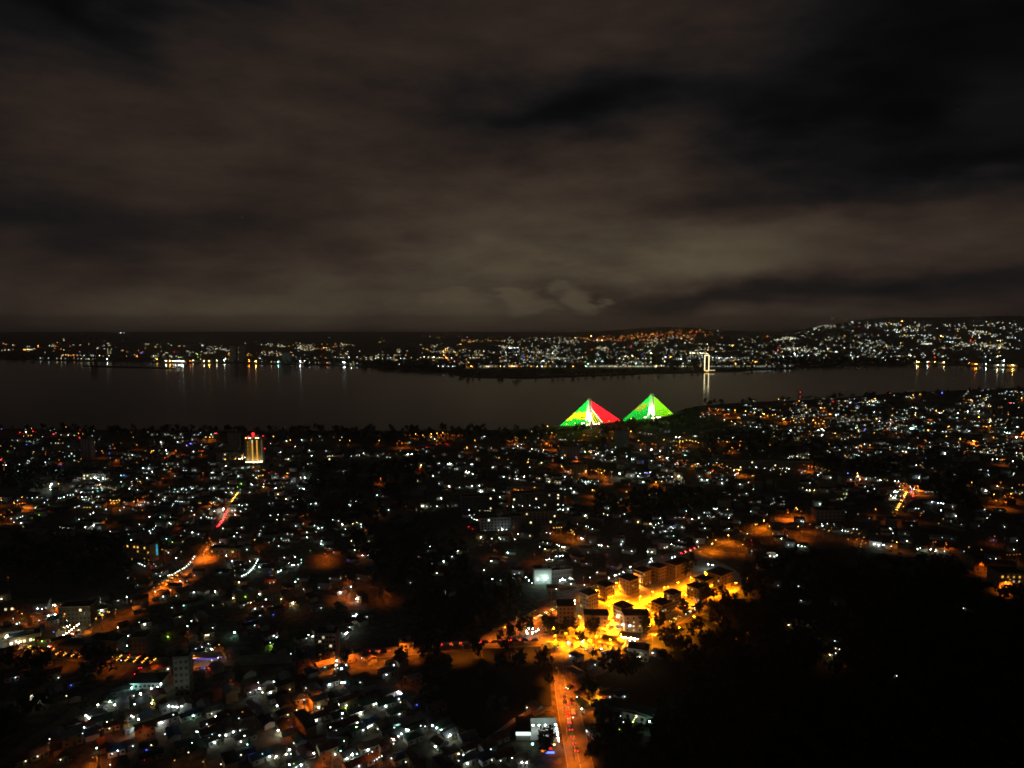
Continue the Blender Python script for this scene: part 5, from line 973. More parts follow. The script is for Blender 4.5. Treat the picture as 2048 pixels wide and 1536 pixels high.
c = [loc3(x, y) for x, y in ((1058, 1449), (1112, 1448), (1118, 1480), (1060, 1481))]
b = MB()
b.poly([(q[0], q[1], .14) for q in c][::-1], M_WHITE)
b.build('courtyard', t)
b = MB()
for i in (0, 1):
    a, e = Vector(c[i]), Vector(c[(i + 1) % 4])
    d = e - a
    b.box(((a.x + e.x) / 2, (a.y + e.y) / 2, 1.5), (d.length, .25, 3.0), M_WHITE, math.atan2(d.y, d.x))
b.build('wall', t)
r = [loc3(x, y) for x, y in ((1031, 1448), (1057, 1449), (1060, 1484), (1036, 1484))]
b = MB()
cx_, cy_ = sum(q[0] for q in r) / 4, sum(q[1] for q in r) / 4
b.box((cx_, cy_, 2.0), (6.2, 11.2, 4.0), M_WHITE)
b.build('shed_wall', t)
b = MB()
b.box((cx_, cy_, 4.2), (6.8, 11.8, .3), M_ROOF)
b.build('shed_roof', t)
b = MB()
b.box((cx_, cy_ - 6.0, 3.3), (6.4, .5, 1.3), glow('w', 1.4))
b.build('light_box', t)  # glowing strip standing in for the brightly lit band of wall
for i, (x, y) in enumerate([(1066, 1449), (1078, 1449), (1090, 1449), (1111, 1448), (1112.5, 1455), (1114, 1462), (1115, 1468), (1116, 1474), (1117.5, 1480)]):
    q = loc3(x, y, 3.4)
    b = MB()
    b.tube((q[0], q[1], 2.9), (q[0], q[1] - .5, 3.4), .05, .05, M_METAL)
    lb = b.build('lamp_bracket', t)
    b = MB()
    b.ball((q[0], q[1] - .55, 3.4), .26, glow('w', 85 if i < 4 else 40))
    b.build('lamp', lb)
b = MB()
q = loc3(1092, 1474)
b.box((q[0], q[1] - 1, 2.6), (6.6, 2.6, .2), mat('maroon_awning', (0.13, 0.02, 0.03), 0.8))
b.build('awning', t)
b = MB()
q = loc3(1107, 1489)
b.box((q[0], q[1] + 1.0, 1.7), (4.4, 3.0, 3.4), M_CREAM)
b.build('kiosk', t)
for x, y, cc, w_, s_ in ((1088, 1502, 'o', 2.2, 1.6), (1100, 1505, 'b', 3.6, 3.5), (1101, 1497, 'r', 1.4, 1.6), (1065, 1488, 'c', .9, 8)):
    q = loc3(x, y, 2.2)
    b = MB()
    b.box((q[0], q[1], 2.2), (w_, .2, .7), glow(cc, s_))
    b.build('shop_light', t)
q = loc3(1108, 1485, 2.8)
b = MB()
b.ball((q[0], q[1] - 1.6, 2.8), .22, glow('k', 60))
b.build('lamp', t)
# its boundary walls
for lab, pts in (('long pale boundary wall running up to the dark field beside the depot', [(972, 1486), (1028, 1444), (1070, 1421)]),
                 ('short pale boundary wall at the top of the depot lawn', [(1074, 1421), (1104, 1421)])):
    b = MB()
    w = [P(*q) for q in pts]
    for a, e in zip(w, w[1:]):
        d = e - a
        b.box(((a.x + e.x) / 2, (a.y + e.y) / 2, .9), (d.length + .1, .35, 1.8), M_WHITE, math.atan2(d.y, d.x))
    tag(b.build('boundary_wall'), lab, 'wall')
b = MB()
b.poly([P(x, y, .05) for x, y in [(1000, 1481), (1026, 1481), (1028, 1456), (1068, 1428), (1100, 1428), (1098, 1446), (1032, 1446)]], mat('lawn', (0.05, 0.10, 0.025), 0.95, 0.4, 1.2))
tag(b.build('lawn'), kind='structure')

# ---- the other recognisable buildings
block('tower_block', 'narrow beige tower block standing alone above the floodlit sports hall', P(369, 1386), .18, 7.0, 8.0, 6, (3, 3), M_BEIGE, 'flat', 0, faces='fr')
block('office_block', 'grey office block of stacked balconies above the red-lit road', P(655, 1306), .03, 11.5, 9, 5, (6, 3), M_PINK, 'flat', .02, 'y', 'f', 'f', fh=2.4, glow_s=.6)
block('guard_house', 'small orange-lit guard house with a flat roof beside the cross road', P(813, 1295), .05, 7.5, 5, 1, (3, 2), M_CREAM, 'flat', 0, faces='fr', fh=3.4)
block('slab_block', 'long white slab block with five bands of balconies, left of the dark stair tower', P(990, 1058), .12, 26, 9, 4, (9, 2), M_WHITE, 'flat', .05, 'w', 'f', 'f', fh=2.6)
block('slab_block', 'long pinkish slab block with bands of balconies, right of the dark stair tower', P(1072, 1045), .12, 36, 9, 4, (10, 2), M_PINK, 'flat', .03, 'y', 'f', 'f', fh=2.6)
block('stair_tower', 'dark square stair tower between the white and pinkish slab blocks', P(1031, 1060), .12, 9, 9, 4, (3, 2), M_DULL, 'hip', 0, faces='f')
block('slab_block', 'dim slab block with a violet-lit corner behind the white one', P(957, 1018), .12, 34, 11, 4, (9, 2), M_DULL, 'flat', .06, 'w', 'f')
block('slab_block', 'dim slab block with a row of lit ground floor doors, rearmost on the right', P(1075, 1011), .12, 52, 11, 4, (12, 2), M_DULL, 'flat', .10, 'y', 'f')
block('clinic', 'pale clinic under a glaring white floodlight, green-white glow on its wall', P(1084, 1164), .10, 12, 8, 3, (4, 2), M_WHITE, 'flat', 0, faces='r', balcony='')
block('annex', 'long grey annex with louvred upper floor right of the floodlit clinic', P(1118, 1158), .25, 18, 6, 2, (8, 2), M_DULL, 'flat', .0, faces='f')
block('golden_hotel', 'amber-lit hotel with one bright vertical corner strip beside the blue sign', P(286, 1120), -.28, 22, 9, 4, (7, 2), M_OCHRE, 'flat', .35, 'k', 'fl', 'f', glow_s=1.6)
block('villa', 'flat-roofed villa with amber porch, right of the bright junction', P(455, 1112), -.05, 24, 9, 2, (6, 2), M_OCHRE, 'flat', .12, 'k', 'f', glow_s=1.2)
block('market_hall', 'grey market hall with rows of dark windows beside the diagonal road', P(158, 1243), .10, 18, 9, 4, (8, 3), M_DULL, 'flat', .02, 'y', 'fr', fh=2.5)
block('school', 'long cream school wing at the left edge above the market', P(30, 1226), .30, 38, 8, 2, (11, 2), M_DULL, 'gable', .05, 'y', 'f', roofm=M_TIN, fh=2.8)
block('shopping_centre', 'bright warm-lit shopping centre at the corner of the diagonal road', P(50, 1283), .55, 15, 9, 1, (5, 3), M_CREAM, 'flat', .6, 'y', 'fr', glow_s=2.5, fh=3.8)
block('supermarket', 'long white supermarket with a pale parapet along the cross road', P(165, 1304), -.08, 22, 8, 1, (7, 2), M_GREYW, 'flat', 0, faces='f', fh=4.5)
block('warehouse', 'brown warehouse with a flat wall right of the supermarket', P(215, 1296), -.08, 18, 9, 2, (6, 2), M_DULL, 'flat', 0, faces='f', fh=2.6)
block('red_block', 'unlit brownish block in the dark right of the warehouse', P(283, 1306), .05, 9, 8, 4, (4, 3), M_DULL, 'flat', 0, faces='f', fh=2.4)
block('workshop', 'green-lit workshop with a grey tin roof at the right edge of the hillside', P(1268, 1432), -.45, 20, 9, 1, (6, 2), M_WHITE, 'gable', .0, faces='fl', fh=3.6, roofm=M_ROOF)
block('workshop', 'dark-roofed workshop with a lit colonnade beside the green courtyard', P(1300, 1440), -.62, 11, 9, 1, (4, 2), M_BEIGE, 'hip', .0, faces='fl', fh=4.0)
block('long_shed', 'long barrack with a white window band left of the green courtyard', P(1237, 1430), -.32, 15, 5, 2, (8, 2), M_DULL, 'gable', .0, faces='f', roofm=M_ROOF, fh=2.4)
block('farm_house', 'two storey house with a white-lit terrace on the dark hillside edge', P(1277, 1315), -.3, 11, 8, 2, (4, 2), M_GREYW, 'flat', .05, 'y', faces='fl', fh=2.6)
block('dormitory', 'long dim dormitory with scattered green-white windows below the right-hand city', P(1530, 936), -.10, 110, 14, 3, (16, 2), M_DULL, 'flat', .12, 'y', 'f')
block('substation', 'brownish louvred block above the orange junction', P(1655, 1040), .02, 26, 10, 3, (7, 2), M_PINK, 'flat', 0, faces='f')
block('illuminated_office', 'office with three rows of lit windows over an orange yard at the right edge', P(2030, 1170), -.05, 30, 14, 3, (8, 2), M_CREAM, 'flat', .7, 'k', 'f', glow_s=1.1)
block('gabled_school', 'orange-lit building with an L-shaped front at the right edge', P(1985, 1142), -.25, 26, 8, 2, (6, 2), M_OCHRE, 'gable', 0, faces='fl', roofm=M_TIN)
block('hangar', 'broad yellow-lit hangar roof above two orange yards', P(1055, 980), -.12, 36, 12, 1, (6, 2), M_CREAM, 'gable', 0, faces='f', fh=5, roofm=M_ZINC)
block('pale_office', 'pale office with bright floodlights on its forecourt, far left', P(193, 958), .02, 26, 9, 2, (7, 2), M_CREAM, 'flat', .2, 'y', 'f')
block('apartment_tower', 'dim apartment tower with one column of white balconies, far left', P(177, 916), .05, 12, 11, 8, (3, 3), M_WHITE, 'flat', .10, 'w', 'f')
block('apartment_tower', 'grey apartment tower with turquoise windows, far left of the hotel', P(146, 918), .05, 13, 11, 7, (4, 3), M_GREYW, 'flat', .06, 'c', 'f')
block('grey_tower', 'dark tower with pale upright fins below the bridge', P(1243, 893), .05, 18, 12, 7, (6, 2), M_GREYW, 'flat', .0, faces='f')
block('shadowed_block', 'brown unlit block with a violet spot at its foot below the left pylon', P(1138, 916), .05, 26, 14, 5, (6, 3), M_PINK, 'flat', .02, faces='f')
block('corner_block', 'two-tone block with a grey-blue side lit by amber lamps', P(1160, 950), .0, 16, 12, 4, (4, 2), M_OCHRE, 'flat', .05, faces='f')

# floodlit sports hall at the lower left
t = empty('sports_hall', P(298, 1372), .05)
tag(t, 'dark-roofed sports hall ringed by turquoise floodlights at the lower left', 'hall')
b = MB()
b.box((0, 0, 2.1), (15, 9, 4.2), M_WHITE)
b.build('wall', t)
b = MB()
b.hip(15, 9, 4.3, 2.2, M_ROOF, .8)
b.build('roof', t)
for k in range(7):
    link('window', win_mesh(1.1, 1.3, M_GLASS), t, (-6.3 + k * 2.1, -4.5, 2.4), 0)

# blue billboard screen, shop front of blue lights
t = empty('billboard', P(310, 1121), .12)
tag(t, 'tall glowing blue billboard beside the amber-lit hotel', 'billboard')
b = MB()
for s in (-1, 1):
    b.tube((s * 1.4, 0, 0), (s * 1.4, 0, 5), .18, .18, M_METAL)
b.build('post', t)
b = MB()
b.box((0, 0, 8.4), (5.2, .5, 8.6), M_METAL)
b.build('frame', t)
m = bpy.data.materials.new('billboard_screen')
m.use_nodes = True
m.node_tree.nodes.clear()
e_ = m.node_tree.nodes.new('ShaderNodeEmission')
n_ = m.node_tree.nodes.new('ShaderNodeTexNoise')
n_.inputs['Scale'].default_value = .7
r_ = m.node_tree.nodes.new('ShaderNodeValToRGB')
r_.color_ramp.elements[0].position, r_.color_ramp.elements[0].color = .4, (0.02, 0.35, 0.48, 1)
r_.color_ramp.elements[1].position, r_.color_ramp.elements[1].color = .6, (0.08, 0.62, 0.78, 1)
o_ = m.node_tree.nodes.new('ShaderNodeOutputMaterial')
tc_ = m.node_tree.nodes.new('ShaderNodeTexCoord')
m.node_tree.links.new(tc_.outputs['Object'], n_.inputs['Vector'])
m.node_tree.links.new(n_.outputs['Fac'], r_.inputs[0])
m.node_tree.links.new(r_.outputs[0], e_.inputs[0])
m.node_tree.links.new(e_.outputs[0], o_.inputs[0])
e_.inputs[1].default_value = .8
b = MB()
b.box((0, -.28, 8.4), (4.8, .06, 8.2), m)
b.build('screen', t)
t = empty('service_station', P(405, 1328), .03)
tag(t, 'service station canopy lit blue with a red sign under it', 'service station')
b = MB()
b.box((0, 0, 4.6), (18, 7, .5), M_WHITE)
b.build('canopy', t)
for s in (-1, 1):
    b = MB()
    b.box((s * 6, 0, 2.17), (.4, .4, 4.34), M_WHITE)
    b.build('pillar', t)
b = MB()
b.box((0, -3.56, 4.6), (18, .1, .45), glow('b', .8))
b.build('fascia', t)
b = MB()
b.box((2, 2.9, 1.6), (9, .2, 1.0), glow('r', .7))
b.build('sign', t)
b = MB()
b.box((0, 3.2, 1.7), (14, .3, 3.4), M_WHITE)
b.build('wall', t)

# ---- cable-stayed bridge on the near bank
bx = P(1178, 850)
t = empty('cable_stayed_bridge', (bx.x, bx.y, 0), 0)
tag(t, 'cable-stayed bridge with two white pylons and cables lit green, yellow and red', 'bridge')


def rel(v):
    return Vector((v.x - bx.x, v.y - bx.y, v.z))


DZ = 7.0
deck_px = [(1000, 862), (1060, 858), (1120, 852), (1178, 848.5), (1243, 842), (1303, 836), (1345, 828), (1365, 823)]
deck = [rel(P(x, y, DZ)) for x, y in deck_px]
b = MB()
line = smooth(deck, 4)
for a, e in zip(line, line[1:]):
    d = e - a
    b.box(((a.x + e.x) / 2, (a.y + e.y) / 2, DZ - .6), (d.length + .3, 13, 1.2), M_SLAB, math.atan2(d.y, d.x))
b.build('deck', t)
for i in range(2, len(line) - 2, 3):
    b = MB()
    b.box((line[i].x, line[i].y, (DZ - 1.2 - 5) / 2), (2, 8, DZ - 1.2 + 5), M_SLAB)
    b.build('pier', t)


def led(c, s):
    cols = {'G': (0.0, 0.60, 0.035), 'Y': (0.74, 0.72, 0.008), 'R': (1.0, 0.006, 0.015), 'L': (0.20, 0.70, 0.005), 'W': (1, .85, .6), 'O': (0.35, 0.45, 0.02)}
    key = ('led', c, s)
    if key not in MATS:
        m = bpy.data.materials.new('cable_light')
        m.use_nodes = True
        m.node_tree.nodes.clear()
        e = m.node_tree.nodes.new('ShaderNodeEmission')
        e.inputs[0].default_value = cols[c] + (1,)
        e.inputs[1].default_value = s
        o = m.node_tree.nodes.new('ShaderNodeOutputMaterial')
        m.node_tree.links.new(e.outputs[0], o.inputs[0])
        MATS[key] = m
    return MATS[key]


M_PYLON = mat('pylon_concrete', (0.74, 0.70, 0.62), 0.8, 0.1, 0.2)
spans = [((1178, 848.5), 797, [(1121, 852), (1172, 849)], [(1184, 848), (1241, 842)], 'left'),
         ((1303, 836), 788, [(1245, 842), (1297, 836.5)], [(1309, 835.5), (1345, 828)], 'right')]
for (px_, py_), ytop, lspan, rspan, side in spans:
    foot = rel(P(px_, py_, DZ))
    dist = (foot + Vector((bx.x, bx.y, 0))).length
    top = DZ + (py_ - ytop) * dist / FPX * 1.005
    along = (rel(P(*rspan[1], DZ)) - rel(P(*lspan[0], DZ))).normalized()
    acr = Vector((-along.y, along.x, 0))
    b = MB()
    for s in (-1, 1):
        b.tube(foot + acr * (s * 4.6) + Vector((0, 0, -DZ - 4)), foot + acr * (s * 4.6) + Vector((0, 0, 0)), 2.6, 2.4, M_PYLON, 8)
        b.tube(foot + acr * (s * 4.6), Vector((foot.x, foot.y, 0)) + acr * (s * 1.7) + Vector((0, 0, top)), 3.0, 2.1, M_PYLON, 8)
    for fr in (.25, .6):
        w_ = 4.6 + (1.7 - 4.6) * fr
        b.box((foot.x, foot.y, DZ + (top - DZ) * fr), (1.8, 2 * w_, 1.6), M_PYLON, math.atan2(along.y, along.x))
    b.build('pylon', t)
    for fan, (pa, pb) in (('l', lspan), ('r', rspan)):
        A, B = rel(P(*pa, DZ)), rel(P(*pb, DZ))
        for k in range(12):
            f = k / 11
            q = A.lerp(B, f) if fan == 'l' else B.lerp(A, f)
            zt = top - 2.0 - 17.0 * f
            for s in (-1, 1):
                lo = q + acr * (s * .9)
                wz = 4.6 + (1.7 - 4.6) * ((zt - DZ) / (top - DZ))
                hi = Vector((foot.x, foot.y, zt)) + acr * (s * .9)
                b = MB()
                n = 10
                for i in range(n):
                    a, e = lo.lerp(hi, i / n), lo.lerp(hi, (i + 1) / n)
                    h = ((a.z + e.z) / 2 - DZ) / (top - DZ)
                    if side == 'left' and fan == 'l':
                        c, st = ('G', 4.5) if h > .50 else (('Y', 4.2) if h > .22 else ('G', 4.5))
                    elif side == 'left':
                        c, st = ('R', 5.5) if k < 7 else (('W', 5) if k == 7 else ('Y', 3.6))
                    elif fan == 'l':
                        c, st = ('G', 4.2) if h > .62 else (('O', 3.2) if h > .36 and k < 6 else ('G', 3.6))
                    else:
                        c, st = ('L', 4.4)
                    b.tube(a, e, .11, .11, led(c, st * 2.0), 4, False)
                b.build('cable', t)
    for s in (-1, 1):
        for k, off in enumerate((-9, -5, 5, 9, 14)):
            b = MB()
            q = foot + along * off + acr * (s * 8.2)
            b.tube(q + Vector((0, 0, 0)), q + Vector((0, 0, .8)), .3, .2, M_METAL)
            b.box((q.x - acr.x * s, q.y - acr.y * s, DZ - .2), (2.6, .3, .3), M_METAL, math.atan2(acr.y, acr.x))
            fl = b.build('floodlight', t)
            b = MB()
            b.ball(q + Vector((0, 0, 1.25)), .5, glow('y', 60, False))
            b.build('lens', fl)
            lt = bpy.data.lights.get('flood_light')
            if lt is None:
                lt = bpy.data.lights.new('flood_light', 'SPOT')
                lt.energy, lt.color, lt.spot_size, lt.spot_blend, lt.shadow_soft_size = 39.5 * 1900, (1, .88, .6), math.radians(60), .6, .4
            lo_ = bpy.data.objects.new('flood_light', lt)
            COL.objects.link(lo_)
            lo_.parent = t
            lo_.location = q + Vector((0, 0, 2.2))
            aim = Vector((foot.x, foot.y, DZ + (top - DZ) * (.40 + .14 * k))) - lo_.location
            lo_.rotation_euler = aim.to_track_quat('-Z', 'Y').to_euler()
for i, (x, y) in enumerate([(1133, 848), (1150, 846), (1095, 852), (1262, 837), (1338, 826), (1218, 842)]):
    q = rel(P(x, y, DZ + 7))
    b = MB()
    b.tube((q.x, q.y, DZ), (q.x, q.y, DZ + 7), .16, .1, M_METAL)
    lp = b.build('lamp_post', t)
    b = MB()
    b.ball((q.x, q.y - .4, DZ + 6.8), .5, glow('k', 11))
    b.build('lamp', lp)

# ---- buildings across the river
def far_tower(name, label, x, y, wpx, hpx, lit, m=None, dist_h=0, lit_c='k'):
    p = P_far(x, y)
    sc = p.length / FPX
    w, h = wpx * sc, hpx * sc
    t = empty(name, p, 0)
    tag(t, label, 'tower')
    b = MB()
    b.box((0, 0, h / 2), (w, w * .8, h), m or M_GREYW)
    b.build('wall', t)
    b = MB()
    b.box((0, 0, h + 1), (w * .8, w * .6, 2), M_SLAB)
    b.box((w * .1, 0, h + 3.2), (w * .3, w * .3, 2.4), M_SLAB)
    b.build('roof', t)
    if lit:
        b = MB()
        nc, nr = 4, max(3, int(h / 9))
        for i in range(nc):
            for j in range(nr):
                if rng.random() < lit:
                    b.box((-w / 2 + w * (i + .5) / nc, -w * .4 - .1, h * (j + .5) / nr), (w / nc * .5, .2, 3.0), glow(lit_c, 1.3, False))
        b.build('window', t)['label'] = 'lit windows'
    return t


far_tower('high_rise', 'left one of two dark unlit high-rises across the river', 468, 723, 12, 28, 0)
far_tower('high_rise', 'right one of two dark unlit high-rises with a slanted crown across the river', 486, 723, 12, 30, 0)
far_tower('high_rise', 'low dark block right of the twin high-rises across the river', 573, 725, 14, 18, 0)
far_tower('high_rise', 'slim greyish block far left behind the waterfront', 186, 712, 10, 32, .10)
far_tower('high_rise', 'pale block with a few window columns, far left across the river', 222, 708, 9, 20, .35, lit_c='y')
far_tower('high_rise', 'block with blue-violet light on its left side across the river', 657, 718, 12, 12, .1)
far_tower('high_rise', 'pale block with green-white windows at the centre of the far bank', 956, 716, 9, 16, .6, lit_c='y')
far_tower('high_rise', 'pale block with warm windows right of the burning-bright avenue', 798, 706, 7, 8, .7, lit_c='y')
far_tower('high_rise', 'broad tan hall beside a glaring floodlight on the far bank', 1310, 709, 16, 7, 0, M_OCHRE)
t = empty('riverside_gate', P(1413, 742.5), 0)
sc = P(1413, 742.5).length / FPX
tag(t, 'tall rectangular gate outlined in warm white light on the far waterfront', 'monument')
gw, gh = 9.0 * sc, 31 * sc
for s in (-1, 1):
    b = MB()
    b.box((s * (gw / 2 - 1), 0, gh / 2), (2.0, 3, gh), M_WHITE)
    pl = b.build('pillar', t)
    b = MB()
    b.box((s * (gw / 2 - 1), -1.7, gh / 2 + 1), (1.7, .3, gh - 4), glow('y', 3.4, False))
    b.build('light_strip', pl)
b = MB()
b.box((0, 0, gh + 1), (gw, 3, 2), M_WHITE)
bm_ = b.build('beam', t)
b = MB()
b.box((0, -1.7, gh - 0.4), (gw - 1, .3, 1.7), glow('y', 3.4, False))
b.build('light_strip', bm_)
b = MB()
b.box((0, .6, gh / 2), (gw - 4.2, .6, gh - 1), mat('bronze', (0.12, 0.07, 0.05), .6))
b.build('panel', t)
b = MB()
b.box((3 * sc, -4, 1.5), (24 * sc, 10, 3), M_WHITE)
pb = b.build('base', t)
b = MB()
b.box((5 * sc, -9.2, 4.0), (20 * sc, .4, 1.1), glow('y', 2.2, False))
b.box((0, -9.2, 1.4), (7 * sc, .4, 1.6), glow('k', 3))
b.build('light_strip', pb)

# ---------------------------------------------------------------- lamps and houses from the survey
F1 = FPX / 2                      # focal length in pixels of the 1024-wide render
K_NEAR = {1: .3, 2: 1.3, 3: 4.6, 4: 18, 5: 70}
T_SODIUM = {'k': {1: .45, 2: 1.2, 3: 2.8, 4: 6.5, 5: 22}, 'o': {1: .35, 2: .7, 3: 1.1, 4: 1.8, 5: 5}}
T_TINT = {1: .5, 2: 1.3, 3: 2.6, 4: 5, 5: 10}
T_FAR = {1: .36, 2: .85, 3: 2.0, 4: 4.5, 5: 12}
T_FAR_O = {1: .25, 2: .6, 3: 1.2, 4: 2.4, 5: 6}
K_DOWN = {1: 1.5, 2: 5, 3: 17, 4: 75, 5: 420}


def lamp_power(c, s, d, r, far=False):
    cov = min(1.0, math.pi * (r * F1 / d) ** 2)
    if far:
        return (T_FAR_O if c in 'orbp' else T_FAR)[s] / cov
    if c in 'ok':
        return T_SODIUM[c][s] / cov
    if c in 'rbp':
        return T_TINT[s] / cov
    return min(K_NEAR[s] * (.7 if c in 'gc' else 1.0) / (r * r), 150 / cov)


STREETS = []          # sodium lamps along roads that have to be lit: (x, y, kdown) of the lamp head
EXTRA_S = [(1113, 1336, 200), (1121, 1372, 250), (1124, 1406, 120), (1139, 1452, 110), (1150, 1492, 190), (1160, 1528, 190), (1176, 1575, 190), (1124, 1352, 170), (1133, 1390, 120), (802, 1281, 170), (826, 1287, 90), (1033, 1234, 200), (1071, 1221, 230), (1108, 1203, 260), (988, 1258, 150), (1085, 1250, 180), (1060, 1228, 120), (1010, 1250, 120),
           (668, 1308, 200), (640, 1309, 130), (705, 1304, 160), (752, 1302, 200), (865, 1293, 130), (905, 1290, 90), (318, 1168, 230), (328, 1162, 260), (338, 1155, 260), (348, 1149, 230), (308, 1175, 120), (408, 1102, 230), (414, 1094, 260), (422, 1083, 120), (455, 1018, 200), (470, 996, 200), (2012, 1164, 300), (2028, 1168, 300), (2020, 1159, 240), (2038, 1163, 200), (180, 1250, 50), (205, 1236, 60), (232, 1219, 60), (262, 1202, 60), (368, 1138, 90), (385, 1124, 90), (960, 1288, 120), (1050, 1284, 160), (1085, 1280, 200), (925, 1291, 60), (60, 1297, 40), (130, 1305, 40), (225, 1314, 40), (300, 1322, 50), (1174, 1379, 60), (1197, 1378, 420), (1193, 1392, 220)]  # posts on the left cross road are added to brighten its traffic line


SPOTS = {}


def spot(kd, c, loc, parent=None, ang=150):
    """the light that a street lamp throws down"""
    q = round(math.log2(kd) * 2)
    key = (q, c, ang)
    if key not in SPOTS:
        l = bpy.data.lights.new('street_light', 'SPOT')
        l.energy = 39.5 * 2 ** (q / 2)
        l.color = LAMP_COL[c]
        l.spot_size = math.radians(ang)
        l.spot_blend = 0.5
        l.shadow_soft_size = 0.25
        SPOTS[key] = l
    o = bpy.data.objects.new('street_light', SPOTS[key])
    COL.objects.link(o)
    o.location = loc
    if parent is not None:
        o.parent = parent
    return o


def lamp_mesh(key, fn):
    if key not in WIN_CACHE:
        b = MB()
        fn(b)
        WIN_CACHE[key] = b.mesh(key[0])
    return WIN_CACHE[key]


def pole_fn(h, arm):
    def fn(b):
        b.tube((0, arm, 0), (0, arm, h + .3), .11, .07, M_METAL, 6)
        b.tube((0, arm, h + .3), (0, 0, h + .42), .06, .05, M_METAL, 5)
        b.box((0, arm, .3), (.4, .4, .6), M_SLAB)
    return fn


def head_fn(b):
    b.box((0, 0, .34), (.5, 1.0, .2), M_METAL, 0, .8)


def street_lamp(x, y, c, s, kd=None, h=9.0, narrow=False):
    """a post with an arm, a closed head and a lens that throws its light down"""
    p = P(x, y, h)
    d = (p - Vector((0, 0, CAM_H))).length
    root = link('street_lamp', lamp_mesh(('street_lamp', h), pole_fn(h, 1.5)), None, (p.x, p.y, 0), rng.choice([0, 0, .8, -.8, 2.4, 3.1]))
    link('lamp_head', lamp_mesh(('lamp_head',), head_fn), root, (0, 0, h))
    r = max(.30, .00032 * d)
    L = lamp_power(c if c in 'ok' else 'k', s, d, r) if c != 's' else 560.0
    q = round(math.log2(L) * 2)
    dc = c if c == 's' else 'o' if kd or c == 'o' else 's'
    kd = kd or K_DOWN[s] * (.6 if c == 'k' else 1.0)
    kq = round(math.log2(kd) * 2)

    def lens(b):
        b.ball((0, 0, .05), r, glow(c, 2 ** (q / 2), c == 's'), .7)
    link('lens', lamp_mesh(('lens', c, q, round(r, 2)), lens), root, (0, 0, h))
    if kd >= 4:
        spot(kd, dc, (0, 0, h - r - .3), root, 126 if narrow else 150)
    return root


ANCHORS = [(300, 1365, 'by the turquoise sports hall'), (140, 1500, 'along the grey farm track'), (75, 1390, 'on the dark field at far left'),
           (60, 1280, 'by the warm-lit shopping centre'), (130, 1215, 'around the market square'), (210, 1240, 'along the diagonal road'),
           (230, 1300, 'around the white supermarket'), (290, 1215, 'in the plots right of the diagonal road'), (370, 1250, 'around the bright junction quarter'),
           (365, 1395, 'below the beige tower block'), (260, 1420, 'in the lower left quarter'), (330, 1500, 'near the lower edge left of centre'), (410, 1325, 'by the blue service station'),
           (180, 1445, 'beside the red-lit gate'), (450, 1285, 'on the slope above the service station'), (560, 1200, 'on the dark slope with orange windows'), (540, 1290, 'by the green-lit garden'),
           (500, 1370, 'in the quarter below the cross road'), (450, 1420, 'between the two lower streets'), (540, 1430, 'by the orange-lit back street'), (610, 1395, 'around the orange house front'),
           (690, 1410, 'along the lane of garden lamps'), (560, 1500, 'at the bottom beside the street fork'), (640, 1500, 'along the orange bottom street'), (740, 1500, 'right of the orange bottom street'),
           (690, 1250, 'beside the white-lit ramp'), (660, 1320, 'by the grey office block'), (720, 1365, 'below the cross road at centre'), (800, 1440, 'around the turquoise-lit yard'), (880, 1460, 'along the row of wall lamps'),
           (940, 1510, 'at the bottom centre'), (1040, 1525, 'below the white depot'), (1160, 1420, 'right of the orange avenue'), (1260, 1440, 'in the green-lit courtyard'), (1180, 1300, 'below the orange estate'),
           (1260, 1320, 'on the hillside edge below the estate'), (1640, 1290, 'on the dark hillside'), (1070, 1160, 'around the floodlit clinic'), (1230, 1160, 'behind the orange estate'), (1000, 1130, 'on the dark slope left of the clinic'), (1180, 1060, 'right of the slab blocks'),
           (880, 1120, 'in the dark valley at centre'), (430, 1090, 'at the orange junction'), (520, 1130, 'inside the curve of white lamps'), (620, 1090, 'on the slope right of the white curve'), (700, 1080, 'along the dark valley rim'), (710, 1170, 'around the orange yard'), (330, 1110, 'by the amber hotel'), (220, 1050, 'above the dark park'), (30, 1040, 'in the orange glow at far left'),
           (1480, 1070, 'along the bright orange district road'), (1580, 1030, 'around the glaring orange lamps'), (1660, 1060, 'along the white-lit arcade'), (1750, 1075, 'on the rim of the black hill'), (1860, 1090, 'on the rim right of the black hill'), (1960, 1120, 'by the orange gabled building'), (2010, 1180, 'by the lit office at right edge'),
           (1380, 1060, 'in the quarter above the estate'), (1290, 1040, 'behind the dark wood above the estate'), (1800, 1000, 'at the red-lit turning'), (1700, 960, 'along the orange boulevard'), (1980, 1000, 'in the orange compound at right'),
           (1060, 985, 'by the yellow hangar roof'), (1250, 1000, 'at the small orange yard'), (960, 1050, 'by the white slab block'), (1180, 940, 'by the two-tone block'), (1280, 950, 'in the white-lit market'), (1450, 940, 'by the long dormitory'), (560, 960, 'below the golden tower'), (440, 920, 'beside the golden tower'), (960, 870, 'along the near riverbank'), (1370, 880, 'by the string of amber lamps')]


def anchor(x, y):
    return min(ANCHORS, key=lambda a: (a[0] - x) ** 2 + ((a[1] - y) * 1.6) ** 2)[2]


REG = {}


def register(o, x, y, cat, desc, group):
    """remember a thing; labels are given when all of them stand"""
    REG.setdefault((cat, desc, anchor(x, y)), []).append((x, y, o, group))


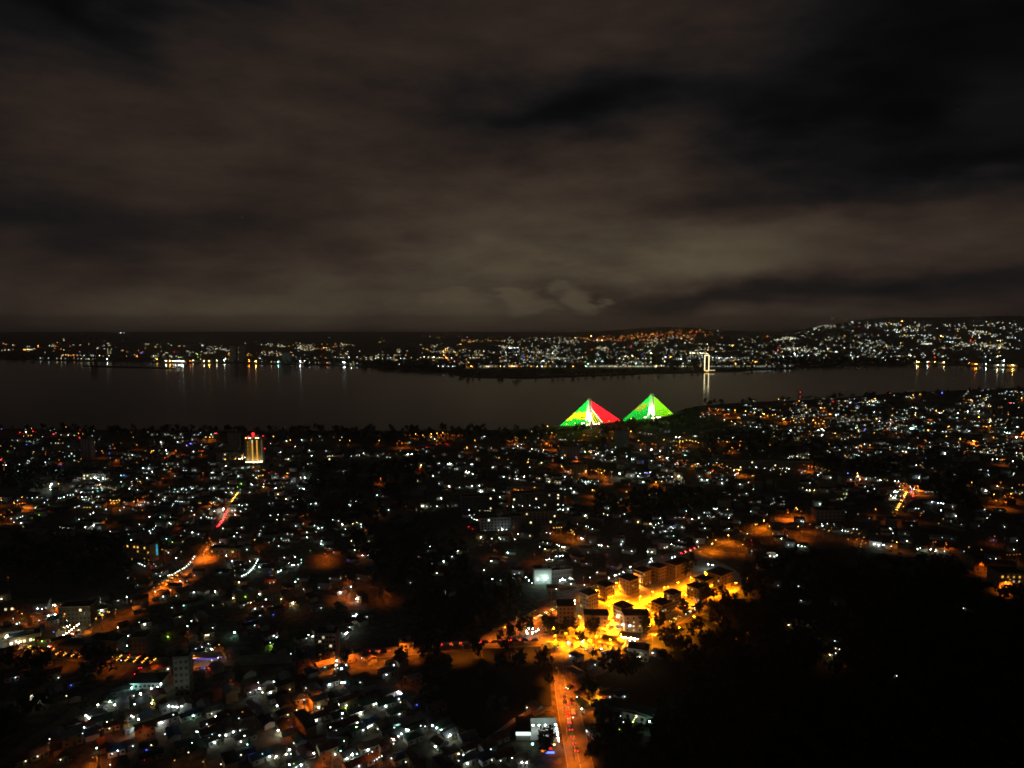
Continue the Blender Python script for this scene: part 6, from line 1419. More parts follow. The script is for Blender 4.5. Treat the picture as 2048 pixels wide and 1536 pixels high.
def name_all():
    for (cat, desc, anc), v in REG.items():
        v.sort(key=lambda q: q[0])
        n = len(v)
        for i, (x, y, o, group) in enumerate(v):
            od = ordinal(i, n)
            lab = (od + ' ' if od else '') + desc + ' ' + anc
            if len(lab.split()) > 16:
                lab = lab.replace(' from left', ' left').replace(' from right', ' right').replace('sodium ', '').replace(' wall lamp', ' lamp').replace('-roofed', '').replace(' without a lamp', '')
            while len(lab.split()) > 16 and ' the ' in lab:
                lab = lab.replace(' the ', ' ', 1)
            tag(o, lab, cat, group)


for x, y, kd in EXTRA_S:
    register(street_lamp(x, y, 'k', 2 if kd < 300 else 3, kd, 7.5, True), x, y, 'street lamp', 'sodium street lamp', 'sodium street lamps')

# lamp posts of the estate's forecourt, spaced along its street
e_ = Vector((math.cos(A38), math.sin(A38), 0))
n_ = Vector((-e_.y, e_.x, 0))
c0 = Vector((81, 427, 0))
spots = [c0 + e_ * s + n_ * o for s in (-40, -28, -16, -4, 8, 20, 32, 46, 60, 76) for o in (-8.5, 8.5)]
spots += [Vector(q) for q in ((39.5, 376, 0), (41, 392, 0), (40, 408, 0), (24, 392, 0), (54, 377, 0), (66, 380, 0), (80, 383, 0), (96, 393, 0), (108, 408, 0), (122, 421, 0), (140, 436, 0), (59, 402, 0), (93, 421, 0),
                                (60, 424, 0), (67, 443, 0), (31, 388, 0), (24, 382, 0), (47, 381, 0), (61, 383, 0), (36, 379, 0), (70, 462, 0), (84, 474, 0), (98, 485, 0), (55, 449, 0), (112, 496, 0), (44, 437, 0), (103, 455, 0), (135, 478, 0), (150, 462, 0), (80, 397, 0))]


def unproject(p):
    v = p - Vector((0, 0, CAM_H))
    f = Vector((0, math.cos(PITCH), -math.sin(PITCH)))
    u = Vector((0, math.sin(PITCH), math.cos(PITCH)))
    z = v.dot(f)
    return CX + FPX * v.x / z, CY - FPX * v.dot(u) / z


ESTATE_BOX = [(Vector((l[1][0], l[1][1], 0)), l[3], l[4], l[2]) for l in estate]


def inside_estate(p, pad=1.2):
    for c, w, d, r in ESTATE_BOX:
        q = p - c
        lx, ly = q.x * math.cos(r) + q.y * math.sin(r), -q.x * math.sin(r) + q.y * math.cos(r)
        if abs(lx) < w / 2 + pad and abs(ly) < d / 2 + pad:
            return True
    return False


for p in spots:
    if inside_estate(p):
        continue
    x, y = unproject(Vector((p.x, p.y, 6.5)))
    register(street_lamp(x, y, 's', 3, 1100 if (p - Vector((79, 440, 0))).length < 15 else 700, 6.5), x, y, 'street lamp', 'sodium lamp post lighting the estate forecourt', 'sodium street lamps')

# ---- house prototypes
GRID = math.radians(36)
ROOF_STYLES = [('rusty tin', M_TIN), ('grey tin', M_ZINC), ('red', M_TILE), ('dark', M_ROOF), ('grey tin', M_ZINC), ('rusty tin', M_TIN), ('green', M_GREEN), ('blue', M_BLUE)]
WALLS = [M_WHITE, M_CREAM, M_GREYW, M_BEIGE, M_PINK, M_OCHRE, M_BLOCKWALL]


def house_proto(i, near):
    pr = random.Random(100 + i)
    w, d = pr.uniform(5.6, 9.0), pr.uniform(4.2, 6.0)
    st = 2 if i % 7 == 5 else 1
    h = 2.4 * st + .2
    rn, rm = ROOF_STYLES[i % 8]
    wm = WALLS[i % 7]
    b = MB()
    b.box((0, 0, h / 2), (w, d, h), wm)
    if i % 3 != 1:
        k = d * .16 if i % 2 else d * .24
        for s in (-1, 1):
            b.poly([(s * w / 2, -d / 2, h), (s * w / 2, d / 2, h), (s * w / 2, 0, h + k)][::s], wm)
    if not near:
        for x in (-w * .3, w * .3):
            b.box((x, -d / 2 - .02, 1.35), (.95, .06, .95), M_GLASS)
        b.box((0, -d / 2 - .02, 1.0), (.9, .06, 2.0), M_DOOR)
    root = b.build('house')
    b = MB()
    if i % 3 == 1:
        b.hip(w, d, h + .05, d * .2, rm, .5)
    else:
        b.gable(w, d, h + .02, d * .16 if i % 2 else d * .24, rm, .45)
    b.build('roof', root)
    if near:
        b = MB()
        b.box((0, 0, 1.0), (.9, .08, 2.0), M_DOOR)
        b.build('door', root, (0.1 * w, -d / 2 - .05, 0))
        for x in (-w * .3, w * .36):
            for f in range(st):
                link('window', win_mesh(1.0, .95, M_GLASS), root, (x, -d / 2, 1.35 + 2.4 * f), 0)
    return root, w, d, h, rn


PROTOS = {}
pending = []
for i in range(28):
    for nr in (True, False):
        PROTOS[(i, nr)] = house_proto(i, nr)
        pending.append(PROTOS[(i, nr)][0])

used = []            # footprints already built: (x, y, radius)
for o in list(bpy.data.objects):
    if o.parent is None and o.get('category') and o.type == 'EMPTY' and o.location.y < 1400:
        rad = 7.0
        for chd in o.children:
            if chd.name.startswith('wall') or chd.name.startswith('courtyard'):
                bb = chd.bound_box
                rad = max(rad, .5 * max(bb[6][0] - bb[0][0], bb[6][1] - bb[0][1]))
        used.append((o.location.x, o.location.y, rad))


def road_near(p, pad=5.5):
    for ln in ROADS.values():
        for a, e in zip(ln, ln[1:]):
            d = e - a
            t = max(0, min(1, (p - a).dot(d) / max(d.length_squared, 1e-6)))
            if (a + d * t - p).length < pad:
                return True
    return False


def free(p, r):
    for x, y, q in used:
        if (p.x - x) ** 2 + (p.y - y) ** 2 < (r + q) ** 2:
            return False
    return True


near_l = [l for l in LIGHTS]
near_l.sort(key=lambda l: -l[1])
n_house = n_post = n_street = 0
STUFF_L, STUFF_H = [], []


def bulb_mesh(c, L, r):
    q = round(math.log2(max(L, .02)) * 2)
    return lamp_mesh(('wall_lamp', c, q, round(r, 2)), lambda b: (b.octa((0, 0, 0), r, glow(c, 2 ** (q / 2))), b.tube((0, r * .6, r * .4), (0, r + .35, r * .4), .05, .05, M_METAL, 5)))


def post_fn(b):
    b.tube((0, 0, 0), (0, 0, 3.0), .07, .05, M_METAL, 6)
    b.box((0, 0, .1), (.3, .3, .2), M_SLAB)


def post_lamp(x, y, c, s, h=3.2):
    p = P(x, y, h)
    d = (p - Vector((0, 0, CAM_H))).length
    root = link('post_lamp', lamp_mesh(('post_lamp',), post_fn), None, (p.x, p.y, 0), 0)
    r = max(.22 + .03 * s, .0003 * d)
    L = lamp_power(c, s, d, r)
    q = round(math.log2(max(L, .02)) * 2)
    link('globe', lamp_mesh(('globe', c, q, round(r, 2)), lambda b: b.octa((0, 0, 0), r, glow(c, 2 ** (q / 2)))), root, (0, 0, h))
    register(root, x, y, 'lamp', COL_WORD[c] + ' post lamp', 'small lamps on posts')
    return root


# row of white lamps along the curving wall, the ramp and the diagonal road; ring on the little roundabout
for pts, n, c, s in (([(515.5, 1119), (510, 1130), (503, 1139), (495, 1147), (484, 1152)], 12, 'w', 2), ([(389, 1113), (378, 1128), (368, 1136), (355, 1143), (346, 1149), (336, 1151)], 14, 'u', 2),
                     ([(158, 1248), (148, 1255), (138, 1263), (127, 1270), (116, 1277), (108, 1287)], 11, 'y', 3)):
    ln = smooth([Vector((a, b_, 0)) for a, b_ in pts], 12)
    for k in range(n):
        q = ln[int(k * (len(ln) - 1) / (n - 1))]
        post_lamp(q.x, q.y, c, s)
        n_post += 1
for x, y in ((35, 1330), (60, 1315), (120, 1315), (205, 1330), (170, 1357), (115, 1390), (115, 1372), (35, 1390), (20, 1352)):
    post_lamp(1050 + x / 7.68, 1086 + y / 7.68, 'u', 3, 2.4)
    n_post += 1
# white posts beside the estate and a few on its walls
for x, y, c, s in ((1416.4, 1128.5, 'w', 4), (1425.6, 1130.5, 'w', 4), (1437.3, 1138.5, 'w', 2), (1149.4, 1201, 'y', 3), (1149.4, 1207.5, 'y', 3), (1149.2, 1218.6, 'y', 3), (1150.5, 1226.5, 'y', 5), (1245.5, 1249.5, 'w', 5),
                   (1259.5, 1250.5, 'w', 4), (1282, 1249.5, 'y', 4), (1274.5, 1163, 'y', 4), (1235, 1233, 'y', 4), (1327.5, 1218, 'b', 4), (1090.5, 1158, 'c', 5), (1090, 1156, 'w', 5), (1076, 1159.5, 'w', 4), (1130, 1160, 'w', 5), (1120.5, 1161.5, 'w', 4), (1125, 1158.5, 'w', 4)):
    post_lamp(x, y, c, s, 4.5)
    n_post += 1
for k in range(8):
    for j in range(3):
        post_lamp(1138 + k * 2.4 + j * 1.2, 1155 + k * 1.6 - j * 1.2 + 2, 'u', 1, 2.4)
        n_post += 1

n_proto = 0
for x, y, c, s in near_l:
    if y < 1085 and n_street > 290 and n_post > 290 and n_house > 280:
        STUFF_L.append((x, y, c, s))
        continue
    if c in 'ok' and (s >= 2 or y < 1150):
        if n_street < 250:
            o = street_lamp(x, y, c, s, None, 7.0)
            register(o, x, y, 'street lamp', COL_WORD[c] + ' street lamp', 'sodium street lamps')
            n_street += 1
        else:
            STUFF_L.append((x, y, c, s))
        continue
    if s == 5:
        post_lamp(x, y, c, s, 5.5)
        n_post += 1
        continue
    # a house whose front wall carries the lamp
    i = rng.randrange(28)
    hl = 2.15
    p = P(x, y, hl)
    d = p.length
    near = d < 480
    proto, w, dd, h, rn = PROTOS[(i, near)]
    done = False
    for rot in (rng.choice([GRID, GRID - math.pi / 2]), GRID, GRID - math.pi / 2, 0.0):
        rz = rot + rng.uniform(-.08, .08)
        lx = rng.uniform(-.35, .35) * w
        for lx in (lx, -lx, 0):
            off = Vector((lx, -dd / 2 - .9, 0))
            ro = Vector((off.x * math.cos(rz) - off.y * math.sin(rz), off.x * math.sin(rz) + off.y * math.cos(rz), 0))
            bpos = Vector((p.x, p.y, 0)) - ro
            if n_house < 262 and free(bpos, 3.5) and not road_near(bpos):
                o = dup(proto, bpos, rz)
                o.name = 'house'
                r = max(.20 + .04 * s, .0003 * d)
                L = lamp_power(c, s, d, r)
                link('wall_lamp', bulb_mesh(c, L, r), o, (lx, -dd / 2 - .9, hl))
                used.append((bpos.x, bpos.y, 3.5))
                ax, ay = unproject(Vector((bpos.x, bpos.y, 3)))
                register(o, ax, ay, 'house', '%s-roofed house with %s wall lamp' % (rn, COL_WORD[c]), 'small houses of the near quarters')
                n_house += 1
                done = True
                break
        if done:
            break
    if done:
        continue
    if n_post < 296:
        post_lamp(x, y, c, s)
        n_post += 1
    else:
        STUFF_L.append((x, y, c, s))

# unlit houses between them, where the lamps of the neighbours reach
tries = 0
lamps_w = [P(l[0], l[1], 0) for l in near_l if l[1] > 1240]
while n_house < 298 and tries < 6000:
    tries += 1
    q = rng.choice(lamps_w) + Vector((rng.uniform(-16, 16), rng.uniform(-16, 16), 0))
    x, y = unproject(Vector((q.x, q.y, 2)))
    if y < 1260 or not (0 < x < 1000):
        continue
    if not free(q, 3.5) or road_near(q):
        continue
    proto, w, dd, h, rn = PROTOS[(rng.randrange(28), True)]
    o = dup(proto, q, rng.choice([GRID, GRID - math.pi / 2]) + rng.uniform(-.08, .08))
    o.name = 'house'
    used.append((q.x, q.y, 3.5))
    register(o, x, y, 'house', '%s-roofed house without a lamp' % rn, 'small houses of the near quarters')
    n_house += 1
for o in pending:
    for ch in list(o.children):
        bpy.data.objects.remove(ch, do_unlink=True)
    bpy.data.objects.remove(o, do_unlink=True)

# compound walls lit by the lamps beside them
n_wall = 0
cands = [l for l in near_l if l[1] > 1290 and l[3] >= 2 and l[2] not in 'ok' and l[0] < 1020]
rng.shuffle(cands)
for x, y, c, s in cands:
    if n_wall >= 90:
        break
    p = P(x, y, 0)
    a = rng.choice([GRID, GRID - math.pi / 2])
    L = rng.uniform(8, 20)
    side = Vector((-math.sin(a), math.cos(a), 0))
    q = p + side * rng.uniform(1.5, 4.5) + Vector((math.cos(a), math.sin(a), 0)) * rng.uniform(-5, 5)
    ok = all(free(q + Vector((math.cos(a), math.sin(a), 0)) * (L * f), .3) for f in (-.5, -.25, 0, .25, .5)) and not road_near(q, 4)
    if not ok:
        continue
    b = MB()
    m = rng.choice([M_BLOCKWALL, M_WHITE, M_CREAM])
    b.box((0, 0, 1.05), (L, .2, 2.1), m)
    b.box((0, 0, 2.16), (L + .1, .34, .12), M_SLAB)
    for k in range(int(L / 3) + 1):
        b.box((-L / 2 + k * L / max(1, int(L / 3)), 0, 1.16), (.36, .36, 2.32), m)
    o = b.build('compound_wall', None, q, a)
    used.append((q.x, q.y, 1.0))
    register(o, *unproject(Vector((q.x, q.y, 1))), 'wall', ('white' if m is M_WHITE else 'grey' if m is M_BLOCKWALL else 'cream') + ' compound wall', 'compound walls between the houses')
    n_wall += 1
print('houses', n_house, 'posts', n_post, 'street lamps', n_street, 'walls', n_wall, 'stuff lamps', len(STUFF_L))

# ---------------------------------------------------------------- vehicles at rest on the roads
CAR_COL = [('white', mat('white_paint', (0.70, 0.70, 0.68), .35, .03, .5)), ('grey', mat('grey_paint', (0.20, 0.21, 0.22), .35, .05, .5)), ('dark', mat('dark_paint', (0.03, 0.03, 0.035), .3, .1, .5)),
           ('red', mat('red_paint', (0.30, 0.02, 0.02), .35, .05, .5)), ('green taxi', mat('green_paint', (0.02, 0.16, 0.06), .35, .05, .5))]
M_TYRE = mat('tyre', (0.015, 0.015, 0.015), .9, .1, 3)


def car_proto(k):
    cw, pm = CAR_COL[k]
    b = MB()
    prof = [(-2.15, .35), (-2.2, .75), (-2.05, .92), (-1.35, .98), (-.75, 1.45), (.75, 1.47), (1.35, .98), (2.05, .84), (2.2, .6), (2.15, .35)]
    n = len(prof)
    vs = []
    for s in (-1, 1):
        for x, z in prof:
            w = .86 if z < 1.2 else .68
            vs.append((x, s * w, z))
    fs = [tuple(range(n)), tuple(range(2 * n - 1, n - 1, -1))]
    fs += [(i, i + n, (i + 1) % n + n, (i + 1) % n) for i in range(n)]
    b.add(vs, [tuple(reversed(f)) for f in fs], pm)
    root = b.build('car')
    b = MB()
    b.box((0.05, 0, 1.24), (1.75, 1.50, .30), M_GLASS, 0, .92)
    b.build('windows', root)
    for x in (-1.35, 1.35):
        for s in (-1, 1):
            b = MB()
            b.tube((x, s * .70, .32), (x, s * .90, .32), .32, .32, M_TYRE, 10)
            b.tube((x, s * .89, .32), (x, s * .91, .32), .18, .18, M_METAL, 8)
            b.build('wheel', root)
    return root


CARP = [car_proto(k) for k in range(5)]
ROW = {}


def put_car(p, ang, where, front=None, back=None, st=(7, 3.5), r=.24):
    k = rng.choice([0, 0, 1, 1, 2, 2, 3, 4])
    o = dup(CARP[k], p, ang)
    o.name = 'car'
    d = p.length
    r = max(r, .00030 * d)
    cov = min(1.0, math.pi * (r * F1 / d) ** 2)
    for cc, tt, nm, xx, zz in ((front, st[0], 'headlight', 2.16 + r * .5, .68), (back, st[1], 'taillight', -2.2 - r * .5, .78)):
        if cc:
            q = round(math.log2(tt / cov) * 2)
            for s in (-1, 1):
                link(nm, lamp_mesh((nm, cc, round(r, 2), q), lambda b: b.octa((0, 0, 0), r, glow(cc, 2 ** (q / 2), False))), o, (xx, s * .62, zz))
    ROW.setdefault((CAR_COL[k][0], where), []).append((p.y, p.x, o))
    return o


def queue(px, gap, where, toward, front=None, back=None, st=(7, 3.5), off=0.0, jitter=.8, r=.24):
    """cars standing one behind the other along a line of the road; toward=+1 drives along the listed direction"""
    ln = smooth([P(x, y) for x, y in px], 5)
    acc = 0.0
    for a, e in zip(ln, ln[1:]):
        d = e - a
        L = d.length
        while acc < L:
            q = a + d * (acc / L)
            s = Vector((-d.y, d.x, 0)).normalized() * off
            put_car(Vector((q.x + s.x, q.y + s.y, .13)), math.atan2(d.y, d.x) + (0 if toward > 0 else math.pi), where, front, back, st, r)
            acc += gap + rng.uniform(0, jitter)
        acc -= L


queue([(47, 1298), (100, 1304), (160, 1311)], 5.0, 'on the left stretch of the cross road', 1, 'k', 'o', (4.5, 2), 1.6, .3, .3)
queue([(50, 1299), (100, 1305), (158, 1312)], 4.9, 'in the near lane of the left cross road', -1, 'k', 'o', (4.5, 2), -1.6, .3, .3)
queue([(212, 1316), (240, 1318), (313, 1325)], 5.0, 'on the cross road above the red gap', 1, 'k', 'o', (4.5, 2), 1.6, .3, .3)
queue([(214, 1317), (240, 1319), (313, 1326)], 4.9, 'in the near lane above the red gap', -1, 'k', 'o', (4.5, 2), -1.6, .3, .3)
queue([(260, 1318.5), (285, 1321)], 6, 'with red tails at the crossing', 1, None, 'r', (3, 4), 2)
queue([(86, 1299), (110, 1288), (128, 1277), (150, 1265), (164, 1259)], 5.2, 'climbing the diagonal road', 1, 'y', 'r', (8, 5), -1.5, .4, .3)
queue([(184, 1243), (200, 1235), (216, 1227)], 5, 'on the diagonal road above the market', 1, 'k', 'o', (5, 2.5), 0, .2, .3)
queue([(437, 1053), (446, 1040), (451, 1030), (457, 1020)], 5.6, 'on the steep end of the diagonal road', 1, 'y', 'r', (6, 6))
queue([(463, 1004), (469, 995), (477, 985)], 5.6, 'at the top of the diagonal road', 1, 'k', 'k', (6, 5))
queue([(330, 1166), (348, 1156), (366, 1147)], 5, 'on the lit bend of the diagonal road', 1, 'k', 'o', (6, 3), 0, .2, .3)
queue([(1132, 1396), (1138, 1424), (1146, 1462), (1156, 1500)], 5.0, 'driving away on the orange avenue', -1, None, 'r', (4, 3.4), -1.0, .3, .34)
queue([(1136, 1404), (1142, 1440)], 9, 'driving away on the orange avenue', -1, None, 'r', (4, 3), 1.6)
queue([(1140, 1376), (1153, 1369)], 5, 'turning out of the side street', -1, 'y', 'r', (6, 2))
queue([(872, 1296), (940, 1291), (1000, 1287), (1085, 1284)], 5.4, 'on the cross road below the estate', 1, 'o', 'r', (1.6, 3), 2, .5)
queue([(748, 1306), (800, 1304)], 5.2, 'by the guard house', 1, 'o', 'r', (2, 3))
queue([(1366, 1107), (1380, 1102), (1394, 1096)], 5.8, 'behind the estate', 1, 'y', 'r', (7, 6))
queue([(1075, 1237), (1092, 1228), (1112, 1218)], 5.6, 'on the slip road', 1, 'y', 'k', (7, 5))
queue([(1374, 1228), (1385, 1222), (1396, 1216)], 5.6, 'on the lane under the trees', 1, 'y', 'y', (6, 4))
queue([(1345, 1243), (1362, 1233)], 5.6, 'on the lane by the blue sign', 1, 'k', 'k', (6, 4))
queue([(1813, 985), (1808, 994), (1803, 1003)], 8, 'on the red-lit turning', 1, 'k', 'r', (5, 4))
queue([(1800, 1008), (1797, 1014), (1794, 1020)], 8, 'on the orange bend of the turning', 1, 'k', 'o', (5, 3))
queue([(275, 1347), (286, 1331)], 6, 'on the back road by the sports hall', 1, None, 'r', (3, 4))
queue([(448, 1376), (455, 1366)], 6, 'on the back lane', 1, None, 'r', (3, 4))
queue([(1250, 1300), (1262, 1290)], 6, 'on the side street under the carport', 1, 'o', None, (2, 2))
queue([(420, 957), (428, 953)], 9, 'far down the white road', 1, 'w', None, (6, 3))
# parked without lights in the estate forecourt
for s, o_ in [(s_, oo) for s_ in range(-30, 84, 5) for oo in (-4.6, 4.9)]:
    if rng.random() < .62:
        q = c0 + e_ * (s + rng.uniform(-.6, .6)) + n_ * o_
        put_car(Vector((q.x, q.y, .12)), A38 + math.pi / 2 * rng.choice([1, 1, 1, -1]), 'parked in the estate forecourt')
for o in CARP:
    for ch in list(o.children):
        bpy.data.objects.remove(ch, do_unlink=True)
    bpy.data.objects.remove(o, do_unlink=True)
for (cw, where), v in ROW.items():
    v.sort(key=lambda q: q[0])
    n = len(v)
    for i, (_, _, o) in enumerate(v):
        od = 'only' if n == 1 else 'nearest' if i == 0 else 'farthest' if i == n - 1 else (ORD[i] + ' nearest') if i < n / 2 else ORD[n - 1 - i] + ' farthest'
        tag(o, '%s %s car %s' % (od, cw.replace(' taxi', ''), where), 'car', 'cars on the roads')

# ---------------------------------------------------------------- trees
def leaf_mat(name, col):
    m = mat(name, col, .8, .45, .5)
    return m


M_LEAF = [leaf_mat('dark_foliage', (0.030, 0.045, 0.016)), leaf_mat('mid_foliage', (0.045, 0.062, 0.022)), leaf_mat('dry_foliage', (0.060, 0.060, 0.024))]
M_BARK = mat('bark', (0.08, 0.06, 0.045), .95, .3, 2)


def crown_verts(r, hgt, clumps, per, seed, leaf):
    pr = np.random.RandomState(seed)
    cen = []
    while len(cen) < clumps:
        p = pr.uniform(-1, 1, 3)
        if .25 < np.linalg.norm(p) < 1:
            cen.append(p * np.array([r * .85, r * .85, hgt * .5]))
    vs = []
    for c in cen:
        rad = r * pr.uniform(.20, .42)
        for _ in range(per):
            q = c + pr.normal(0, rad * .5, 3)
            u = pr.normal(0, 1, 3)
            u /= np.linalg.norm(u)
            w = np.cross(u, pr.normal(0, 1, 3))
            w /= np.linalg.norm(w)
            a = leaf * pr.uniform(.6, 1.4)
            vs += [q - u * a - w * a * .6, q + u * a - w * a * .6, q + u * a * .7 + w * a * .6, q - u * a * .7 + w * a * .6]
    return np.array(vs)


def quads_mesh(name, vs, mats, mi=None):
    n = len(vs) // 4
    me = bpy.data.meshes.new(name)
    me.vertices.add(len(vs))
    me.vertices.foreach_set('co', np.asarray(vs, dtype=np.float32).ravel())
    me.loops.add(n * 4)
    me.polygons.add(n)
    me.loops.foreach_set('vertex_index', np.arange(n * 4, dtype=np.int32))
    me.polygons.foreach_set('loop_start', np.arange(0, n * 4, 4, dtype=np.int32))
    me.polygons.foreach_set('loop_total', np.full(n, 4, dtype=np.int32))
    for m in mats:
        me.materials.append(m)
    if mi is not None:
        me.polygons.foreach_set('material_index', mi)
    me.update()
    me.validate()
    return me


def tree_proto(i):
    pr = random.Random(300 + i)
    r, hh = (3.6, 6.4) if i < 3 else (2.6, 8.0)
    trunk = 2.6 if i < 3 else 2.2
    b = MB()
    top = trunk + hh * .45
    b.tube((0, 0, -.2), (.1, .05, trunk), .30, .2, M_BARK, 7)
    b.tube((.1, .05, trunk), (-.1, .1, top), .2, .08, M_BARK, 6)
    for k in range(6):
        a = k * 1.05 + pr.uniform(-.3, .3)
        z = trunk * (.75 + .08 * k)
        b.tube((0.05, 0.05, z), (math.cos(a) * r * .6, math.sin(a) * r * .6, z + hh * pr.uniform(.2, .45)), .11, .03, M_BARK, 5)
    root = empty('tree', (0, 0, 0))
    b.build('trunk', root)
    me = quads_mesh('crown', crown_verts(r, hh, 26, 26, 40 + i, .38) + np.array([0, 0, trunk + hh * .45]), [M_LEAF[i % 3]])
    link('crown', me, root)
    return root


TREEP = [tree_proto(i) for i in range(5)]
TREE_PX = [(1094, 1264), (1098, 1268), (1180, 1272), (1190, 1270), (1293, 1270), (1318, 1262), (1287, 1266), (1368, 1232), 
           (1405, 1200), (1413, 1203), (1428, 1198), (1444, 1192), (1372, 1155), (1362, 1152), (1385, 1142), (1300, 1160),
           (1310, 1152), (1150, 1262), (1110, 1275), (1130, 1282), (1160, 1288), (799, 1325), (806, 1325), (480, 1370), (475, 1360), (210, 1330), (195, 1328), (180, 1326),
           (1178, 1400), (1170, 1396), (1188, 1402), (1490, 1272), (1497, 1278), (600, 1326), (640, 1322), (690, 1330), (875, 1300), (1020, 1278), (1000, 1284), (1040, 1270), (1055, 1268), (1092, 1508)]
for i, (x, y) in enumerate(TREE_PX):
    p = P(x, y)
    o = dup(TREEP[i % 5], p, rng.uniform(0, 6.3))
    o.name = 'tree'
    s = rng.uniform(.8, 1.3)
    o.scale = (s, s, s * rng.uniform(.9, 1.15))
    register(o, x, y - 10, 'tree', ('broad dark' if i % 5 < 3 else 'tall narrow') + ' tree', 'trees that stand against the lit ground')
for o in TREEP:
    for ch in list(o.children):
        bpy.data.objects.remove(ch, do_unlink=True)
    bpy.data.objects.remove(o, do_unlink=True)
name_all()

# ---------------------------------------------------------------- what nobody could count: woods, far roofs, far lamps
def forest(name, spots, seed, clumps, per, leaf, rmin, rmax):
    pr = np.random.RandomState(seed)
    base = [crown_verts(1.0, 1.6, clumps, per, 900 + k, leaf) for k in range(6)]
    out, mi = [], []
    for x, y in spots:
        s = pr.uniform(rmin, rmax)
        v = base[pr.randint(6)] * s
        a = pr.uniform(0, 6.28)
        c, n = math.cos(a), math.sin(a)
        w = np.empty_like(v)
        w[:, 0] = v[:, 0] * c - v[:, 1] * n + x
        w[:, 1] = v[:, 0] * n + v[:, 1] * c + y
        w[:, 2] = v[:, 2] + s * 1.25
        out.append(w)
        mi += [pr.randint(3)] * (len(v) // 4)
    o = link(name, quads_mesh(name, np.concatenate(out), M_LEAF, np.array(mi, dtype=np.int32)))
    tag(o, kind='stuff')
    return o


def in_poly(x, y, poly):
    ins = False
    j = len(poly) - 1
    for i in range(len(poly)):
        (xi, yi), (xj, yj) = poly[i], poly[j]
        if (yi > y) != (yj > y) and x < (xj - xi) * (y - yi) / (yj - yi) + xi:
            ins = not ins
        j = i
    return ins


HILL_WOOD = [(1330, 1275), (1350, 1262), (1400, 1232), (1470, 1196), (1500, 1120), (1560, 1100), (1640, 1096), (1740, 1094), (1840, 1108), (1930, 1140), (1970, 1180), (2100, 1200), (2200, 1560), (1220, 1560), (1230, 1500), (1330, 1470), (1345, 1400), (1320, 1330)]
spots, low = [], []
while len(spots) < 800:
    x, y = rng.uniform(1210, 2200), 1090 + 470 * rng.random() ** 1.3
    if in_poly(x, y, HILL_WOOD):
        p = P(x, y)
        (low if y < 1128 else spots).append((p.x, p.y))
forest('hillside_wood', spots, 5, 12, 12, .16, 3.0, 5.6)
forest('hillside_scrub', low, 15, 9, 9, .2, 1.3, 2.2)
WOODS = [([(1165, 1300), (1262, 1298), (1285, 1330), (1230, 1405), (1170, 1405)], 26), ([(1170, 1440), (1210, 1425), (1230, 1480), (1195, 1536), (1180, 1500)], 14), ([(0, 1085), (250, 1085), (270, 1130), (240, 1170), (0, 1170)], 90), ([(820, 1290), (860, 1210), (1040, 1180), (1040, 1230), (970, 1270)], 60), ([(560, 1000), (780, 985), (900, 1060), (960, 1180), (800, 1240), (740, 1120)], 130),
         ([(830, 1320), (1090, 1300), (1100, 1380), (1060, 1415), (960, 1450), (840, 1400)], 20), ([(1200, 1000), (1380, 985), (1460, 1010), (1300, 1035), (1180, 1040)], 90), ([(1400, 860), (1700, 890), (1620, 915), (1420, 905)], 80),
         ([(1500, 930), (1800, 925), (1800, 945), (1560, 950)], 60), ([(1860, 960), (1960, 950), (1950, 1030), (1880, 1010)], 50), ([(600, 935), (900, 925), (820, 990), (600, 980)], 110), ([(0, 940), (250, 945), (60, 985), (0, 980)], 60), ([(440, 862), (1100, 858), (1100, 878), (440, 885)], 190), ([(0, 857), (440, 860), (440, 872), (0, 868)], 70),
         ([(1120, 856), (1345, 832), (1400, 822), (1400, 862), (1200, 872)], 120), ([(1400, 808), (2048, 778), (2048, 782), (1400, 814)], 70), ([(40, 1310), (330, 1332), (240, 1400), (100, 1460), (0, 1500), (0, 1320)], 40)]
spots = []
for poly, n in WOODS:
    xs, ys = [q[0] for q in poly], [q[1] for q in poly]
    k = 0
    while k < n:
        x, y = rng.uniform(min(xs), max(xs)), rng.uniform(min(ys), max(ys))
        if in_poly(x, y, poly):
            p = P(x, y)
            if not road_near(p, 6) and free(p, 2):
                spots.append((p.x, p.y))
            k += 1
forest('woodland', spots, 6, 9, 9, .20, 3.0, 6.2)

# roofs of the middle distance: one house behind each surveyed lamp and more between
mbh = MB()


def far_house(b, p, rz, w, d, h, wm, rm):
    ca, sa = math.cos(rz), math.sin(rz)

    def T(x, y, z):
        return (p.x + x * ca - y * sa, p.y + x * sa + y * ca, z)
    k = d * .2
    v = [T(sx * w / 2, sy * d / 2, z) for z in (0, h) for sx, sy in ((-1, -1), (1, -1), (1, 1), (-1, 1))]
    b.add(v, [(0, 1, 5, 4), (1, 2, 6, 5), (2, 3, 7, 6), (3, 0, 4, 7)], wm)
    W, D = w / 2 + .5, d / 2 + .5
    v = [T(-W, -D, h - .1), T(W, -D, h - .1), T(W, 0, h + k), T(-W, 0, h + k), T(-W, D, h - .1), T(W, D, h - .1)]
    b.add(v, [(0, 1, 2, 3), (3, 2, 5, 4), (1, 5, 2), (0, 3, 4)], rm)


RM = [M_TIN, M_ZINC, M_ROOF, M_TILE, M_ZINC, M_TIN]
grid = {}


def spaced(p, r):
    gx_, gy_ = int(p.x // 12), int(p.y // 12)
    for i in (-1, 0, 1):
        for j in (-1, 0, 1):
            for q in grid.get((gx_ + i, gy_ + j), ()):
                if (q - p).length < r:
                    return False
    grid.setdefault((gx_, gy_), []).append(p)
    return True


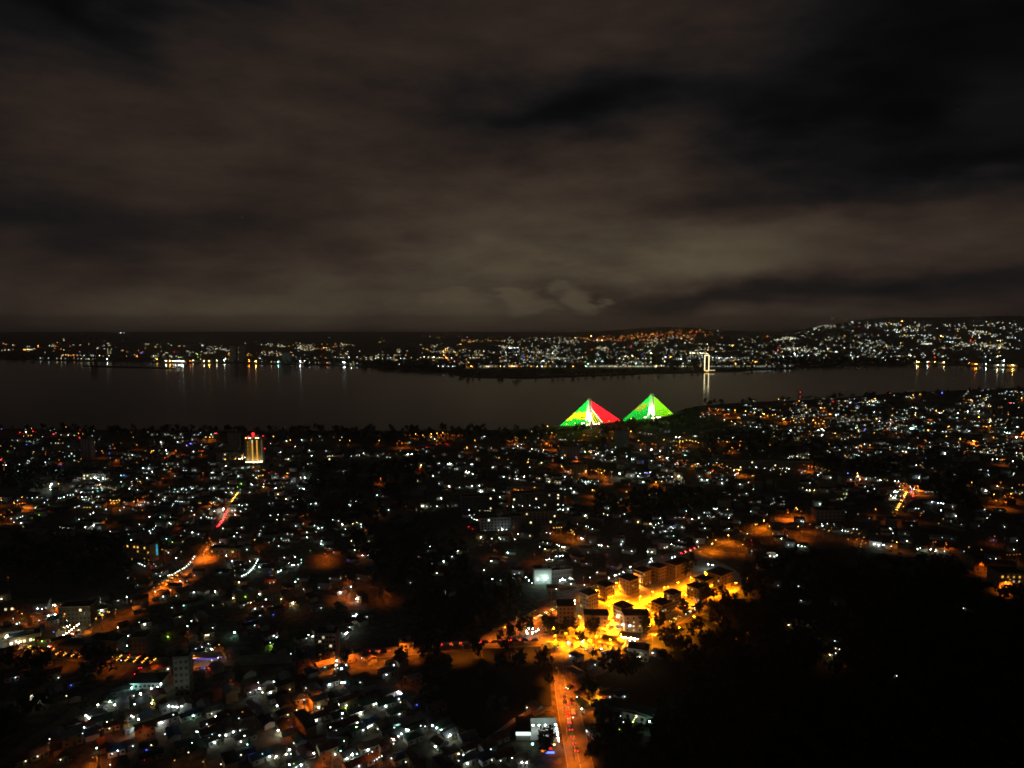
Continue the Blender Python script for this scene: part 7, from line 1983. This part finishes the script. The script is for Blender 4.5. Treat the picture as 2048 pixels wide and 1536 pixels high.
MID = {}
pol, lens = MB(), MB()
for x, y, c, s in STUFF_L:
    hl = 7.0 if c in 'ok' else 3.0
    p = P(x, y, hl)
    d = p.length
    r = max(.24, .00034 * d)
    L = lamp_power(c, s, d, r)
    if c not in 'orbpk':
        L *= .65
    if d > 1150:
        L = max(L, (T_FAR_O if c in 'orbp' else T_FAR)[s] * .9 / (math.pi * (r * F1 / d) ** 2))
    pol.tube((p.x, p.y + .5, 0), (p.x, p.y + .5, hl), .1, .08, M_METAL, 4, False)
    lens.octa((p.x, p.y, p.z), r, glow(c, L))
    if c in 'ok' and s < 3:
        pass
    elif c in 'ok':
        spot(K_DOWN[s] * (1.4 if c == 'o' else .7), 'o' if c == 'o' else 's', (p.x, p.y, hl - r - .2))
    elif rng.random() < .8:
        rz = rng.choice([.15, .15 - math.pi / 2, -.3]) + rng.uniform(-.2, .2)
        w, dd = rng.uniform(5.5, 10), rng.uniform(4.5, 7)
        q = Vector((p.x, p.y, 0)) + Vector((rng.uniform(-3, 3), dd * .5 + 3.2, 0))
        if spaced(q, 7.5) and free(q, 3) and not road_near(q):
            far_house(mbh, q, rz * .4, w, dd, rng.choice([2.5, 2.6, 2.6, 5.0]), rng.choice(WALLS), rng.choice(RM))
lens.build('distant_lamps')['kind'] = 'stuff'
pol.build('distant_lamp_posts')['kind'] = 'stuff'
DENSE = [((0, 560), (875, 1080), 240), ((1000, 1480), (880, 1060), 240), ((1400, 2048), (800, 925), 420), ((1500, 2048), (925, 1060), 110), ((560, 1000), (880, 1000), 60)]
for (xa, xb), (ya, yb), n in DENSE:
    for _ in range(n):
        x, y = rng.uniform(xa, xb), rng.uniform(ya, yb)
        if y < 863 - max(0, (x - 1100)) * .09:
            continue
        q = P(x, y)
        if spaced(q, 8.5) and free(q, 4) and not road_near(q):
            far_house(mbh, q, rng.uniform(-.5, .5), rng.uniform(6, 12), rng.uniform(5, 8), rng.choice([2.5, 2.5, 2.7, 5, 5.2, 8]), rng.choice([M_DULL, M_DULL, M_GREYW, M_BEIGE]), rng.choice(RM))
mbh.build('distant_houses')['kind'] = 'stuff'

# the city across the river: lamps on posts and blocks behind them
lens, pol, blk = MB(), MB(), MB()
SHORE = sorted([(p.x, p.y) for p in far_line])


def shore_y(x):
    for (xa, ya), (xb, yb) in zip(SHORE, SHORE[1:]):
        if xa <= x <= xb and xb > xa:
            return ya + (yb - ya) * (x - xa) / (xb - xa)
    return 0


for x, y, c, s in FAR:
    h = 7.0
    p = P_far(x, y, h)
    d = p.length
    r = .00036 * d
    fade = math.exp(min(1.0, d * HAZE))
    L = lamp_power(c, s, d, r, True) * fade
    waterfront = p.y < shore_y(p.x) + 110
    if p.y < shore_y(p.x) + 3:
        p.y = shore_y(p.x) + 2
    if waterfront and s >= 3:
        L *= 3.5
    lens.octa(p, r, glow(c, L, waterfront and s >= 3))
    pol.tube((p.x, p.y + r, p.z - h), (p.x, p.y + r, p.z), .3, .2, M_METAL, 4, False)
    if rng.random() < .6:
        w = rng.uniform(8, 26)
        hh = rng.choice([4, 5, 7, 9, 12])
        blk.box((p.x + rng.uniform(-12, 12), p.y + r + w * .4 + 4, p.z - h + hh / 2), (w, w * .7, hh), rng.choice([M_GREYW, M_CREAM, M_BEIGE, M_BLOCKWALL]), rng.uniform(-.4, .4))
lens.build('city_lamps')['kind'] = 'stuff'
pol.build('city_lamp_posts')['kind'] = 'stuff'
blk.build('city_blocks')['kind'] = 'stuff'
# tree line of the far bank
spots = []
for p in far_line:
    if -2600 < p.x < 3000:
        for _ in range(3):
            spots.append((p.x + rng.uniform(-40, 40), p.y + rng.uniform(8, 70)))
for _ in range(160):
    p = P(rng.uniform(745, 930), rng.uniform(728, 741))
    spots.append((p.x, max(p.y, shore_y(p.x) + 8)))
for _ in range(260):
    p = P(rng.uniform(1500, 1880), rng.uniform(719, 732))
    spots.append((p.x, max(p.y, shore_y(p.x) + 8)))
forest('far_bank_trees', spots, 8, 7, 7, .28, 5.0, 9.0)

# ---------------------------------------------------------------- the air between
hz = MB()
hz.box((0, 4150, 114), (22600, 14900, 242), None)
hm = bpy.data.materials.new('night_haze')
hm.use_nodes = True
nt = hm.node_tree
nt.nodes.clear()
vo = nt.nodes.new('ShaderNodeVolumePrincipled')
vo.inputs['Color'].default_value = (0.98, 0.96, 0.93, 1)
vo.inputs['Density'].default_value = HAZE
vo.inputs['Anisotropy'].default_value = 0.82
ou = nt.nodes.new('ShaderNodeOutputMaterial')
nt.links.new(vo.outputs[0], ou.inputs['Volume'])
hz.mats = [hm]
tag(hz.build('haze'), kind='stuff')
